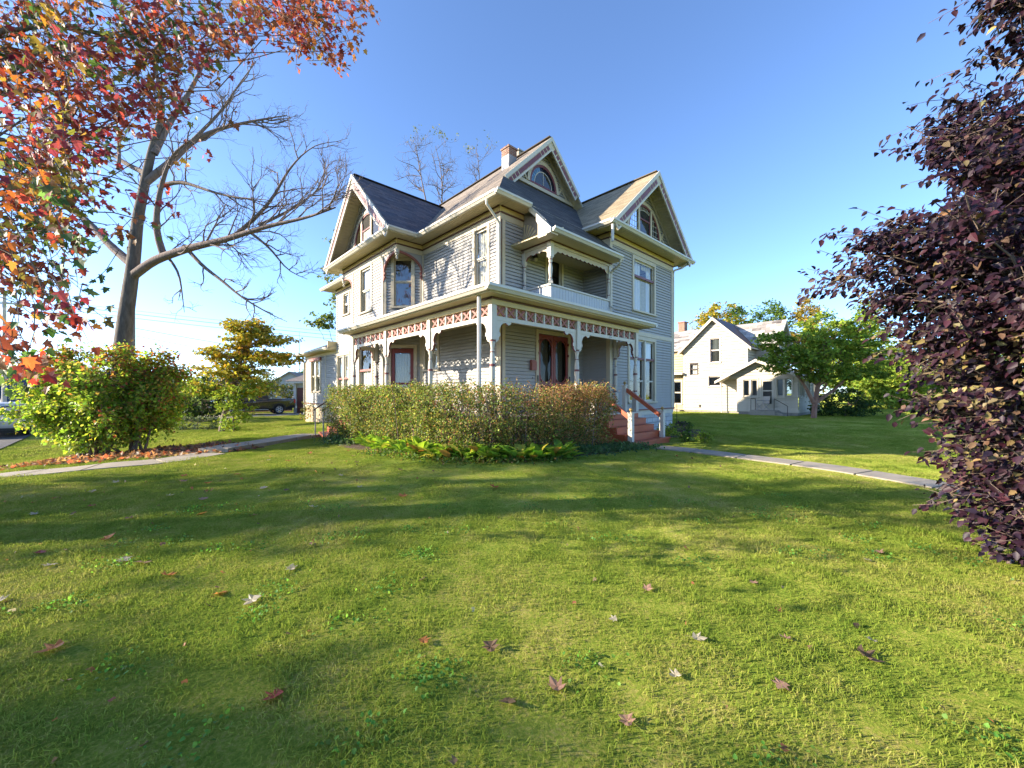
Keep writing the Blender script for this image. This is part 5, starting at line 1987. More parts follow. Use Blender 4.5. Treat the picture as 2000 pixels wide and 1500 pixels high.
pdo = pd.build('screen_door', 'old_white', nb)
for lo, hi in ((0.9, 1.72), (1.8, 2.38)):
    q = MB()
    q.face([NP.p(a + .09, lo, -0.02), NP.p(b - .09, lo, -0.02), NP.p(b - .09, hi, -0.02), NP.p(a + .09, hi, -0.02)])
    q.build('screen', 'glass_dark', pdo)
MB().wbox(NP, a - 0.08, a, 0.62, 2.58, 0, 0.03).wbox(NP, b, b + 0.08, 0.62, 2.58, 0, 0.03).wbox(NP, a, b, 2.5, 2.58, 0, 0.03).build('door_casing', 'old_white', nb)
NPR = Wall((UP, 5.95), (UP + 6.5, 5.95))
r_op = [(0.25, 1.5, 1.36, 2.5), (2.0, 3.2, 1.36, 2.5), (3.7, 5.0, 1.36, 2.5)]
nsid(NPR, 0.55, 2.62, r_op)
for k in r_op:
    window(NPR, *k, nb, trim='old_white', sash='old_white', cas=0.07, head=0.1, mull=(k[0] + k[1]) / 2, pane='glass_dark', meet=0.04)
MB().wbox(NP, -0.05, 3.44, 0.36, 0.55, -0.1, 0.03).wbox(NPR, 0.04, 6.5, 0.361, 0.549, -0.1, 0.031).build('porch_sill', 'old_white', nb)
MB().wbox(NP, 0, 3.38, -0.4, 0.36, -0.2, 0.0).wbox(NPR, 0.02, 6.4, -0.4, 0.359, -0.2, -0.001).build('foundation', 'block_grey', nb)
pr0 = UP - 0.45
roof([(pr0, 8.2, 3.86), (UN + 2.5, 8.2, 3.86), (UN + 2.5, 5.35, 2.55), (pr0, 5.35, 2.55)], (1, 0), (0, 1), 0.08, ['shingle_white', 'old_white'], 'porch_roof', nb)
roof([(pr0, 8.2, 3.86), (UN + .02, 8.2, 3.86), (UN + .02, 10.75, 2.45), (pr0, 10.75, 2.45)], (1, 0), (0, -1), 0.08, ['shingle_white', 'old_white'], 'porch_roof', nb)
npf = Wall((pr0, 10.75), (pr0, 5.35))
MB().wprism(npf, [(2.55, 3.86), (0, 2.45), (0, 2.27), (2.55, 3.66)], -0.02, 0.05).build('barge_board', 'old_trim', nb)
MB().wprism(npf, [(2.55, 3.86), (5.4, 2.55), (5.4, 2.37), (2.55, 3.66)], -0.02, 0.05).build('barge_board', 'old_white', nb)
MB().box(UP - 0.02, UN, 9.35, 9.45, 0.3, 2.6).build('porch_return', 'old_white', nb)
MB().tube([(UP + .5, 10.65, 2.35), (UP + .5, 10.62, 0.15)], 0.04, 8).build('downspout', 'old_trim', nb)
MB().box(UP - 1.1, UP, 6.95, 8.35, -0.3, 0.5).build('stoop', 'concrete_old', nb)
MB().hexa([(UP - 1.0, 6.2, -.3), (UP - .2, 6.2, -.3), (UP - .2, 6.95, -.3), (UP - 1.0, 6.95, -.3), (UP - 1.0, 6.2, .1), (UP - .2, 6.2, .1), (UP - .2, 6.95, .48), (UP - 1.0, 6.95, .48)]).build('stoop_ramp', 'concrete_old', nb)
rl = MB()
for (x, y) in ((UP - 1.05, 8.3), (UP - 0.1, 8.3), (UP - 1.05, 7.0), (UP - 1.0, 6.3)):
    rl.tube([(x, y, 0.45 if y > 6.5 else 0.0), (x, y, 1.25 if y > 6.5 else 0.8)], 0.018, 6)
rl.tube([(UP - 1.05, 8.3, 1.25), (UP - 0.1, 8.3, 1.25)], 0.018, 6)
rl.tube([(UP - 1.05, 7.0, 1.25), (UP - 1.0, 6.3, 0.8)], 0.018, 6)
rl.build('stoop_rail', 'iron', nb)
MB.off = (0, 0, 0)

# folding chair on the neighbour's stoop
cw = uv2w(UP - 0.55, 7.75, 0.5)
chair = empty('lawn_chair', cw, ANG - 0.4, 'folded metal lawn chair standing on the concrete stoop of the white house', 'chair')
fr = MB()
for s in (-0.24, 0.24):
    fr.tube([(0.28, s, 0.0), (-0.25, s, 0.42), (-0.3, s, 0.62)], 0.016, 6)
    fr.tube([(-0.30, s, 0.0), (0.25, s, 0.42)], 0.016, 6)
    fr.tube([(-0.3, s, 0.62), (0.28, s, 0.62)], 0.016, 6)
fr.build('frame', 'metal_flash', chair)
MB().hexa([(-0.25, -.24, .40), (.25, -.24, .40), (.25, .24, .40), (-.25, .24, .40), (-.25, -.24, .43), (.25, -.24, .43), (.25, .24, .43), (-.25, .24, .43)]).build('seat', 'blind', chair)
MB().hexa([(.25, -.24, .43), (.28, -.24, .43), (.28, .24, .43), (.25, .24, .43), (.36, -.24, .9), (.39, -.24, .9), (.39, .24, .9), (.36, .24, .9)]).build('backrest', 'blind', chair)

# ================================================================== cars
paint('car_black', (0.012, 0.012, 0.014), 0.18, 0.1, 2, 0.0, spec=0.6)
paint('car_white', (0.5, 0.51, 0.52), 0.2, 0.02, 2, 0.0, spec=0.6)
paint('tyre', (0.02, 0.02, 0.02), 0.8, 0.2, 12, 0.1, 40)
paint('rim', (0.42, 0.42, 0.43), 0.3, 0.1, 8, 0.0)
paint('tail_red', (0.45, 0.012, 0.015), 0.2, 0.15, 20, 0.0)
paint('car_glass', (0.012, 0.016, 0.02), 0.05, 0.1, 3, 0.0, spec=0.8)
paint('chrome', (0.5, 0.5, 0.5), 0.15, 0.05, 3, 0.0)


def bevel(o, w=0.04, seg=2):
    m = o.modifiers.new('bevel', 'BEVEL')
    m.width = w
    m.segments = seg
    m.limit_method = 'ANGLE'
    m.angle_limit = math.radians(30)
    for p in o.data.polygons:
        p.use_smooth = True
    return o


def side_prism(poly, y0, y1):
    mb = MB()
    W = Wall((0, 0), (1, 0))          # s = x, outside = -y
    return mb.wprism(W, poly, -y1, -y0)


def wheel(parent, x, y, r, w, spokes=6):
    mb = MB()
    prof = [(r * 0.66, -w / 2), (r * 0.94, -w / 2), (r, -w / 2 + 0.04), (r, w / 2 - 0.04), (r * 0.94, w / 2), (r * 0.66, w / 2)]
    seg = 24
    i0 = 0
    for (rr, d) in prof:
        for a in range(seg):
            t = 2 * math.pi * a / seg
            mb.v.append((x + rr * math.cos(t), y + d, r + rr * math.sin(t)))
    for k in range(len(prof)):
        k2 = (k + 1) % len(prof)
        for a in range(seg):
            b = (a + 1) % seg
            mb.f.append((k * seg + a, k * seg + b, k2 * seg + b, k2 * seg + a))
            mb.m.append(0)
            mb.uv.append(None)
    wl = mb.build('wheel', 'tyre', parent, smooth=True)
    rm = MB()
    W = Wall((0, 0), (1, 0))
    sgn = -1 if y < 0 else 1
    n0 = -(y + sgn * (w / 2 - 0.05))
    for k in range(spokes):
        t = 2 * math.pi * k / spokes
        c, s = math.cos(t), math.sin(t)
        q = [(x + c * 0.05 - s * 0.05, r + s * 0.05 + c * 0.05), (x + c * r * .64 - s * 0.035, r + s * r * .64 + c * 0.035), (x + c * r * .64 + s * 0.035, r + s * r * .64 - c * 0.035), (x + c * .05 + s * .05, r + s * .05 - c * .05)]
        rm.wprism(W, q, n0 - 0.015, n0 + 0.015)
    rm.arc(W, x, r, r * 0.58, r * 0.67, 0, 2 * math.pi, n0 - 0.03, n0 + 0.02, 24)
    rm.build('rim', 'rim', wl)
    return wl


# black pickup in the drive: front towards -u
tx, ty = -20.93, 35.4
tr = empty('pickup_truck', (tx, ty, float(zg(tx, ty)) + 0.03), ANG + math.pi, 'black extended-cab pickup truck parked in the drive behind the small tree', 'truck')
R_ = 0.41


def archpts(cx, r, n=9):
    return [(cx + r * math.cos(math.pi * k / n), R_ - 0.02 + r * math.sin(math.pi * k / n)) for k in range(n + 1)]


def arch_rev(cx, r):
    return archpts(cx, r)[::-1]


lowz = 0.42
body = [(-1.25, 0.62), (-1.25, 1.28), (-1.2, 1.34), (0.78, 1.34), (0.78, 1.22), (4.55, 1.18), (4.72, 1.05), (4.78, 0.6), (4.7, lowz)]
body += [(3.62 + 0.5, lowz)] + [(3.62 + 0.5 * math.cos(math.pi * k / 10), lowz + 0.46 * math.sin(math.pi * k / 10)) for k in range(1, 10)] + [(3.62 - 0.5, lowz)]
body += [(0.5, lowz)] + [(0.5 * math.cos(math.pi * k / 10), lowz + 0.46 * math.sin(math.pi * k / 10)) for k in range(1, 10)] + [(-0.5, lowz), (-1.15, 0.52)]
tb_ = bevel(side_prism(body, -1.0, 1.0).build('body', 'car_black', tr), 0.035)
cabh = [(0.82, 1.2), (0.86, 1.80), (1.0, 1.88), (2.15, 1.90), (2.35, 1.86), (3.15, 1.2)]
cb = MB()
for (x0, z0), (x1, z1) in ():
    pass
W_ = Wall((0, 0), (1, 0))
i = len(cabh)
for sgn in (-1, 1):
    cb.face([(x, sgn * (0.97 - 0.16 * (z - 1.2)), z) for x, z in (cabh if sgn < 0 else cabh[::-1])])
for k in range(i):
    a, b = cabh[k], cabh[(k + 1) % i]
    ya, yb = 0.97 - 0.16 * (a[1] - 1.2), 0.97 - 0.16 * (b[1] - 1.2)
    cb.face([(a[0], -ya, a[1]), (a[0], ya, a[1]), (b[0], yb, b[1]), (b[0], -yb, b[1])])
cbo = bevel(cb.build('cab', 'car_black', tr), 0.04)
for (poly, sg) in [(p, s) for s in (-1, 1) for p in ([(0.98, 1.27), (1.02, 1.76), (1.62, 1.78), (1.66, 1.27)], [(1.74, 1.27), (1.72, 1.78), (2.2, 1.78), (2.85, 1.27)])]:
    g = MB()
    q = [(x, sg * (0.975 - 0.16 * (z - 1.2)), z) for x, z in poly]
    g.face(q if sg < 0 else q[::-1])
    g.build('side_window', 'car_glass', cbo)
g = MB()
g.face([(0.835, -.75, 1.3), (0.835, .75, 1.3), (0.86, .7, 1.72), (0.86, -.7, 1.72)][::-1])
g.build('rear_window', 'car_glass', cbo)
for sg in (-1, 1):
    wheel(tr, 0.0, sg * 0.86, R_, 0.27)
    wheel(tr, 3.62, sg * 0.86, R_, 0.27)
    MB().box(-1.275, -1.14, sg * 0.86 - .13, sg * 0.86 + .145 * 1, 0.95, 1.26).build('tail_light', 'tail_red', tr)
    MB().box(0.85, 3.0, sg * 1.03 - .05, sg * 1.03 + .05, 0.40, 0.44).build('side_step', 'chrome', tr)
    MB().box(1.75, 1.95, sg * 1.015 - .02, sg * 1.015 + .02, 1.06, 1.10).build('door_handle', 'chrome', tr)
    MB().box(2.55, 2.75, sg * 1.12 - .09, sg * 1.12 + .09, 1.24, 1.42).build('mirror', 'car_black', tr)
    # door seams
    MB().box(0.80, 0.815, sg * 1.001 - .003, sg * 1.001 + .003, 0.5, 1.2).box(1.68, 1.69, sg * 1.001 - .003, sg * 1.001 + .003, 0.5, 1.2).box(2.88, 2.89, sg * 1.001 - .003, sg * 1.001 + .003, 0.5, 1.2).build('door_seam', 'black', tr)
    ab = MB()
    ab.arc(Wall((0, 0), (1, 0)), 0.0, lowz, 0.44, 0.54, 0.05, math.pi - 0.05, -sg * 1.0 - 0.012, -sg * 1.0 + 0.03, 12)
    ab.build('fender_flare', 'black', tr)
MB().box(-1.4, -1.26, -0.95, 0.95, 0.5, 0.68).build('bumper', 'chrome', tr)
MB().box(-1.1, 4.5, -0.7, 0.7, 0.3, 0.5).build('chassis', 'black', tr)
MB().box(-1.262, -1.252, -0.7, 0.7, 0.75, 1.25).build('tailgate', 'black', tr)

# white minivan at the kerb: rear towards us
vx, vy = uv2w(-5.3, 33.5)[:2]
van = empty('minivan', (vx, vy, float(zg(vx, vy)) + 0.03), ANG + math.pi / 2, 'white minivan parked on the street at the left edge, seen from behind', 'van')
R_ = 0.34
low = [(-1.0, 0.42), (-1.08, 0.62), (-1.05, 0.95), (-0.98, 1.02), (3.6, 1.0), (4.0, 0.85), (4.08, 0.5), (3.95, 0.3)]
low += [(3.05 + 0.42 * math.cos(math.pi * k / 10), 0.3 + 0.42 * math.sin(math.pi * k / 10)) for k in range(0, 11)]
low += [(0.42 * math.cos(math.pi * k / 10), 0.3 + 0.42 * math.sin(math.pi * k / 10)) for k in range(0, 11)] + [(-0.85, 0.3)]
vb = bevel(side_prism(low, -1.0, 1.0).build('body', 'car_white', van), 0.06, 3)
up_ = [(-1.0, 1.0), (-0.86, 1.45), (-0.66, 1.70), (-0.4, 1.76), (1.6, 1.75), (2.15, 1.62), (3.3, 1.0)]
ub = MB()
i = len(up_)
wy = lambda z: 0.97 - 0.2 * (z - 1.0)
for sgn in (-1, 1):
    ub.face([(x, sgn * wy(z), z) for x, z in (up_ if sgn > 0 else up_[::-1])])
for k in range(i):
    a, b = up_[k], up_[(k + 1) % i]
    ub.face([(a[0], wy(a[1]), a[1]), (a[0], -wy(a[1]), a[1]), (b[0], -wy(b[1]), b[1]), (b[0], wy(b[1]), b[1])])
ubo = bevel(ub.build('roof_shell', 'car_white', van), 0.06, 3)
g = MB()
g.face([(-0.975, -0.86, 1.12), (-0.975, 0.86, 1.12), (-0.80, 0.76, 1.56), (-0.80, -0.76, 1.56)][::-1])
g.build('rear_window', 'car_glass', ubo)
for sg in (-1, 1):
    for poly in ([(-0.6, 1.1), (-0.45, 1.55), (0.2, 1.62), (0.25, 1.1)], [(0.32, 1.1), (0.28, 1.62), (1.25, 1.63), (1.3, 1.1)], [(1.38, 1.1), (1.34, 1.62), (1.75, 1.58), (2.7, 1.1)]):
        g = MB()
        q = [(x, sg * (wy(z) + 0.008), z) for x, z in poly]
        g.face(q if sg < 0 else q[::-1])
        g.build('side_window', 'car_glass', ubo)
    wheel(van, 0.0, sg * 0.87, R_, 0.22, 10)
    wheel(van, 3.05, sg * 0.87, R_, 0.22, 10)
    tl = MB().hexa([(-1.09, sg * .72 - .28, .93), (-0.9, sg * .72 - .28, .93), (-0.9, sg * .72 + .28, .93), (-1.09, sg * .72 + .25, .93), (-1.03, sg * .72 - .28, 1.1), (-0.8, sg * .72 - .28, 1.1), (-0.8, sg * .72 + .27, 1.1), (-1.03, sg * .72 + .24, 1.1)])
    tl.build('tail_light', 'tail_red', van)
    MB().box(2.2, 2.42, sg * 1.07 - .1, sg * 1.07 + .1, 1.02, 1.2).build('mirror', 'car_white', van)
    MB().box(-0.5, 1.6, sg * 0.68 - .025, sg * .68 + .025, 1.78, 1.81).build('roof_rail', 'chrome', ubo)
MB().box(-1.12, -0.98, -0.9, 0.9, 0.32, 0.44).build('bumper', 'black', van)
MB().box(-1.1, -1.085, -0.26, 0.26, 0.66, 0.80).build('number_plate', 'old_white', van)
MB().box(-0.8, 3.8, -0.8, 0.8, 0.2, 0.4).build('underbody', 'black', van)

# ================================================================== buildings far left
paint('far_grey', (0.30, 0.32, 0.34), 0.8, 0.1, 2, 0.0)
paint('far_white', (0.46, 0.46, 0.44), 0.7, 0.08, 2, 0.0)
paint('roof_navy', (0.035, 0.055, 0.09), 0.6, 0.2, 2, 0.0)
paint('roof_grey', (0.20, 0.17, 0.15), 0.85, 0.2, 4, 0.0)
paint('garage_red', (0.13, 0.05, 0.04), 0.6, 0.15, 4, 0.0)
paint('fence_wood', (0.28, 0.15, 0.10), 0.8, 0.2, 6, 0.1, 30)


def simple_house(name, label, px, d, w, dep, wall_h, peak, rot, wm_, rm_, z0=-0.3, wins=()):
    """gabled building; its gable end (w wide) faces the viewer when rot = 0"""
    x = (px - 1000) / 778.0 * d
    o = empty(name, (x, d, z0), rot, label, 'house')
    F = Wall((-w / 2, 0), (w / 2, 0))
    mb = MB()
    mb.wprism(F, [(0, 0), (w, 0), (w, wall_h), (w / 2, peak), (0, wall_h)], -dep, 0)
    mb.build('wall', wm_, o)
    k = (peak - wall_h) / (w / 2)
    for sg in (-1, 1):
        rb = MB()
        a = (w / 2, peak + 0.1)
        b = (w / 2 + sg * (w / 2 + 0.35), wall_h - k * 0.35 + 0.1)
        rb.wprism(F, [a, b, (b[0], b[1] - 0.18), (a[0], a[1] - 0.2)], -dep - 0.3, 0.35)
        rb.build('roof', rm_, o)
    for (s0, s1, za, zb) in wins:
        f = MB().wbox(F, s0 - .1, s1 + .1, za - .1, zb + .1, 0.005, 0.05).build('window', 'far_white', o)
        p = MB().wbox(F, s0, (s0 + s1) / 2 - 0.03, za, zb, 0.052, 0.055).wbox(F, (s0 + s1) / 2 + 0.03, s1, za, zb, 0.052, 0.055)
        p.build('pane', 'car_glass', f)
    return o


gh = simple_house('grey_house', 'distant grey gabled house with paired windows beyond the pickup', 566, 62, 6.6, 11, 3.0, 5.1, 0.12, 'far_grey', 'roof_grey', -0.2, ((1.4, 2.5, 1.5, 2.4),))
MB().arc(Wall((-3.3, 0), (3.3, 0)), 3.3, 3.2, 0.36, 0.45, 0, math.pi, 0.01, 0.06, 12).build('fan_window', 'far_white', gh)
MB().hexa([(1.0, -2.5, 0), (4.5, -2.5, 0), (4.5, 0, 0), (1.0, 0, 0), (1.0, -2.5, 1.0), (4.5, -2.5, 1.0), (4.5, -1.2, 1.9), (1.0, -1.2, 1.9)]).build('side_porch', 'far_grey', gh)
simple_house('navy_roof_building', 'white building with a steep dark blue roof at the left edge', -10, 40, 9.0, 12, 1.2, 4.6, -0.5, 'far_white', 'roof_navy', -0.5)
simple_house('white_cottage', 'low white cottage half hidden behind the large shrub', 95, 46, 8.0, 9, 2.3, 4.2, 0.5, 'far_white', 'roof_grey', -0.5, ((1.0, 2.0, 0.9, 1.8), (5.0, 6.0, .9, 1.8)))
simple_house('white_cottage', 'pale cottage half hidden behind the large shrub and the bare tree', 215, 50, 8.0, 9, 2.4, 3.9, 0.2, 'far_white', 'roof_grey', -0.4, ((2.0, 3.0, 1.0, 1.9),))
# garage behind the rear wing
gx_, gd = 596, 36.5
ga = empty('garage', ((gx_ - 1000) / 778.0 * gd, gd, -0.2), 0.15, 'small garage with red-brown door and white eaves behind the rear wing', 'garage')
MB().box(-1.0, 4.0, 0.2, 5, 0, 2.7).build('wall', 'far_white', ga)
MB().box(-0.75, 0.55, 0.15, 0.19, 0, 2.3).build('door', 'garage_red', ga)
MB().box(-0.2, 0.25, 0.12, 0.148, 1.1, 2.0).build('door_window', 'car_glass', ga)
MB().box(-1.0, -0.8, 0.0, 0.19, 0, 2.75).box(0.6, 0.75, 0.0, 0.19, 0, 2.75).build('post', 'far_white', ga)
MB().hexa([(-1.6, -0.4, 2.7), (4.5, -0.4, 2.7), (4.5, 5.4, 2.7), (-1.6, 5.4, 2.7), (-1.6, -0.4, 2.88), (4.5, -0.4, 2.88), (4.5, 5.4, 2.88), (-1.6, 5.4, 2.88)]).build('eaves', 'far_white', ga)
MB().hexa([(-1.65, -0.45, 2.885), (4.55, -0.45, 2.885), (4.55, 5.45, 2.885), (-1.65, 5.45, 2.885), (1.2, 2.2, 4.3), (1.8, 2.2, 4.3), (1.8, 2.6, 4.3), (1.2, 2.6, 4.3)]).build('roof', 'roof_grey', ga)
# wooden fence behind the truck
fx, fy, _ = uv2w(5.0, 44.0)
fence = empty('wood_fence', (fx, fy, float(zg(fx, fy))), ANG, 'low red-brown board fence behind the pickup truck', 'fence')
bd = None
for k in range(46):
    h = 1.25 + 0.02 * math.sin(k * 2.1)
    mb = MB().box(-1.0 + k * 0.155, -1.0 + k * 0.155 + 0.14, 0, 0.03, 0.05, h)
    mb.build('board', 'fence_wood', fence)
MB().box(-1.0, 6.1, 0.032, 0.07, 0.35, 0.43).box(-1.0, 6.1, 0.032, 0.07, 0.95, 1.03).build('rail', 'fence_wood', fence)

# ================================================================== poles and wires
paint('wire', (0.03, 0.03, 0.035), 0.6, 0.05, 3, 0.0)
paint('pole_pale', (0.50, 0.44, 0.36), 0.8, 0.15, 4, 0.0)


def pole(px, d, h, r, label, mat_='pole_wood', arm=True):
    x = (px - 1000) / 778.0 * d
    o = empty('utility_pole', (x, d, float(zg(x, d))), 0.3, label, 'pole', 'utility poles along the street')
    MB().tube([(0, 0, -0.2), (0, 0, h)], [r, r * 0.75], 10).build('shaft', mat_, o, smooth=True)
    if arm:
        a = MB().box(-1.2, 1.2, -0.06, 0.06, h - 0.9, h - 0.78).build('crossarm', mat_, o)
        for k in (-1.05, -0.4, 0.4, 1.05):
            MB().lathe((k, 0), [(0.03, h - 0.78), (0.05, h - 0.72), (0.03, h - 0.64)], 8).build('insulator', 'metal_flash', a)
    return o


pole(259, 24.0, 7.4, 0.15, 'wooden utility pole standing just behind the bare tree trunk', 'pole_wood', False)
pole(8, 30.0, 9.5, 0.13, 'pale utility pole behind the white minivan', 'pole_pale')


def wire(px0, py0, d0, px1, py1, d1, sag, label, r=0.012):
    a, b = at(px0, py0, d0), at(px1, py1, d1)
    pts = []
    for k in range(25):
        t = k / 24
        p = a.lerp(b, t)
        p.z -= sag * 4 * t * (1 - t)
        pts.append(p)
    o = MB().tube(pts, r, 4).build('power_line', 'wire')
    setp(o, label, 'wire', 'power lines across the left sky')


wire(-120, 560, 30, 720, 655, 36, 0.15, 'topmost thin power line of the upper bundle at the left', 0.011)
wire(-120, 565, 30, 720, 661, 36, 0.2, 'thick cable just under the topmost line, running to the house', 0.022)
wire(-120, 572, 30, 720, 668, 36, 0.25, 'lowest cable of the upper bundle, running behind the house', 0.018)
wire(-120, 592, 30, 259, 622, 24, 0.05, 'short thin line ending at the wooden pole below the upper bundle', 0.01)
wire(-120, 622, 30, 259, 641, 24, 0.25, 'sagging line crossing behind the red maple leaves', 0.013)
wire(259, 640, 24, 640, 700, 40, 0.15, 'line descending from the wooden pole towards the yellow tree', 0.014)
wire(259, 655, 24, 640, 722, 40, 0.1, 'lowest line from the wooden pole down past the yellow tree', 0.011)
wire(-120, 655, 30, 259, 659, 24, 0.1, 'lower thin line left of the wooden pole', 0.01)
wire(500, 690, 40, 720, 700, 40, 0.05, 'faint line crossing the radio mast', 0.012)
# thin radio mast
mx_ = at(584.5, 768, 70)
mast = MB().tube([(mx_.x, mx_.y, -0.3), (mx_.x, mx_.y, 12.5)], [0.10, 0.03], 6)
for k in range(9):
    z = 1.0 + k * 1.2
    mast.tube([(mx_.x - 0.12, mx_.y, z), (mx_.x + 0.12, mx_.y, z)], 0.03, 4)
setp(mast.build('radio_mast', 'pipe_grey'), 'thin distant radio mast left of the rear wing roof', 'mast')
# ================================================================== vegetation tools
TEM = {}
# leaf shapes: x along the leaf, y across, z out of the face
_m = [(0, 0), (0.0, -0.17), (0.07, -0.46), (0.26, -0.30), (0.58, -0.55), (0.52, -0.25), (0.74, -0.20), (1.0, 0.0),
      (0.74, 0.20), (0.52, 0.25), (0.58, 0.55), (0.26, 0.30), (0.07, 0.46), (0.0, 0.17)]
TEM['maple'] = ([(x, y, 0.18 * abs(y) - 0.12 * x * x) for x, y in _m] + [(0.35, 0, -0.02)], [(14, i, (i + 1) % 14) for i in range(14)])
TEM['ovate'] = ([(0, 0, 0), (0.30, -0.29, 0.10), (0.66, -0.23, 0.05), (1.0, 0, -0.14), (0.66, 0.23, 0.05), (0.30, 0.29, 0.10), (0.5, 0, -0.03)],
                [(0, 1, 6), (1, 2, 6), (2, 3, 6), (3, 4, 6), (4, 5, 6), (5, 0, 6)])
TEM['small'] = ([(0, 0, 0), (0.5, -0.30, 0.06), (1.0, 0, -0.05), (0.5, 0.30, 0.06)], [(0, 1, 2), (0, 2, 3)])
TEM['clump'] = ([(0, -0.12, 0), (0.35, -0.5, 0.12), (0.8, -0.38, -0.08), (1.05, 0.02, 0.1), (0.72, 0.42, -0.06), (0.28, 0.46, 0.1), (0.5, 0, -0.05)],
                [(0, 1, 6), (1, 2, 6), (3, 4, 6), (4, 5, 6), (2, 3, 6)])
TEM['blade'] = ([(0, -0.06, 0), (0, 0.06, 0), (0.4, -0.23, 0.12), (0.4, 0.23, 0.12), (0.75, -0.19, 0.1), (0.75, 0.19, 0.1), (1.0, 0, -0.05), (0.4, 0, 0.04), (0.75, 0, 0.02)],
                [(0, 7, 2), (0, 1, 7), (1, 3, 7), (2, 7, 8), (2, 8, 4), (7, 3, 5), (7, 5, 8), (4, 8, 6), (8, 5, 6)])


def frames(rng, n, fwd, nrm, jit_f=0.4, jit_n=0.5):
    """orthonormal leaf frames around preferred directions"""
    f = np.broadcast_to(np.asarray(fwd, float), (n, 3)) + rng.normal(0, jit_f, (n, 3))
    f /= np.linalg.norm(f, axis=1)[:, None] + 1e-9
    k = np.broadcast_to(np.asarray(nrm, float), (n, 3)) + rng.normal(0, jit_n, (n, 3))
    k -= (k * f).sum(1)[:, None] * f
    k /= np.linalg.norm(k, axis=1)[:, None] + 1e-9
    s = np.cross(k, f)
    return f, s, k


def pick_cols(rng, n, pal, jit=0.18):
    """pal: list of (weight, rgb)"""
    w = np.array([p[0] for p in pal], float)
    c = np.array([p[1] for p in pal], float)[rng.choice(len(pal), n, p=w / w.sum())]
    c = c * np.exp(rng.normal(0, jit, (n, 1))) * np.exp(rng.normal(0, jit * 0.4, (n, 3)))
    return np.clip(c, 0.002, 0.9)


def leaf_mesh(name, pos, fr, size, col, tem='small', mat_='leaf', parent=None, kind=None, wid=None):
    tv, tf = TEM[tem]
    tv = np.array(tv)
    f, s, k = fr
    n = len(pos)
    sz = np.asarray(size)[:, None, None]
    wy_ = 1.0 if wid is None else np.asarray(wid)[:, None, None]
    V = pos[:, None, :] + sz * (tv[None, :, 0:1] * f[:, None, :] + wy_ * tv[None, :, 1:2] * s[:, None, :] + tv[None, :, 2:3] * k[:, None, :])
    tfa = np.array(tf)
    F = (np.arange(n)[:, None, None] * len(tv) + tfa[None]).reshape(-1, 3)
    me = bpy.data.meshes.new(name)
    nv, nf = n * len(tv), len(F)
    me.vertices.add(nv)
    me.vertices.foreach_set('co', V.reshape(-1).astype(np.float32))
    me.loops.add(nf * 3)
    me.loops.foreach_set('vertex_index', F.reshape(-1).astype(np.int32))
    me.polygons.add(nf)
    me.polygons.foreach_set('loop_start', (np.arange(nf) * 3).astype(np.int32))
    me.update(calc_edges=True)
    a = me.color_attributes.new('Col', 'FLOAT_COLOR', 'POINT')
    c4 = np.ones((n, len(tv), 4), np.float32)
    c4[:, :, :3] = col[:, None, :]
    a.data.foreach_set('color', c4.reshape(-1))
    me.materials.append(M[mat_])
    o = bpy.data.objects.new(name, me)
    link(o, parent)
    if kind:
        o['kind'] = kind
    return o


def tubes_mesh(name, polys, mat_, parent=None, seg=6, kind=None):
    """polys: list of (points (k,3), radii (k,))"""
    VV, FF, base = [], [], 0
    for P, R in polys:
        P = np.asarray(P, float)
        R = np.asarray(R, float)
        k = len(P)
        sg = seg if R[0] > 0.02 else (4 if R[0] > 0.006 else 3)
        D = np.gradient(P, axis=0)
        D /= np.linalg.norm(D, axis=1)[:, None] + 1e-9
        ref = np.array([0.31, 0.17, 0.93]) if abs(D[0, 2]) < 0.9 else np.array([1.0, 0.1, 0.0])
        U = np.cross(D, ref)
        U /= np.linalg.norm(U, axis=1)[:, None] + 1e-9
        Wv = np.cross(D, U)
        t = np.arange(sg) * 2 * np.pi / sg
        ring = P[:, None, :] + R[:, None, None] * (np.cos(t)[None, :, None] * U[:, None, :] + np.sin(t)[None, :, None] * Wv[:, None, :])
        VV.append(ring.reshape(-1, 3))
        a = np.arange(sg)
        b = (a + 1) % sg
        for i in range(k - 1):
            q = np.stack([base + i * sg + a, base + i * sg + b, base + (i + 1) * sg + b, base + (i + 1) * sg + a], -1)
            FF.append(q)
        base += k * sg
    V = np.concatenate(VV)
    F = np.concatenate(FF)
    me = bpy.data.meshes.new(name)
    me.vertices.add(len(V))
    me.vertices.foreach_set('co', V.reshape(-1).astype(np.float32))
    me.loops.add(len(F) * 4)
    me.loops.foreach_set('vertex_index', F.reshape(-1).astype(np.int32))
    me.polygons.add(len(F))
    me.polygons.foreach_set('loop_start', (np.arange(len(F)) * 4).astype(np.int32))
    me.polygons.foreach_set('use_smooth', np.ones(len(F), bool))
    me.update(calc_edges=True)
    me.materials.append(M[mat_])
    o = bpy.data.objects.new(name, me)
    link(o, parent)
    if kind:
        o['kind'] = kind
    return o


def limb(rng, a, b, r0, r1, n=7, wob=0.06, sag=0.0):
    a, b = np.asarray(a, float), np.asarray(b, float)
    t = np.linspace(0, 1, n)
    P = a[None] + (b - a)[None] * t[:, None]
    L = np.linalg.norm(b - a)
    w = rng.normal(0, wob * L, (n, 3)) * np.sin(np.pi * t)[:, None]
    P = P + w
    P[:, 2] += sag * L * np.sin(np.pi * t)
    return P, r0 + (r1 - r0) * t


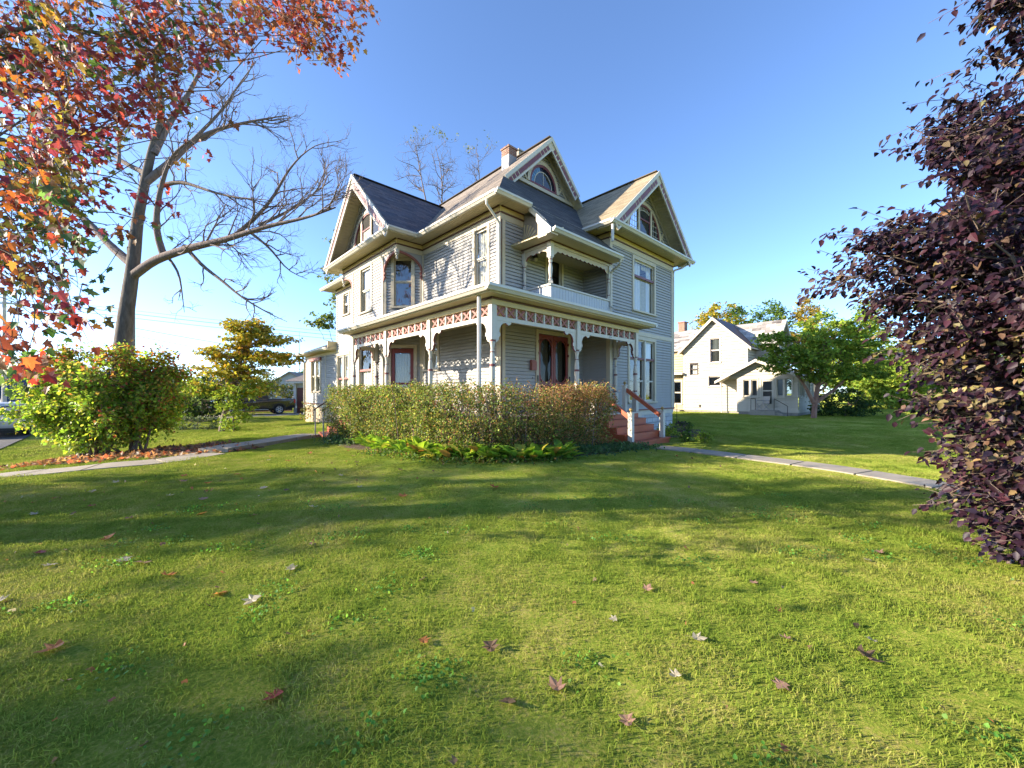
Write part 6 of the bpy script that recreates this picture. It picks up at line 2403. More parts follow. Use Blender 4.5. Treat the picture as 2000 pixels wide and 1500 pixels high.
def resample(pts, step):
    P = np.asarray(pts, float)
    d = np.r_[0, np.cumsum(np.linalg.norm(np.diff(P, axis=0), axis=1))]
    n = max(2, int(d[-1] / step) + 1)
    t = np.linspace(0, d[-1], n)
    Q = np.stack([np.interp(t, d, P[:, i]) for i in range(3)], -1)
    for _ in range(2):
        Q[1:-1] = (Q[:-2] + 2 * Q[1:-1] + Q[2:]) / 4
    return Q


def twigs(rng, polys, parent_poly, count, length, r, spread, levels, up=0.15, tmin=0.25, flat=None):
    """side branches along a limb, recursively"""
    P, R = parent_poly
    n = len(P)
    for _ in range(count):
        t = tmin + (1 - tmin) * rng.random() ** 0.8
        i = min(n - 2, int(t * (n - 1)))
        p = P[i] + (P[i + 1] - P[i]) * rng.random()
        d = P[min(i + 1, n - 1)] - P[max(i - 1, 0)]
        d = d / (np.linalg.norm(d) + 1e-9)
        s = rng.normal(0, 1, 3)
        s -= s.dot(d) * d
        s /= np.linalg.norm(s) + 1e-9
        q = d * (1 - spread) + s * spread
        q[2] += up
        q /= np.linalg.norm(q)
        L = length * rng.uniform(0.5, 1.15) * (1.15 - 0.55 * t)
        k = 6
        pts = [p]
        for j in range(k):
            q = q + rng.normal(0, 0.22, 3)
            q[2] += up * 0.35
            q /= np.linalg.norm(q)
            pts.append(pts[-1] + q * L / k)
        pts = np.array(pts)
        rr = np.linspace(min(r, R[i] * 0.8), max(0.0022, r * 0.25), k + 1)
        polys.append((pts, rr))
        if levels > 1:
            twigs(rng, polys, (pts, rr), max(2, int(count * 0.5)), length * 0.5, r * 0.5, spread, levels - 1, up, 0.2)


def clumps(rng, blobs, n_cl, per, cr, flat=0.55, shell=0.55, up_bias=0.0):
    """leaf positions gathered in clumps through ellipsoid blobs; returns positions, outward directions"""
    P, D = [], []
    for (cx, cy, cz, rx, ry, rz, w) in blobs:
        m = max(1, int(n_cl * w))
        d = rng.normal(0, 1, (m, 3))
        d /= np.linalg.norm(d, axis=1)[:, None]
        rr = shell + (1 - shell) * rng.random(m) ** 0.6
        c = np.array([cx, cy, cz]) + d * rr[:, None] * np.array([rx, ry, rz])
        for j in range(m):
            k = max(3, int(per * rng.uniform(0.5, 1.4)))
            q = rng.normal(0, 0.5, (k, 3)) * cr * rng.uniform(0.6, 1.3)
            q[:, 2] *= flat
            P.append(c[j] + q)
            D.append(np.repeat(d[j][None], k, 0))
    return np.concatenate(P), np.concatenate(D)


def leafy(name, label, base, trunk, blobs, n_cl, per, cr, size, pal, seed, cat='tree', mat_='leaf_far', tem='clump', bark_='bark_brown',
          group=None, flat=0.55, shell=0.55, limbs=14, trunk_r=0.2, jn=0.6, zcol=None, keep=None):
    """tree or shrub: trunk and limbs, crown of clumped leaves.  base (x, y); blobs relative to the base"""
    rng = np.random.default_rng(seed)
    bz = float(zg(base[0], base[1]))
    o = empty(name, (base[0], base[1], bz), 0, label, cat, group)
    P, D = clumps(rng, blobs, n_cl, per, cr, flat, shell)
    P[:, 2] = np.maximum(P[:, 2], 0.05)
    if keep is not None:
        k = keep(P)
        P, D = P[k], D[k]
    n = len(P)
    fr_ = frames(rng, n, D * 0.8 + np.array([0, 0, -0.25]), D * 0.5 + np.array([0, 0, 0.9]), 0.5, jn)
    sz = size * rng.uniform(0.6, 1.3, n)
    col = pick_cols(rng, n, pal)
    if zcol is not None:
        col = zcol(rng, P, col)
    leaf_mesh('crown', P, fr_, sz, col, tem, mat_, o)
    polys = []
    if trunk:
        T = resample(trunk, 0.4)
        polys.append((T, np.linspace(trunk_r, trunk_r * 0.45, len(T))))
        idx_ = rng.choice(n, min(limbs, n), replace=False)
        for i in idx_:
            j = int(len(T) * rng.uniform(0.35, 0.98))
            j = min(j, len(T) - 1)
            polys.append(limb(rng, T[j], P[i] * 0.97, trunk_r * rng.uniform(0.2, 0.42), 0.012, 8, 0.05, -0.03))
        tubes_mesh('trunk', polys, bark_, o, 9)
    return o


def in_view(P, mx=60, top=-60):
    y = np.maximum(P[:, 1], 0.05)
    px = 1000 + 778 * P[:, 0] / y
    py = 768 - 778 * (P[:, 2] - CAM_H) / y
    return (P[:, 1] > 0.3) & (px > -mx) & (px < 2000 + mx) & (py > top) & (py < 1560)


def split_leaves(parent, name, pos, fr_, size, col, tem, mat_, quant, limit=300, rest='foliage'):
    """the largest-looking leaves as objects of their own (shared meshes, few colours), the others joined"""
    y = np.maximum(pos[:, 1] + parent.location.y, 0.05)
    wp = pos + np.array(parent.location)
    vis = in_view(wp, 0, 0)
    score = np.where(vis, size / y, 0)
    top = np.argsort(-score)[:limit]
    mask = np.zeros(len(pos), bool)
    mask[top] = True
    f, s, k = fr_
    leaf_mesh(rest, pos[~mask], (f[~mask], s[~mask], k[~mask]), size[~mask], col[~mask], tem, mat_, parent, 'stuff')
    # palette of shared meshes
    protos = {}
    tv, tf = TEM[tem]
    for i in top:
        key = tuple(int(round(math.log(max(c, 0.003)) * quant)) for c in col[i])
        if key not in protos:
            me = bpy.data.meshes.new('leaf')
            me.from_pydata(tv, [], tf)
            a = me.color_attributes.new('Col', 'FLOAT_COLOR', 'POINT')
            a.data.foreach_set('color', np.tile(np.r_[col[i], 1.0].astype(np.float32), len(tv)))
            me.materials.append(M[mat_])
            protos[key] = me
        o = bpy.data.objects.new('leaf', protos[key])
        m = Matrix(((f[i][0], s[i][0], k[i][0]), (f[i][1], s[i][1], k[i][1]), (f[i][2], s[i][2], k[i][2]))).to_4x4()
        link(o, parent)
        o.matrix_local = Matrix.Translation(Vector(pos[i])) @ m @ Matrix.Scale(float(size[i]), 4)


# ================================================================== red and orange maple overhead (trunk outside the frame, left)
rng = np.random.default_rng(21)
MX, MY = -7.4, 4.2
mz = float(zg(MX, MY))
maple = empty('maple_tree', (MX, MY, mz), 0, 'red, orange and green maple hanging into the top left corner', 'tree')
org = np.array([MX, MY, mz])
SPR = [(60, 60, 150, 80, 5.0), (220, 60, 150, 80, 5.5), (330, 80, 110, 46, 5.6), (100, 200, 140, 75, 4.6), (250, 185, 110, 56, 5.2), (325, 225, 60, 18, 5.3),
       (40, 330, 105, 52, 4.1), (140, 295, 90, 36, 4.6), (215, 265, 60, 18, 5.0), (30, 450, 90, 36, 4.3), (105, 400, 60, 12, 4.2), (65, 555, 70, 16, 4.2),
       (15, 520, 55, 14, 4.0), (125, 590, 45, 7, 3.7), (70, 660, 45, 5, 3.8), (10, 640, 40, 5, 3.6), (15, 705, 40, 6, 3.4), (60, 735, 30, 2, 3.6), (180, 625, 40, 4, 3.8),
       (150, 500, 45, 5, 4.2), (215, 480, 35, 5, 4.6), (250, 395, 35, 5, 5.0), (300, 375, 26, 6, 5.2), (190, 385, 45, 6, 4.6), (350, 205, 40, 9, 5.5), (395, 215, 28, 4, 5.6),
       (455, 222, 20, 2, 5.6), (408, 296, 18, 2, 5.5), (360, 322, 20, 2, 5.4), (318, 448, 18, 2, 5.0), (240, 455, 30, 4, 4.8), (120, 470, 30, 4, 4.1), (205, 615, 20, 2, 3.9),
       (480, 20, 60, 16, 6.0), (560, 10, 60, 20, 6.4), (620, 25, 60, 20, 6.6), (685, 0, 40, 10, 6.7), (605, 80, 38, 9, 6.6), (650, 112, 32, 8, 6.7), (690, 62, 26, 4, 6.7),
       (560, 62, 36, 8, 6.4), (500, 62, 36, 6, 6.2), (425, 55, 60, 16, 6.0), (575, 110, 20, 3, 6.5), (715, 15, 15, 2, 6.8), (440, 100, 35, 5, 6.0)]
sp_c, sp_s = [], []
lim_polys = []
trunkP = resample([(0, 0, -0.3), (0.1, 0.1, 1.5), (0.3, 0.1, 3.0), (0.2, 0.4, 5.0), (0.6, 0.8, 8.0)], 0.5)
lim_polys.append((trunkP, np.linspace(0.34, 0.12, len(trunkP))))
for (px, py, r, n, d) in SPR:
    c0 = np.array(at(px, py, d)) - org
    j = int(np.clip(len(trunkP) * (0.38 + 0.3 * rng.random()), 0, len(trunkP) - 1))
    ts = max(0.4, r / 778 * d)
    lim_polys.append(limb(rng, trunkP[j], c0 + np.array([-0.2, 0, 0.1]), 0.035 if n > 20 else 0.015, 0.006, 9, 0.03, 0.06))
    n = max(1, int(n * (1.6 if py < 200 else 1.15) * (0.38 if px > 170 and py > 150 else 1.0)))
    g2 = rng.normal(0, 0.45, (n, 3)) * np.array([r, 1.0, r])
    sp_c.append(np.array([at(px + a_, py + c_, d + b_) for a_, b_, c_ in g2]) - org)
    sp_s.append(np.repeat(c0[None] + np.array([[-0.25, 0, 0.12]]), n, 0))
# the rest of the crown, outside the picture
m = 520
d = rng.normal(0, 1, (m, 3))
d /= np.linalg.norm(d, axis=1)[:, None]
out = np.array([0.5, 0.8, 6.6]) + d * (0.45 + 0.55 * rng.random((m, 1)) ** 0.5) * np.array([5.2, 5.0, 3.6])
keep = ~in_view(out + org, 130, -160)
out = out[keep]
sp_c.append(out)
sp_s.append(out + rng.normal(0, 0.25, out.shape))
SC, SS = np.concatenate(sp_c), np.concatenate(sp_s)
LP, LF, LC, LSZ = [], [], [], []
mp_cols = [np.array(c) for c in ((0.27, 0.05, 0.038), (0.22, 0.04, 0.06), (0.38, 0.13, 0.035), (0.38, 0.21, 0.045), (0.17, 0.15, 0.035), (0.075, 0.13, 0.042), (0.25, 0.09, 0.045))]
fld = rng.normal(0, 1, (40, 3)) * 1.6
fph = rng.uniform(0, 6.28, 40)
for c, s in zip(SC, SS):
    g = np.sin(fld @ c * 0.55 + fph)
    lowleft = c[2] + org[2] < 2.6
    pr = np.array([1.9 + g[0], 1.9 + g[1], 0.8 + 0.8 * g[2], 0.4 + 0.4 * g[3], 1.2 + 0.9 * g[4], 1.6 + 1.2 * g[5], 1.2 + g[6]]).clip(0.03)
    if lowleft:
        pr *= np.array([2.2, 1.6, 0.5, 0.3, 0.6, 1.0, 0.8])
    if c[0] + org[0] > -4.3 and c[2] + org[2] > 6.3:
        pr *= np.array([1.2, 0.5, 2.2, 1.6, 0.25, 0.2, 1.6])
    if 3.0 < c[2] + org[2] < 4.1 and c[0] + org[0] < -3.9:
        pr *= np.array([0.5, 0.5, 0.8, 0.8, 1.6, 2.2, 0.8])
    ci = rng.choice(7, p=pr / pr.sum())
    k = int(rng.integers(5, 10))
    dr = np.array([0.55, -0.1, -0.55]) + rng.normal(0, 0.35, 3)
    dr /= np.linalg.norm(dr)
    L = rng.uniform(0.25, 0.5)
    t = rng.random(k)
    P = c + dr * (t[:, None] - 0.5) * L + rng.normal(0, 0.055, (k, 3))
    LP.append(P)
    ff = dr + np.array([0, 0, -0.5]) + rng.normal(0, 0.5, (k, 3))
    LF.append(ff)
    cc = mp_cols[ci] * np.exp(rng.normal(0, 0.22, (k, 1))) * np.exp(rng.normal(0, 0.12, (k, 3)))
    LC.append(cc)
    LSZ.append(rng.uniform(0.055, 0.10, k))
    lim_polys.append((np.stack([c - dr * L * 0.9 + np.array([-.05, 0, .06]), c - dr * L * .3, c + dr * L * 0.45]), np.array([0.005, 0.0035, 0.002])))
LP, LF, LC, LSZ = np.concatenate(LP), np.concatenate(LF), np.concatenate(LC), np.concatenate(LSZ)
n = len(LP)
LF /= np.linalg.norm(LF, axis=1)[:, None]
f, s, k = frames(rng, n, LF, (-0.25, -0.6, 0.75), 0.12, 0.55)
split_leaves(maple, 'leaf', LP, (f, s, k), LSZ, np.clip(LC, 0.004, 0.8), 'maple', 'leaf', 2.2)
tubes_mesh('branches', lim_polys, 'bark_brown', maple, 6)

# ================================================================== purple-leaved tree at the right edge
rng = np.random.default_rng(5)
QX, QY = 4.72, 3.40
qz = float(zg(QX, QY))
ptree = empty('purple_leaf_tree', (QX, QY, qz), 0, 'dark purple-leaved tree filling the right edge, foliage down to the grass', 'tree')
pr_z = [0.1, 0.45, 0.8, 1.3, 2.1, 2.45, 2.8, 3.2, 3.8, 4.5, 5.2, 6.0, 6.4]
pr_r = [0.40, 0.55, 0.80, 1.0, 1.1, 1.45, 1.76, 1.5, 1.15, 0.82, 0.62, 0.4, 0.1]
LP, LF, LSZ, LCm = [], [], [], []
polys = []
tp = resample([(0, 0, -0.2), (0.05, 0.0, 1.0), (0.0, 0.05, 2.5), (0.05, 0, 4.5), (0, 0, 6.2)], 0.4)
polys.append((tp, np.linspace(0.07, 0.012, len(tp))))
for _ in range(215):
    z1 = rng.choice([rng.uniform(0.12, 0.9), rng.uniform(0.9, 6.3), rng.uniform(1.0, 4.4)], p=[0.12, 0.36, 0.52])
    rm = np.interp(z1, pr_z, pr_r) * rng.uniform(0.7, 1.06)
    a = rng.uniform(0, 6.283)
    tip = np.array([rm * math.cos(a), rm * math.sin(a), z1])
    z0 = max(0.25, z1 - rm * rng.uniform(-0.15, 0.55))
    j = int(np.clip((z0 + 0.2) / 0.42, 0, len(tp) - 1))
    lp, lr = limb(rng, tp[j], tip, 0.017, 0.004, 10, 0.035, 0.04)
    polys.append((lp, lr))
    o_ = np.array([math.cos(a), math.sin(a), -0.05])
    for _k in range(int(8 + 15 * rm)):
        t = 0.22 + 0.78 * rng.random() ** 0.75
        q = lp[min(9, int(t * 9))]
        c = q + rng.normal(0, 0.10, 3) * np.array([1, 1, 0.75])
        k = int(rng.integers(6, 12))
        dr = o_ + rng.normal(0, 0.45, 3) + np.array([0, 0, 0.2])
        dr /= np.linalg.norm(dr)
        L = rng.uniform(0.2, 0.42)
        t = np.linspace(-0.5, 0.5, k)
        side = np.cross(dr, [0, 0, 1])
        LP.append(c + dr * t[:, None] * L + side * (rng.choice([-1, 1], k) * rng.uniform(0.01, 0.05, k))[:, None] + rng.normal(0, 0.018, (k, 3)))
        LF.append(dr * 0.6 + side * rng.choice([-1, 1], (k, 1)) * 0.35 + np.array([0, 0, -0.55]) + rng.normal(0, 0.3, (k, 3)))
        LSZ.append(rng.uniform(0.042, 0.09, k))
        lit = 1.0 if 0.85 < c[2] < 2.1 else 0.15  # sunlight on the mid-height foliage, put into the leaf colours as extra bronze
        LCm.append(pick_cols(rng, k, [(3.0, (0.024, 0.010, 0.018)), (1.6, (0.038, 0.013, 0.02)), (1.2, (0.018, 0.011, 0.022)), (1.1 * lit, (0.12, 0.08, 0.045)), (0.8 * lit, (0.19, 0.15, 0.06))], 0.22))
        polys.append((np.stack([q, (q + c) / 2 - dr * L * 0.25, c, c + dr * L * 0.5]), np.array([0.004, 0.0035, 0.003, 0.002])))
LP, LF, LSZ, LCm = np.concatenate(LP), np.concatenate(LF), np.concatenate(LSZ), np.concatenate(LCm)
LF /= np.linalg.norm(LF, axis=1)[:, None]
f, s, k = frames(rng, len(LP), LF, (-0.35, -0.45, 0.8), 0.1, 0.4)
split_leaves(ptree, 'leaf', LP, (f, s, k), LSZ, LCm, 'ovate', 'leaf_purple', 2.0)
tubes_mesh('branches', polys, 'bark_brown', ptree, 6)

# ================================================================== bare tree at the left
rng = np.random.default_rng(8)
BD = 14.0
bb = np.array(at(238, 768, BD))
bz = float(zg(bb[0], bb[1]))
bare = empty('bare_tree', (bb[0], bb[1], bz), 0, 'tall leafless tree with a long low limb reaching towards the house', 'tree')
borg = np.array([bb[0], bb[1], bz])


def bl(pts, r0, r1, dd=0.0):
    """limb through photograph points, its depth drifting by dd"""
    P = [np.array(at(px, py, BD + dd * i / max(1, len(pts) - 1))) - borg for i, (px, py) in enumerate(pts)]
    Q = resample(P, 0.3)
    return Q, np.linspace(r0, r1, len(Q))


main = [
    (bl([(234, 800), (236, 700), (245, 620), (256, 545), (262, 500), (268, 430), (280, 370), (288, 330), (300, 280), (312, 240)], 0.28, 0.10), 8, 2.4),
    (bl([(258, 540), (300, 508), (370, 484), (440, 468), (520, 442), (600, 425), (655, 405)], 0.16, 0.025, -1.5), 26, 1.9),
    (bl([(456, 462), (500, 425), (535, 385), (560, 335), (595, 295), (615, 285)], 0.08, 0.015, -0.8), 14, 1.5),
    (bl([(505, 440), (560, 415), (610, 380), (650, 350)], 0.06, 0.012, 0.6), 12, 1.3),
    (bl([(262, 520), (215, 480), (170, 430), (110, 390), (60, 350)], 0.16, 0.04, 1.0), 14, 1.6),
    (bl([(322, 505), (305, 460), (305, 410), (315, 360), (335, 300), (370, 275)], 0.12, 0.03, -1.0), 12, 1.5),
    (bl([(285, 355), (330, 320), (375, 275), (430, 250), (500, 235), (560, 225)], 0.13, 0.015, 0.8), 18, 1.5),
    (bl([(310, 365), (350, 352), (400, 370), (450, 385), (520, 390)], 0.08, 0.012, -0.7), 14, 1.2),
    (bl([(288, 340), (245, 320), (205, 290), (185, 265)], 0.10, 0.03, 0.9), 10, 1.4),
    (bl([(300, 300), (330, 240), (370, 180), (400, 120), (420, 70)], 0.12, 0.02, 1.0), 18, 1.6),
    (bl([(312, 245), (318, 190), (300, 130), (310, 70)], 0.11, 0.02, -0.5), 14, 1.6),
    (bl([(375, 275), (430, 220), (470, 160), (500, 120)], 0.06, 0.012, 0.4), 12, 1.2),
    (bl([(360, 480), (395, 520), (430, 545), (470, 580), (530, 615), (560, 628)], 0.07, 0.01, -0.6), 14, 1.0),
    (bl([(330, 505), (350, 530), (355, 570), (360, 610)], 0.05, 0.008, -0.4), 7, 0.7),
    (bl([(490, 455), (530, 485), (560, 530), (600, 545)], 0.05, 0.008, 0.3), 12, 0.9),
    (bl([(400, 478), (420, 440), (440, 400)], 0.04, 0.008, 0.3), 8, 0.9),
    (bl([(230, 330), (235, 300), (225, 240), (240, 200)], 0.06, 0.012, 0.3), 8, 1.2),
]
polys = []
for (pp, cnt, ln) in main:
    polys.append(pp)
    twigs(rng, polys, pp, int(cnt * 0.7), ln * 1.35, 0.026, 0.48, 3, 0.12, 0.15)
nm = len(main)
tubes_mesh('trunk', [polys[0]], 'bark_grey', bare, 14)
tubes_mesh('branches', polys[1:], 'twig', bare, 8)

# ================================================================== large multi-stemmed shrub at the left
rng = np.random.default_rng(12)
SX, SY = -12.0, 11.9
sz_ = float(zg(SX, SY))
shrub = empty('burning_bush', (SX, SY, sz_), 0, 'large green and reddening multi-stemmed shrub at the left', 'shrub')
stems, P, D = [], [], []
for st in range(20):
    a = rng.uniform(0, 6.283)
    bx = np.array([rng.uniform(-0.95, 0.95), rng.uniform(-0.4, 0.4), -0.05])
    sp_ = rng.uniform(0.2, 1.08)
    tip = np.array([math.cos(a) * 2.6 * sp_ + bx[0], math.sin(a) * 2.0 * sp_, 3.15 - 2.0 * sp_ ** 2.2 + rng.uniform(-0.25, 0.2)])
    mid = bx * 0.5 + tip * 0.5 + np.array([0, 0, 0.25])
    Q = resample([bx, bx * 0.75 + tip * 0.25 + np.array([0, 0, 0.15]), mid, tip], 0.22)
    stems.append((Q, np.linspace(0.042, 0.010, len(Q))))
    sub = []
    twigs(rng, sub, stems[-1], 21, 0.95, 0.012, 0.7, 2, 0.06, 0.22)
    stems += sub
    for (q, _) in sub:
        kk = 8
        idx_ = rng.integers(1, len(q), kk)
        pp = q[idx_] + rng.normal(0, 0.07, (kk, 3))
        P.append(pp)
        D.append(np.repeat((q[-1] - q[0])[None], kk, 0))
P, D = np.concatenate(P), np.concatenate(D)
k = (P[:, 2] > 0.30) & (P[:, 0] > np.where(P[:, 2] < 1.8, -2.05, -2.7)) & (P[:, 0] < 2.7)
P, D = P[k], D[k]
D /= np.linalg.norm(D, axis=1)[:, None] + 1e-9
n = len(P)
print('shrub leaves', n)
col = pick_cols(rng, n, [(3, (0.22, 0.34, 0.04)), (2, (0.31, 0.40, 0.05)), (1.2, (0.14, 0.23, 0.04)), (0.8, (0.42, 0.38, 0.08))], 0.2)
hi = np.clip((P[:, 2] - 1.9) / 1.2, 0, 1) + np.clip((P[:, 0] - 0.6) / 2.2, 0, 0.7)
red = rng.random(n) < 0.42 * hi
col[red] = pick_cols(rng, int(red.sum()), [(1, (0.40, 0.17, 0.06)), (1, (0.45, 0.28, 0.07)), (0.7, (0.32, 0.08, 0.05))], 0.2)
leaf_mesh('foliage', P, frames(rng, n, D * 0.5 + np.array([0, 0, -0.3]), (-0.2, -0.2, 0.9), 0.5, 0.5), rng.uniform(0.07, 0.13, n), col, 'small', 'leaf', shrub, 'stuff', np.full(n, 1.25))
tubes_mesh('stems', stems, 'bark_brown', shrub, 6)

# ================================================================== yellow tree, hedges and shrubs further left
gold = [(2.2, (0.38, 0.29, 0.035)), (2, (0.29, 0.28, 0.04)), (1.4, (0.19, 0.22, 0.035)), (0.8, (0.46, 0.27, 0.05))]
green = [(3, (0.08, 0.14, 0.025)), (2, (0.115, 0.185, 0.03)), (1, (0.16, 0.23, 0.04))]
dark = [(3, (0.03, 0.06, 0.018)), (2, (0.045, 0.085, 0.022)), (1, (0.07, 0.11, 0.03))]
lime = [(3, (0.19, 0.27, 0.035)), (2, (0.27, 0.32, 0.045)), (1, (0.12, 0.19, 0.03))]
mixed = [(2, (0.12, 0.17, 0.03)), (2, (0.22, 0.22, 0.045)), (1.5, (0.32, 0.25, 0.05)), (0.7, (0.36, 0.17, 0.06))]
yx, yy = at(432, 768, 23).x, 23.0
leafy('dogwood_tree', 'small layered tree with golden and green leaves, right of the large shrub', (yx, yy), [(0, 0, -0.2), (0.1, 0, 0.8), (0.5, 0, 1.8), (0.8, 0, 3.2), (1.6, 0, 5.2)],
      [(1.6, 0, 6.05, 1.2, 1.1, 0.42, 0.6), (2.3, 0, 5.3, 1.9, 1.4, 0.35, 0.8), (0.4, 0, 4.5, 1.5, 1.3, 0.35, 0.7), (2.9, 0.2, 4.2, 1.6, 1.2, 0.35, 0.7), (0.6, 0, 3.5, 2.0, 1.4, 0.45, 0.9), (-0.9, 0, 2.5, 1.0, 1.0, 0.5, 0.5), (1.6, 0, 2.5, 1.3, 1.0, 0.4, 0.5)],
      80, 28, 0.42, 0.16, gold, 31, flat=0.28, shell=0.15, limbs=34, trunk_r=0.16,
      zcol=lambda r, P, c: np.where((P[:, 2:3] < 3.0) & (r.random((len(P), 1)) < 0.6), pick_cols(r, len(P), lime), c))
leafy('ivy_post', 'slim post overgrown with bright green vines in front of the pickup', (at(456, 768, 22.0).x, 22.0), [(0, 0, -0.2), (0.0, 0, 2.4)],
      [(-0.2, 0, 0.9, 0.75, 0.5, 0.9, 1.0), (-0.3, 0, 2.0, 0.6, 0.5, 0.6, .6), (0.55, 0, 1.6, 0.6, 0.4, 1.1, .8)], 34, 22, 0.25, 0.12, lime, 33, cat='shrub', limbs=6, trunk_r=0.06)
leafy('evergreen_hedge', 'dark green hedge behind the large shrub and the yellow tree', (at(395, 768, 28).x, 28.0), [(0, 0, -0.2), (0, 0, 1.6)],
      [(0, 0, 1.5, 1.6, 1.2, 1.4, 1.2), (-2.6, 0.4, 1.5, 1.6, 1.2, 1.4, 1.2), (-5.2, 0.8, 1.3, 1.6, 1.2, 1.2, 1.0), (1.0, 0, 2.6, 1.0, .9, .8, .5)], 70, 24, 0.36, 0.17, dark, 34, cat='hedge', limbs=8, trunk_r=0.1)
leafy('low_shrub', 'grey-green low shrub between the yellow tree and the mulch bed', (at(385, 768, 24).x, 24.0), [(0, 0, -0.1), (0, 0, 0.4)],
      [(0, 0, 0.3, 1.5, 0.7, 0.45, 1.0)], 60, 20, 0.2, 0.10, [(2, (0.13, 0.16, 0.10)), (1, (0.08, 0.11, 0.05))], 35, cat='shrub', limbs=4, trunk_r=0.03)
leafy('tall_shrub', 'pale olive shrub rising behind the black pickup', (at(515, 768, 42).x, 42.0), [(0, 0, -0.2), (0, 0, 2.2)],
      [(-1.0, 0, 2.0, 2.0, 1.5, 1.6, 1.0), (2.0, 0, 1.6, 1.8, 1.4, 1.3, 0.8), (0.2, 0, 3.0, 1.3, 1.2, .9, .5)], 70, 24, 0.45, 0.2, [(2, (0.16, 0.17, 0.05)), (1, (0.24, 0.2, 0.07)), (1, (0.1, 0.13, 0.04))], 36, cat='shrub', limbs=10, trunk_r=0.08)
for (px, d, h, w, pal, sd, lab) in ((70, 75, 7.0, 13.0, mixed, 41, 'distant yellowing tree line behind the red maple leaves'), (330, 80, 5.5, 8, mixed, 42, 'distant tree low behind the large shrub'), (612, 75, 6.0, 4.0, green, 43, 'distant green tree above the garage roof'), (480, 85, 5.0, 6, green, 44, 'distant tree behind the pickup and olive shrub')):
    leafy('distant_tree', lab, (at(px, 768, d).x, float(d)), [(0, 0, -0.3), (0, 0, h * 0.5)], [(0, 0, h * 0.62, w, 3, h * 0.40, 1.0)], 90, 22, 1.0, 0.5, pal, sd, limbs=10, trunk_r=0.25)

# ================================================================== trees behind the house
rng = np.random.default_rng(15)
for (px, d, top, lab, sd, tw) in ((838, 40, 300, 'bare twiggy treetop behind the left roof valley', 51, [(838, 420), (825, 360), (818, 320), (810, 280)]), (862, 41, 305, 'pale slender bare treetop just left of the main roof slope', 52, [(862, 420), (864, 360), (860, 320), (850, 285)]),
                                  (935, 42, 300, 'sparse treetop with a few leaves beside the chimney', 53, [(930, 400), (938, 350), (934, 320), (932, 298)])):
    r2 = np.random.default_rng(sd)
    b0 = np.array([at(px, 768, d).x, d, 0.0])
    o = empty('bare_treetop', tuple(b0), 0, lab, 'tree')
    P = [np.array([0, 0, -0.2])] + [np.array(at(x_, y_, d)) - b0 for x_, y_ in tw]
    T = resample(P, 0.8)
    polys = [(T, np.linspace(0.3, 0.02, len(T)))]
    sub = []
    top_part = (T[int(len(T) * 0.62):], np.linspace(0.12, 0.02, len(T) - int(len(T) * 0.62)))
    twigs(r2, sub, top_part, 14, 3.6, 0.045, 0.8, 2, 0.16, 0.0)
    for pp in list(sub):
        if r2.random() < 0.5:
            twigs(r2, sub, pp, 3, 0.9, 0.018, 0.6, 1, 0.2, 0.2)
    polys += sub
    tubes_mesh('branches', polys, 'twig', o, 6)
    tips = np.array([p[0][-1] for p in sub])
    tips = tips[tips[:, 2] > np.quantile(tips[:, 2], 0.965)]
    P2 = np.repeat(tips, 5, 0) + r2.normal(0, 0.18, (len(tips) * 5, 3))
    n = len(P2)
    leaf_mesh('leaves', P2, frames(r2, n, (0, 0, -0.6), (0, 0, 1), 0.6, 0.7), r2.uniform(0.15, 0.28, n), pick_cols(r2, n, [(1, (0.12, 0.15, 0.05)), (1, (0.2, 0.19, 0.06))]), 'small', 'leaf_far', o, 'stuff')
leafy('walnut_tree', 'green tree showing behind the left corner of the house eaves', (at(670, 768, 36).x, 36.0), [(0.6, 0, -0.2), (0.6, 0, 4), (0.2, 0, 9), (0, 0, 12)],
      [(0.0, 0, 10.4, 1.5, 1.2, 1.3, 0.6), (-0.9, 0, 12.6, 1.0, 1.0, 1.2, .4), (0.5, 0, 15.5, 1.5, 1.2, 1.5, .5), (-1.8, 0, 8.4, 1.5, 0.8, 0.5, .5)], 44, 20, 0.5, 0.24, [(2, (0.13, 0.18, 0.04)), (1, (0.07, 0.11, 0.03)), (1, (0.2, 0.22, 0.05))], 54, limbs=22, trunk_r=0.22, shell=0.2)

# ================================================================== right-hand side: neighbour's tree, woods
nx2, ny2 = 17.1, 22.6


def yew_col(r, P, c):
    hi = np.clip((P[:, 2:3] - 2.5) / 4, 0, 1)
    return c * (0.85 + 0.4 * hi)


leafy('yew_tree', 'spreading green evergreen with a reddish forked trunk before the white house', (nx2, ny2), [(0, 0, -0.2), (0.1, 0, 0.9), (0.35, 0.1, 1.9), (0.6, 0, 3.2), (1.1, 0, 4.6)],
      [(-1.6, -.3, 3.2, 1.5, 1.2, 0.8, 1.0), (-0.2, -.6, 3.9, 1.7, 1.4, 1.0, 1.2), (1.4, 0, 4.4, 1.6, 1.4, 1.0, 1.1), (2.8, 0, 3.2, 1.4, 1.3, 1.1, 1.0), (0.6, 0, 5.3, 1.2, 1.1, 0.8, 0.7), (2.7, 0, 5.0, 0.9, 0.8, 0.9, 0.45), (3.5, 0.2, 6.0, 0.7, 0.6, 0.7, 0.25),
       (-2.4, 0, 4.4, 0.8, 0.8, 0.6, .45), (0.5, -0.5, 2.6, 1.6, 1.0, 0.5, .7)], 64, 36, 0.34, 0.14, [(3, (0.17, 0.25, 0.034)), (2, (0.25, 0.32, 0.042)), (1.4, (0.10, 0.16, 0.028))], 61, tem='clump', bark_='bark_red', limbs=26, trunk_r=0.14, flat=0.35, shell=0.3, zcol=yew_col)
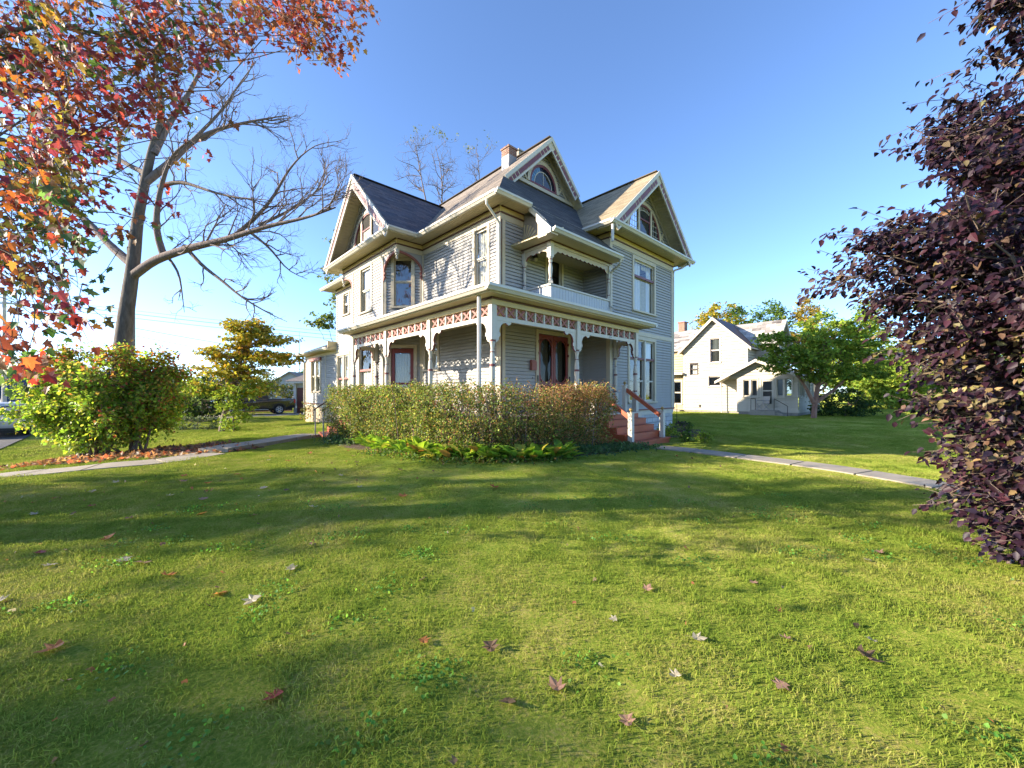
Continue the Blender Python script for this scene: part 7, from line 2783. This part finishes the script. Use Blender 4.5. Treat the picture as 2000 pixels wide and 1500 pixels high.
o_ = tubes_mesh('fork', [(resample([(0.05, 0, 0.8), (0.55, 0, 1.2), (1.2, 0, 1.6), (2.0, 0, 2.4)], 0.25), np.linspace(0.12, 0.04, len(resample([(0.05, 0, 0.8), (0.55, 0, 1.2), (1.2, 0, 1.6), (2.0, 0, 2.4)], 0.25)))),
                         (resample([(0.0, 0, 0.9), (-0.5, 0, 1.9), (-1.2, -.2, 2.6)], 0.25), np.linspace(0.11, 0.04, len(resample([(0.0, 0, 0.9), (-0.5, 0, 1.9), (-1.2, -.2, 2.6)], 0.25))))], 'bark_red', bpy.data.objects['yew_tree'], 8)
leafy('round_shrub', 'rounded dark shrub at the foot of the evergreen tree', (20.4, 24.4), [(0, 0, -0.1), (0, 0, 0.6)], [(0, 0, 0.75, 1.3, 1.0, 0.85, 1.0), (1.3, 0.2, 0.5, 0.8, 0.7, 0.55, .5), (-1.0, 0.3, 0.6, 0.7, .7, .7, .5)], 80, 24, 0.26, 0.12, dark[:2] + [(1.5, (0.11, 0.17, 0.03))], 62, cat='shrub', limbs=4, trunk_r=0.05)
far = [(1395, 50, 12.8, 4.6, gold, 63, 'yellow-green tree behind the gable of the white house'), (1432, 55, 13.6, 3.0, green, 69, 'dark green treetop right behind the white house gable'),
       (1500, 52, 13.6, 3.9, green, 64, 'rounded green tree behind the patchy roof of the white house'), (1575, 50, 13.2, 2.7, [(2, (0.40, 0.28, 0.05)), (2, (0.33, 0.27, 0.06)), (1, (0.2, 0.19, 0.05))], 65, 'golden tree right of the white house roof'),
       (1695, 42, 8.8, 3.6, lime, 66, 'bright green tree right of the evergreen'), (1660, 46, 7.2, 3.4, green, 70, 'dark green tree between the evergreen and the bright tree'), (1790, 44, 7.4, 4.0, mixed, 67, 'green tree with rusty top partly behind the purple tree'), (1900, 46, 8.5, 5.0, green, 68, 'green tree behind the purple tree'),
       (2020, 48, 8.0, 5.0, lime, 71, 'light green tree behind the right edge of the purple tree'), (1740, 36, 4.2, 2.6, lime, 72, 'low light green tree at the far end of the right lawn'), (1840, 38, 4.6, 3.0, lime, 73, 'low bushy tree just left of the purple tree')]
for (px, d, h, w, pal, sd, lab) in far:
    x0 = at(px, 768, d).x
    leafy('woodland_tree', lab, (x0, float(d)), [(0, 0, -0.3), (0.1, 0, h * 0.4), (0, 0, h * 0.8)],
          [(0, 0, h * 0.66, w * .72, w * .7, h * 0.32, 1.0), (-w * .45, 0, h * .5, w * .55, w * .5, h * .22, .7), (w * .45, 0, h * .48, w * .55, w * .5, h * .24, .7), (0, -w * .3, h * .3, w * .8, w * .5, h * .22, .7), (w * .1, 0, h * .86, w * .4, w * .4, h * .14, .4)],
          84, 26, 0.6, 0.26, pal, sd, limbs=16, trunk_r=0.24, group='woods beyond the right lawn', zcol=(lambda r, P, c: np.where((P[:, 2:3] > 6.2) & (r.random((len(P), 1)) < 0.6), pick_cols(r, len(P), [(1, (0.36, 0.16, 0.06)), (1, (0.3, 0.2, 0.06))]), c)) if sd == 67 else None)
leafy('bare_sapling', 'pale bare sapling beside the brick chimney of the white house', (at(1340, 768, 45).x, 45.0), [(0, 0, 0), (0, 0, 7.5)], [(0, 0, 7, 0.8, .8, 2.0, 0.1)], 10, 3, 0.2, 0.15, mixed, 75, limbs=26, trunk_r=0.08, bark_='twig_pale')

# ================================================================== barberry hedge round the porch
rng = np.random.default_rng(44)


def hedge_run(name, label, pts, half, top, seed, sparse, leaves_n, wk=1.0):
    r = np.random.default_rng(seed)
    line = resample([(*uv2w(u, v)[:2], 0) for u, v in pts], 0.1)
    cx, cy = line[:, 0].mean(), line[:, 1].mean()
    bz = float(zg(cx, cy))
    o = empty(name, (cx, cy, bz), 0, label, 'hedge', 'clipped hedge along the porch')
    polys, P, D = [], [], []
    n_st = int(len(line) * 1.7)
    for _ in range(n_st):
        i = int(r.integers(0, len(line)))
        p = line[i] + np.array([r.normal(0, half * 0.4), r.normal(0, half * 0.4), 0])
        z0 = float(zg(p[0], p[1]))
        h = top - z0 + r.normal(0, 0.05)
        lean = r.normal(0, 0.16, 2)
        q = resample([(p[0], p[1], z0 - 0.03), (p[0] + lean[0] * .5, p[1] + lean[1] * .5, z0 + h * .5), (p[0] + lean[0] * 1.2, p[1] + lean[1] * 1.2, z0 + h * r.uniform(0.75, 1.0))], 0.25)
        polys.append((q - np.array([cx, cy, bz]), np.linspace(0.011, 0.004, len(q))))
        twigs(r, polys, polys[-1], 4, 0.32, 0.004, 0.75, 1, 0.12, 0.2)
    # leaves: clumps, dense at the skin
    m = leaves_n // 22
    i = r.integers(0, len(line), m)
    d = np.gradient(line, axis=0)[i]
    d /= np.linalg.norm(d, axis=1)[:, None] + 1e-9
    nrm = np.stack([d[:, 1], -d[:, 0], np.zeros(m)], -1)
    off = half * np.sign(r.normal(0, 1, m)) * (r.random(m) ** 0.45)
    zz = r.random(m) ** 0.8
    bulge = 0.75 + 0.45 * np.sin(np.clip(zz, 0, 1) * 2.6)
    wave = 1 + 0.12 * np.sin(i * 0.13) + 0.08 * np.sin(i * 0.31 + 1)
    base = line[i] + nrm * (off * bulge * wave)[:, None]
    zb = zg(base[:, 0], base[:, 1])
    tops = top + 0.05 * np.sin(i * 0.17) + 0.03 * np.sin(i * 0.5) + r.normal(0, 0.05, m)
    base[:, 2] = zb + 0.12 + (tops - zb - 0.12) * zz
    per = 22
    C = np.repeat(base, per, 0) + r.normal(0, 0.065, (m * per, 3))
    keep = np.ones(len(C), bool)
    if sparse is not None:
        keep = sparse(r, C)
    hole = np.sin(C[:, 0] * 3.9 + seed) * np.sin(C[:, 1] * 4.3) + 0.8 * np.sin(C[:, 2] * 6.1 + C[:, 0] * 2.3)
    keep &= (hole > -1.0) | (r.random(len(C)) < 0.35)
    C = C[keep]
    rel = C - np.array([cx, cy, bz])
    n = len(C)
    out = np.repeat(nrm * np.sign(off)[:, None], per, 0)[keep]
    fr_ = frames(r, n, out * 0.5, out * 0.5 + np.array([0, 0, 0.7]), 0.8, 0.7)
    col = pick_cols(r, n, [(3, (0.13, 0.18, 0.042)), (2, (0.21, 0.24, 0.058)), (1.8, (0.07, 0.105, 0.03)), (0.8, (0.27, 0.21, 0.08))], 0.25)
    col *= np.repeat(np.exp(r.normal(0, 0.3, (m, 1))), per, 0)[keep]
    u = CU * C[:, 0] + SU * C[:, 1]
    warm = r.random(n) < wk * np.clip(0.12 + 0.38 * np.clip((C[:, 2] - 0.9) / 0.8, 0, 1) * np.clip((u - 4.5) / 2.5, 0.15, 1) + 0.2 * np.clip((u - 5.5) / 2, 0, 1), 0, 0.75)
    col[warm] = pick_cols(r, int(warm.sum()), [(2, (0.36, 0.19, 0.10)), (1.5, (0.42, 0.28, 0.12)), (1, (0.22, 0.09, 0.06))], 0.22)
    leaf_mesh('foliage', rel, fr_, r.uniform(0.03, 0.056, n), col, 'small', 'leaf', o, 'stuff', np.full(n, 1.3))
    tubes_mesh('stems', polys, 'twig', o, 5)
    return o


hedge_run('barberry_hedge', 'clipped yellow-green hedge along the left side of the porch', [(5.15, 13.9), (5.15, 11.5), (5.2, 9.3), (5.25, 7.6)], 0.52, 1.72, 81, None, 74000, 0.45)
hedge_run('barberry_hedge', 'thinner russet hedge along the front of the porch beside the steps', [(5.1, 7.4), (5.3, 6.5), (6.3, 6.3), (8.0, 6.3), (9.15, 6.3)], 0.45, 1.74, 82,
          lambda r, C: r.random(len(C)) < np.where((C[:, 2] > 1.05) & (CU * C[:, 0] + SU * C[:, 1] < 7.6), 0.45, 0.85), 64000)

# ================================================================== leafy plants, ivy and flowers at the foot of the hedge
def rosette(name, label, x, y, n, L, pal, seed, group, upright=0.9, cat='plant'):
    r = np.random.default_rng(seed)
    o = empty(name, (x, y, float(zg(x, y))), 0, label, cat, group)
    a = r.uniform(0, 6.283, n)
    f = np.stack([np.cos(a), np.sin(a), r.uniform(0.3, 1.15, n) * upright], -1)
    f /= np.linalg.norm(f, axis=1)[:, None]
    up = np.stack([-np.cos(a) * .8, -np.sin(a) * .8, np.full(n, 0.8)], -1)
    fr_ = frames(r, n, f, up, 0.12, 0.15)
    pos = np.stack([np.cos(a) * 0.03, np.sin(a) * 0.03, np.zeros(n)], -1)
    col = pick_cols(r, n, pal, 0.15)
    sz = L * r.uniform(0.65, 1.15, n)
    if n <= 24:
        for i in range(n):
            leaf_mesh('leaf', pos[i:i + 1], tuple(q[i:i + 1] for q in fr_), sz[i:i + 1], col[i:i + 1], 'blade', 'leaf', o)
    return o


hp = [(2.5, (0.24, 0.38, 0.04)), (2, (0.15, 0.28, 0.04)), (0.8, (0.38, 0.39, 0.07)), (0.2, (0.42, 0.22, 0.06))]
r = np.random.default_rng(90)
k = 0
front = [(-4.5, 11.9), (-3.2, 9.9), (-2.2, 8.75), (-1.2, 8.05), (-0.3, 7.8), (0.5, 8.0), (1.1, 8.5)]
wline = resample([(x_, y_, 0) for x_, y_ in front], 0.1)
LB = ['broad-leaved green plant at the left end of the row below the hedge', 'bright sunlit broad-leaved plant left of the hedge corner', 'broad-leaved plant right below the hedge corner', 'shaded broad-leaved plant next to the ivy carpet']
for i in range(96):
    t = r.random() ** 0.9
    p = wline[int((len(wline) - 1) * t)]
    x = p[0] + r.normal(0.1, 0.16)
    y = p[1] + abs(r.normal(0.0, 0.22))
    rosette('leafy_plant', LB[0 if t < 0.3 else 1 if t < 0.55 else 2 if t < 0.8 else 3], x, y, int(r.integers(9, 14)), float(r.uniform(0.28, 0.48)), hp, 1000 + i, 'broad-leaved plants along the hedge', 1.0)


def ground_cover(name, label, pts, width, n, size, pal, seed, h=0.14):
    r = np.random.default_rng(seed)
    line = resample([(x_, y_, 0) for x_, y_ in pts], 0.1)
    i = r.integers(0, len(line), n)
    c = line[i] + np.stack([r.normal(0, width, n), r.normal(0, width * .7, n), np.zeros(n)], -1)
    c[:, 2] = zg(c[:, 0], c[:, 1]) + r.random(n) * h
    o = leaf_mesh(name, c, frames(r, n, (0, 0, 0.1), (0, 0, 1), 0.9, 0.5), size * r.uniform(0.6, 1.3, n), pick_cols(r, n, pal), 'ovate', 'leaf', None, 'stuff')
    return setp(o, label)


ground_cover('ivy_ground_cover', 'dark ivy carpet along the front of the hedge up to the steps', [(0.6, 8.75), (1.4, 9.3), (2.3, 10.0), (3.1, 10.7), (3.5, 11.3)], 0.34, 3600, 0.075, [(3, (0.05, 0.11, 0.045)), (2, (0.08, 0.15, 0.06)), (1, (0.12, 0.17, 0.08))], 91)
ground_cover('ivy_ground_cover', 'dull green ivy patch at the foot of the hedge by the side steps', [(-5.9, 13.2), (-5.1, 12.4), (-4.4, 11.8)], 0.3, 1800, 0.075, [(3, (0.06, 0.12, 0.05)), (2, (0.1, 0.15, 0.08))], 92, 0.22)
ground_cover('ivy_ground_cover', 'low mixed greenery in front of the hedge corner', [(-3.4, 9.6), (-1.4, 7.9), (0.2, 7.75), (1.0, 8.3)], 0.22, 2200, 0.06, [(3, (0.08, 0.14, 0.03)), (1, (0.2, 0.14, 0.05)), (2, (0.12, 0.2, 0.03))], 93, 0.1)
for (x, y, h, pal, lab, sd) in ((5.35, 13.6, 0.55, lime, 'bright yellow-green plant between the newel posts beside the steps', 94), (6.5, 15.4, 0.4, [(2, (0.07, 0.11, 0.04)), (1, (0.13, 0.06, 0.14))], 'purple-flowered plant at the foundation right of the steps', 95), (7.0, 15.9, 0.32, green, 'dark green low plant at the right corner of the foundation', 96),
                                (6.1, 12.6, 0.3, lime, 'small lime plant at the edge of the bed right of the steps', 97), (5.6, 12.9, 0.28, green, 'low green plant beside the bottom step', 98)):
    leafy('garden_plant', lab, (x, y), [(0, 0, -0.02), (0, 0, h * .6)], [(0, 0, h * .6, h * .6, h * .55, h * .45, 1.0)], 26, 16, 0.12, 0.075, pal, sd, cat='plant', mat_='leaf', tem='small', limbs=8, trunk_r=0.01)
leafy('wall_climber', 'thin climbing vine at the foot of the rear wing wall', (uv2w(7.9, 27.2)[0], uv2w(7.9, 27.2)[1]), [(0, 0, 0), (0.1, 0, 1.2)], [(0, 0, 0.7, 0.9, 0.25, 0.7, 1.0)], 26, 10, 0.22, 0.1, mixed, 99, cat='plant', limbs=14, trunk_r=0.015)
# shepherd's hook beside the house corner
hk = at(1322, 768, 18.0)
setp(MB().tube([(hk.x, hk.y, 0.05), (hk.x, hk.y, 1.45), (hk.x - .06, hk.y, 1.55), (hk.x - .14, hk.y, 1.52), (hk.x - .16, hk.y, 1.44)], 0.012, 6).build('garden_hook', 'iron'), 'thin black garden hook standing in the grass at the right house corner', 'hook')

# ================================================================== street trees outside the frame on the left, whose shade lies across the lawn
for (x, y, h, w, sd, lab, den) in SHADE:
    leafy('street_tree', lab, (x, y), [(0, 0, -0.3), (0, 0, h * .35), (0.2, 0.1, h * .8)],
          [(0, 0, h * .62, w, w, h * .34, 1.0), (w * .3, 0, h * .42, w * .9, w * .9, h * .2, .6)], den, 26, 0.7, 0.22, mixed, sd, limbs=24, trunk_r=0.3, group='street trees along the left side')
# ================================================================== fallen leaves on the lawn
rng = np.random.default_rng(77)
FL_COL = {'pale': (0.46, 0.41, 0.34), 'red': (0.40, 0.09, 0.07), 'orange': (0.40, 0.17, 0.07), 'brown': (0.19, 0.125, 0.09), 'green': (0.14, 0.22, 0.08), 'pink': (0.40, 0.24, 0.19)}
tv, tf = TEM['maple']
fl_mesh = {}
for nm_, c in FL_COL.items():
    for var in range(3):
        me = bpy.data.meshes.new('fallen_leaf')
        cur = (0.35, 0.8, 1.3)[var]
        V = [(x - 0.4, y, 0.02 + cur * (0.5 * (x - 0.4) ** 2 + 0.75 * y * y) + 0.03 * math.sin(9 * y + var)) for x, y, z in tv]
        st = len(V)
        V += [(-0.4, -0.012, 0.03), (-0.4, 0.012, 0.03), (-0.85, 0.012, 0.0), (-0.85, -0.012, 0.0)]
        me.from_pydata(V, [], list(tf) + [(st, st + 1, st + 2, st + 3)])
        a = me.color_attributes.new('Col', 'FLOAT_COLOR', 'POINT')
        cols = np.ones((len(V), 4), np.float32)
        cols[:, :3] = c
        cols[:, :3] *= np.exp(rng.normal(0, 0.12, (len(V), 1)))
        a.data.foreach_set('color', cols.reshape(-1))
        me.materials.append(M['leaf'])
        fl_mesh[(nm_, var)] = me


def fallen(x, y, colr, size, label, lift=0.018):
    o = bpy.data.objects.new('fallen_leaf', fl_mesh[(colr, int(rng.integers(0, 3)))])
    o.location = (x, y, float(zg(x, y)) + lift)
    o.rotation_euler = (rng.normal(0, 0.16), rng.normal(0, 0.16), rng.uniform(0, 6.28))
    o.scale = (size * .8,) * 3
    link(o)
    return setp(o, label, 'leaf', 'fallen leaves on the lawn')


NAMED = [(-1.95, 2.98, 'pale', 0.15, 'large whitish fallen leaf, the brightest on the left lawn'), (-1.24, 2.07, 'red', 0.12, 'bright red fallen leaf near the bottom left'), (-3.40, 3.66, 'pink', 0.17, 'pink fallen leaf lying beside a white one, mid left'),
         (-3.62, 3.72, 'pale', 0.15, 'white fallen leaf touching the pink one, mid left'), (-2.28, 3.10, 'orange', 0.13, 'curled tan fallen leaf left of the large whitish leaf'), (-1.93, 3.48, 'pale', 0.12, 'pale fallen leaf at the start of the sunlit band, left of centre'),
         (-3.88, 3.02, 'pale', 0.13, 'cream fallen leaf in the shade at the left'), (0.235, 2.13, 'pink', 0.12, 'grey-pink folded leaf at the bottom centre'), (-0.02, 2.02, 'brown', 0.12, 'dark greyish leaf at the bottom centre'), (-0.13, 2.45, 'brown', 0.13, 'upright dark purple leaf in the centre foreground'),
         (2.12, 2.38, 'brown', 0.16, 'large folded dark brown leaf in the right foreground'), (1.18, 2.52, 'pale', 0.11, 'pale curled leaf in the right foreground, left of the dark one'), (1.43, 2.12, 'pink', 0.10, 'round buff leaf at the bottom right'), (1.08, 3.17, 'pink', 0.10, 'small pinkish leaf at the right of the shaded lawn'),
         (-0.27, 6.0, 'red', 0.17, 'small red leaf on the lawn straight below the hedge corner'), (-0.55, 2.5, 'orange', 0.09, 'pair of small orange leaf tips in the centre foreground')]
for a in NAMED:
    fallen(*a)
gen = [(-5.2, 6.1), (-4.6, 5.6), (-3.9, 5.2), (-5.9, 5.6), (-6.3, 5.2), (-5.0, 4.8), (-4.3, 4.5), (-6.6, 6.4), (-5.8, 6.8), (-3.2, 4.9), (-4.9, 6.9), (-4.0, 6.3), (-3.4, 5.9), (-6.9, 5.9), (-3.0, 6.8), (-4.2, 7.6), (-5.3, 7.7), (-6.1, 7.6), (-7.0, 7.1), (-3.3, 8.1), (-4.9, 8.6), (-5.6, 9.1), (-3.8, 9.2), (-5.1, 9.9), (-4.4, 10.3), (-2.4, 6.4), (-2.0, 7.2), (-1.6, 5.8), (-2.7, 5.4), (-6.4, 4.4), (-5.6, 4.1), (-4.7, 3.9), (-4.1, 3.4), (-5.0, 3.3), (-3.0, 3.3), (-4.5, 2.9), (-3.3, 2.6), (-2.7, 2.4)]
for i, (x, y) in enumerate(gen):
    c = ('pale', 'pink', 'orange', 'red', 'pale', 'brown', 'orange')[i % 7]
    lab = {'pale': 'one of many pale fallen leaves scattered on the left lawn', 'pink': 'one of many pinkish fallen leaves scattered on the left lawn', 'orange': 'one of many orange fallen leaves scattered on the left lawn', 'red': 'one of several red fallen leaves scattered on the left lawn', 'brown': 'one of several dark brown leaves scattered on the left lawn'}[c]
    fallen(x + rng.normal(0, .12), y + rng.normal(0, .12), c, float(rng.uniform(0.10, 0.16)), lab)
for i, (x, y) in enumerate([(3.6, 3.9), (3.3, 3.7), (3.4, 2.5), (2.0, 3.3), (0.9, 2.2), (2.8, 2.0), (1.75, 2.55), (0.7, 2.75), (-0.75, 3.3), (0.55, 1.9), (2.3, 2.55)]):
    fallen(x, y, ('pink', 'pale', 'brown')[i % 3], float(rng.uniform(0.07, 0.11)), {'pink': 'one of a few small buff leaves scattered on the right lawn', 'pale': 'one of a few small whitish leaves scattered on the right lawn', 'brown': 'one of a few small brown leaves scattered on the right lawn'}[('pink', 'pale', 'brown')[i % 3]])
n = 420
x, y = rng.uniform(-7.5, 4.5, n), 1.3 + 8.5 * rng.random(n) ** 1.3
k = (np.abs(x) < y * 1.35) & (rng.random(n) < np.where(x < -1.0, 1.0, 0.35)) & free(x, y)
x, y = x[k], y[k]
n = len(x)
pos = np.stack([x, y, zg(x, y) + 0.018], -1)
setp(leaf_mesh('leaf_crumbs', pos, frames(rng, n, (0, 0, 0.1), (0, 0, 1), 1.0, 0.5), rng.uniform(0.02, 0.055, n), pick_cols(rng, n, [(2, (0.22, 0.14, 0.09)), (1, (0.40, 0.34, 0.27)), (1, (0.34, 0.14, 0.07)), (1, (0.12, 0.08, 0.06))]), 'clump', 'leaf', None, 'stuff'), 'small broken bits of dead leaf sprinkled through the grass')
# clover and broad-leaved weeds in the turf
cc = np.stack([rng.uniform(-4.5, 4.5, 70), rng.uniform(1.4, 6.0, 70)], -1)
m = 55
x = (cc[:, 0:1] + rng.normal(0, 0.10, (70, m))).ravel()
y = (cc[:, 1:2] + rng.normal(0, 0.08, (70, m))).ravel()
pos = np.stack([x, y, zg(x, y) + rng.uniform(0.015, 0.035, len(x))], -1)
n = len(x)
setp(leaf_mesh('clover', pos, frames(rng, n, (0, 0, 0.1), (0, 0, 1), 1.0, 0.3), rng.uniform(0.014, 0.028, n), pick_cols(rng, n, [(2, (0.10, 0.24, 0.04)), (1, (0.16, 0.30, 0.05))]), 'ovate', 'leaf', None, 'stuff', np.full(n, 1.5)), 'patches of clover growing in the foreground lawn')
# leaf litter on the bed under the shrub: too many to count
n = 1500
a = rng.uniform(0, 6.283, n)
q = np.sqrt(rng.random(n))
x, y = -10.7 + 3.4 * q * np.cos(a), 11.2 + 1.6 * q * np.sin(a)
pos = np.stack([x, y, zg(x, y) + 0.03 + 0.03 * rng.random(n)], -1)
setp(leaf_mesh('leaf_litter', pos, frames(rng, n, (0, 0, 0), (0, 0, 1), 1.0, 0.3), rng.uniform(0.07, 0.13, n), pick_cols(rng, n, [(2, (0.20, 0.11, 0.07)), (2, (0.34, 0.2, 0.12)), (1, (0.38, 0.11, 0.06)), (1, (0.1, 0.06, 0.045))]), 'maple', 'leaf', None, 'stuff'), 'brown and red leaf litter under the large shrub')
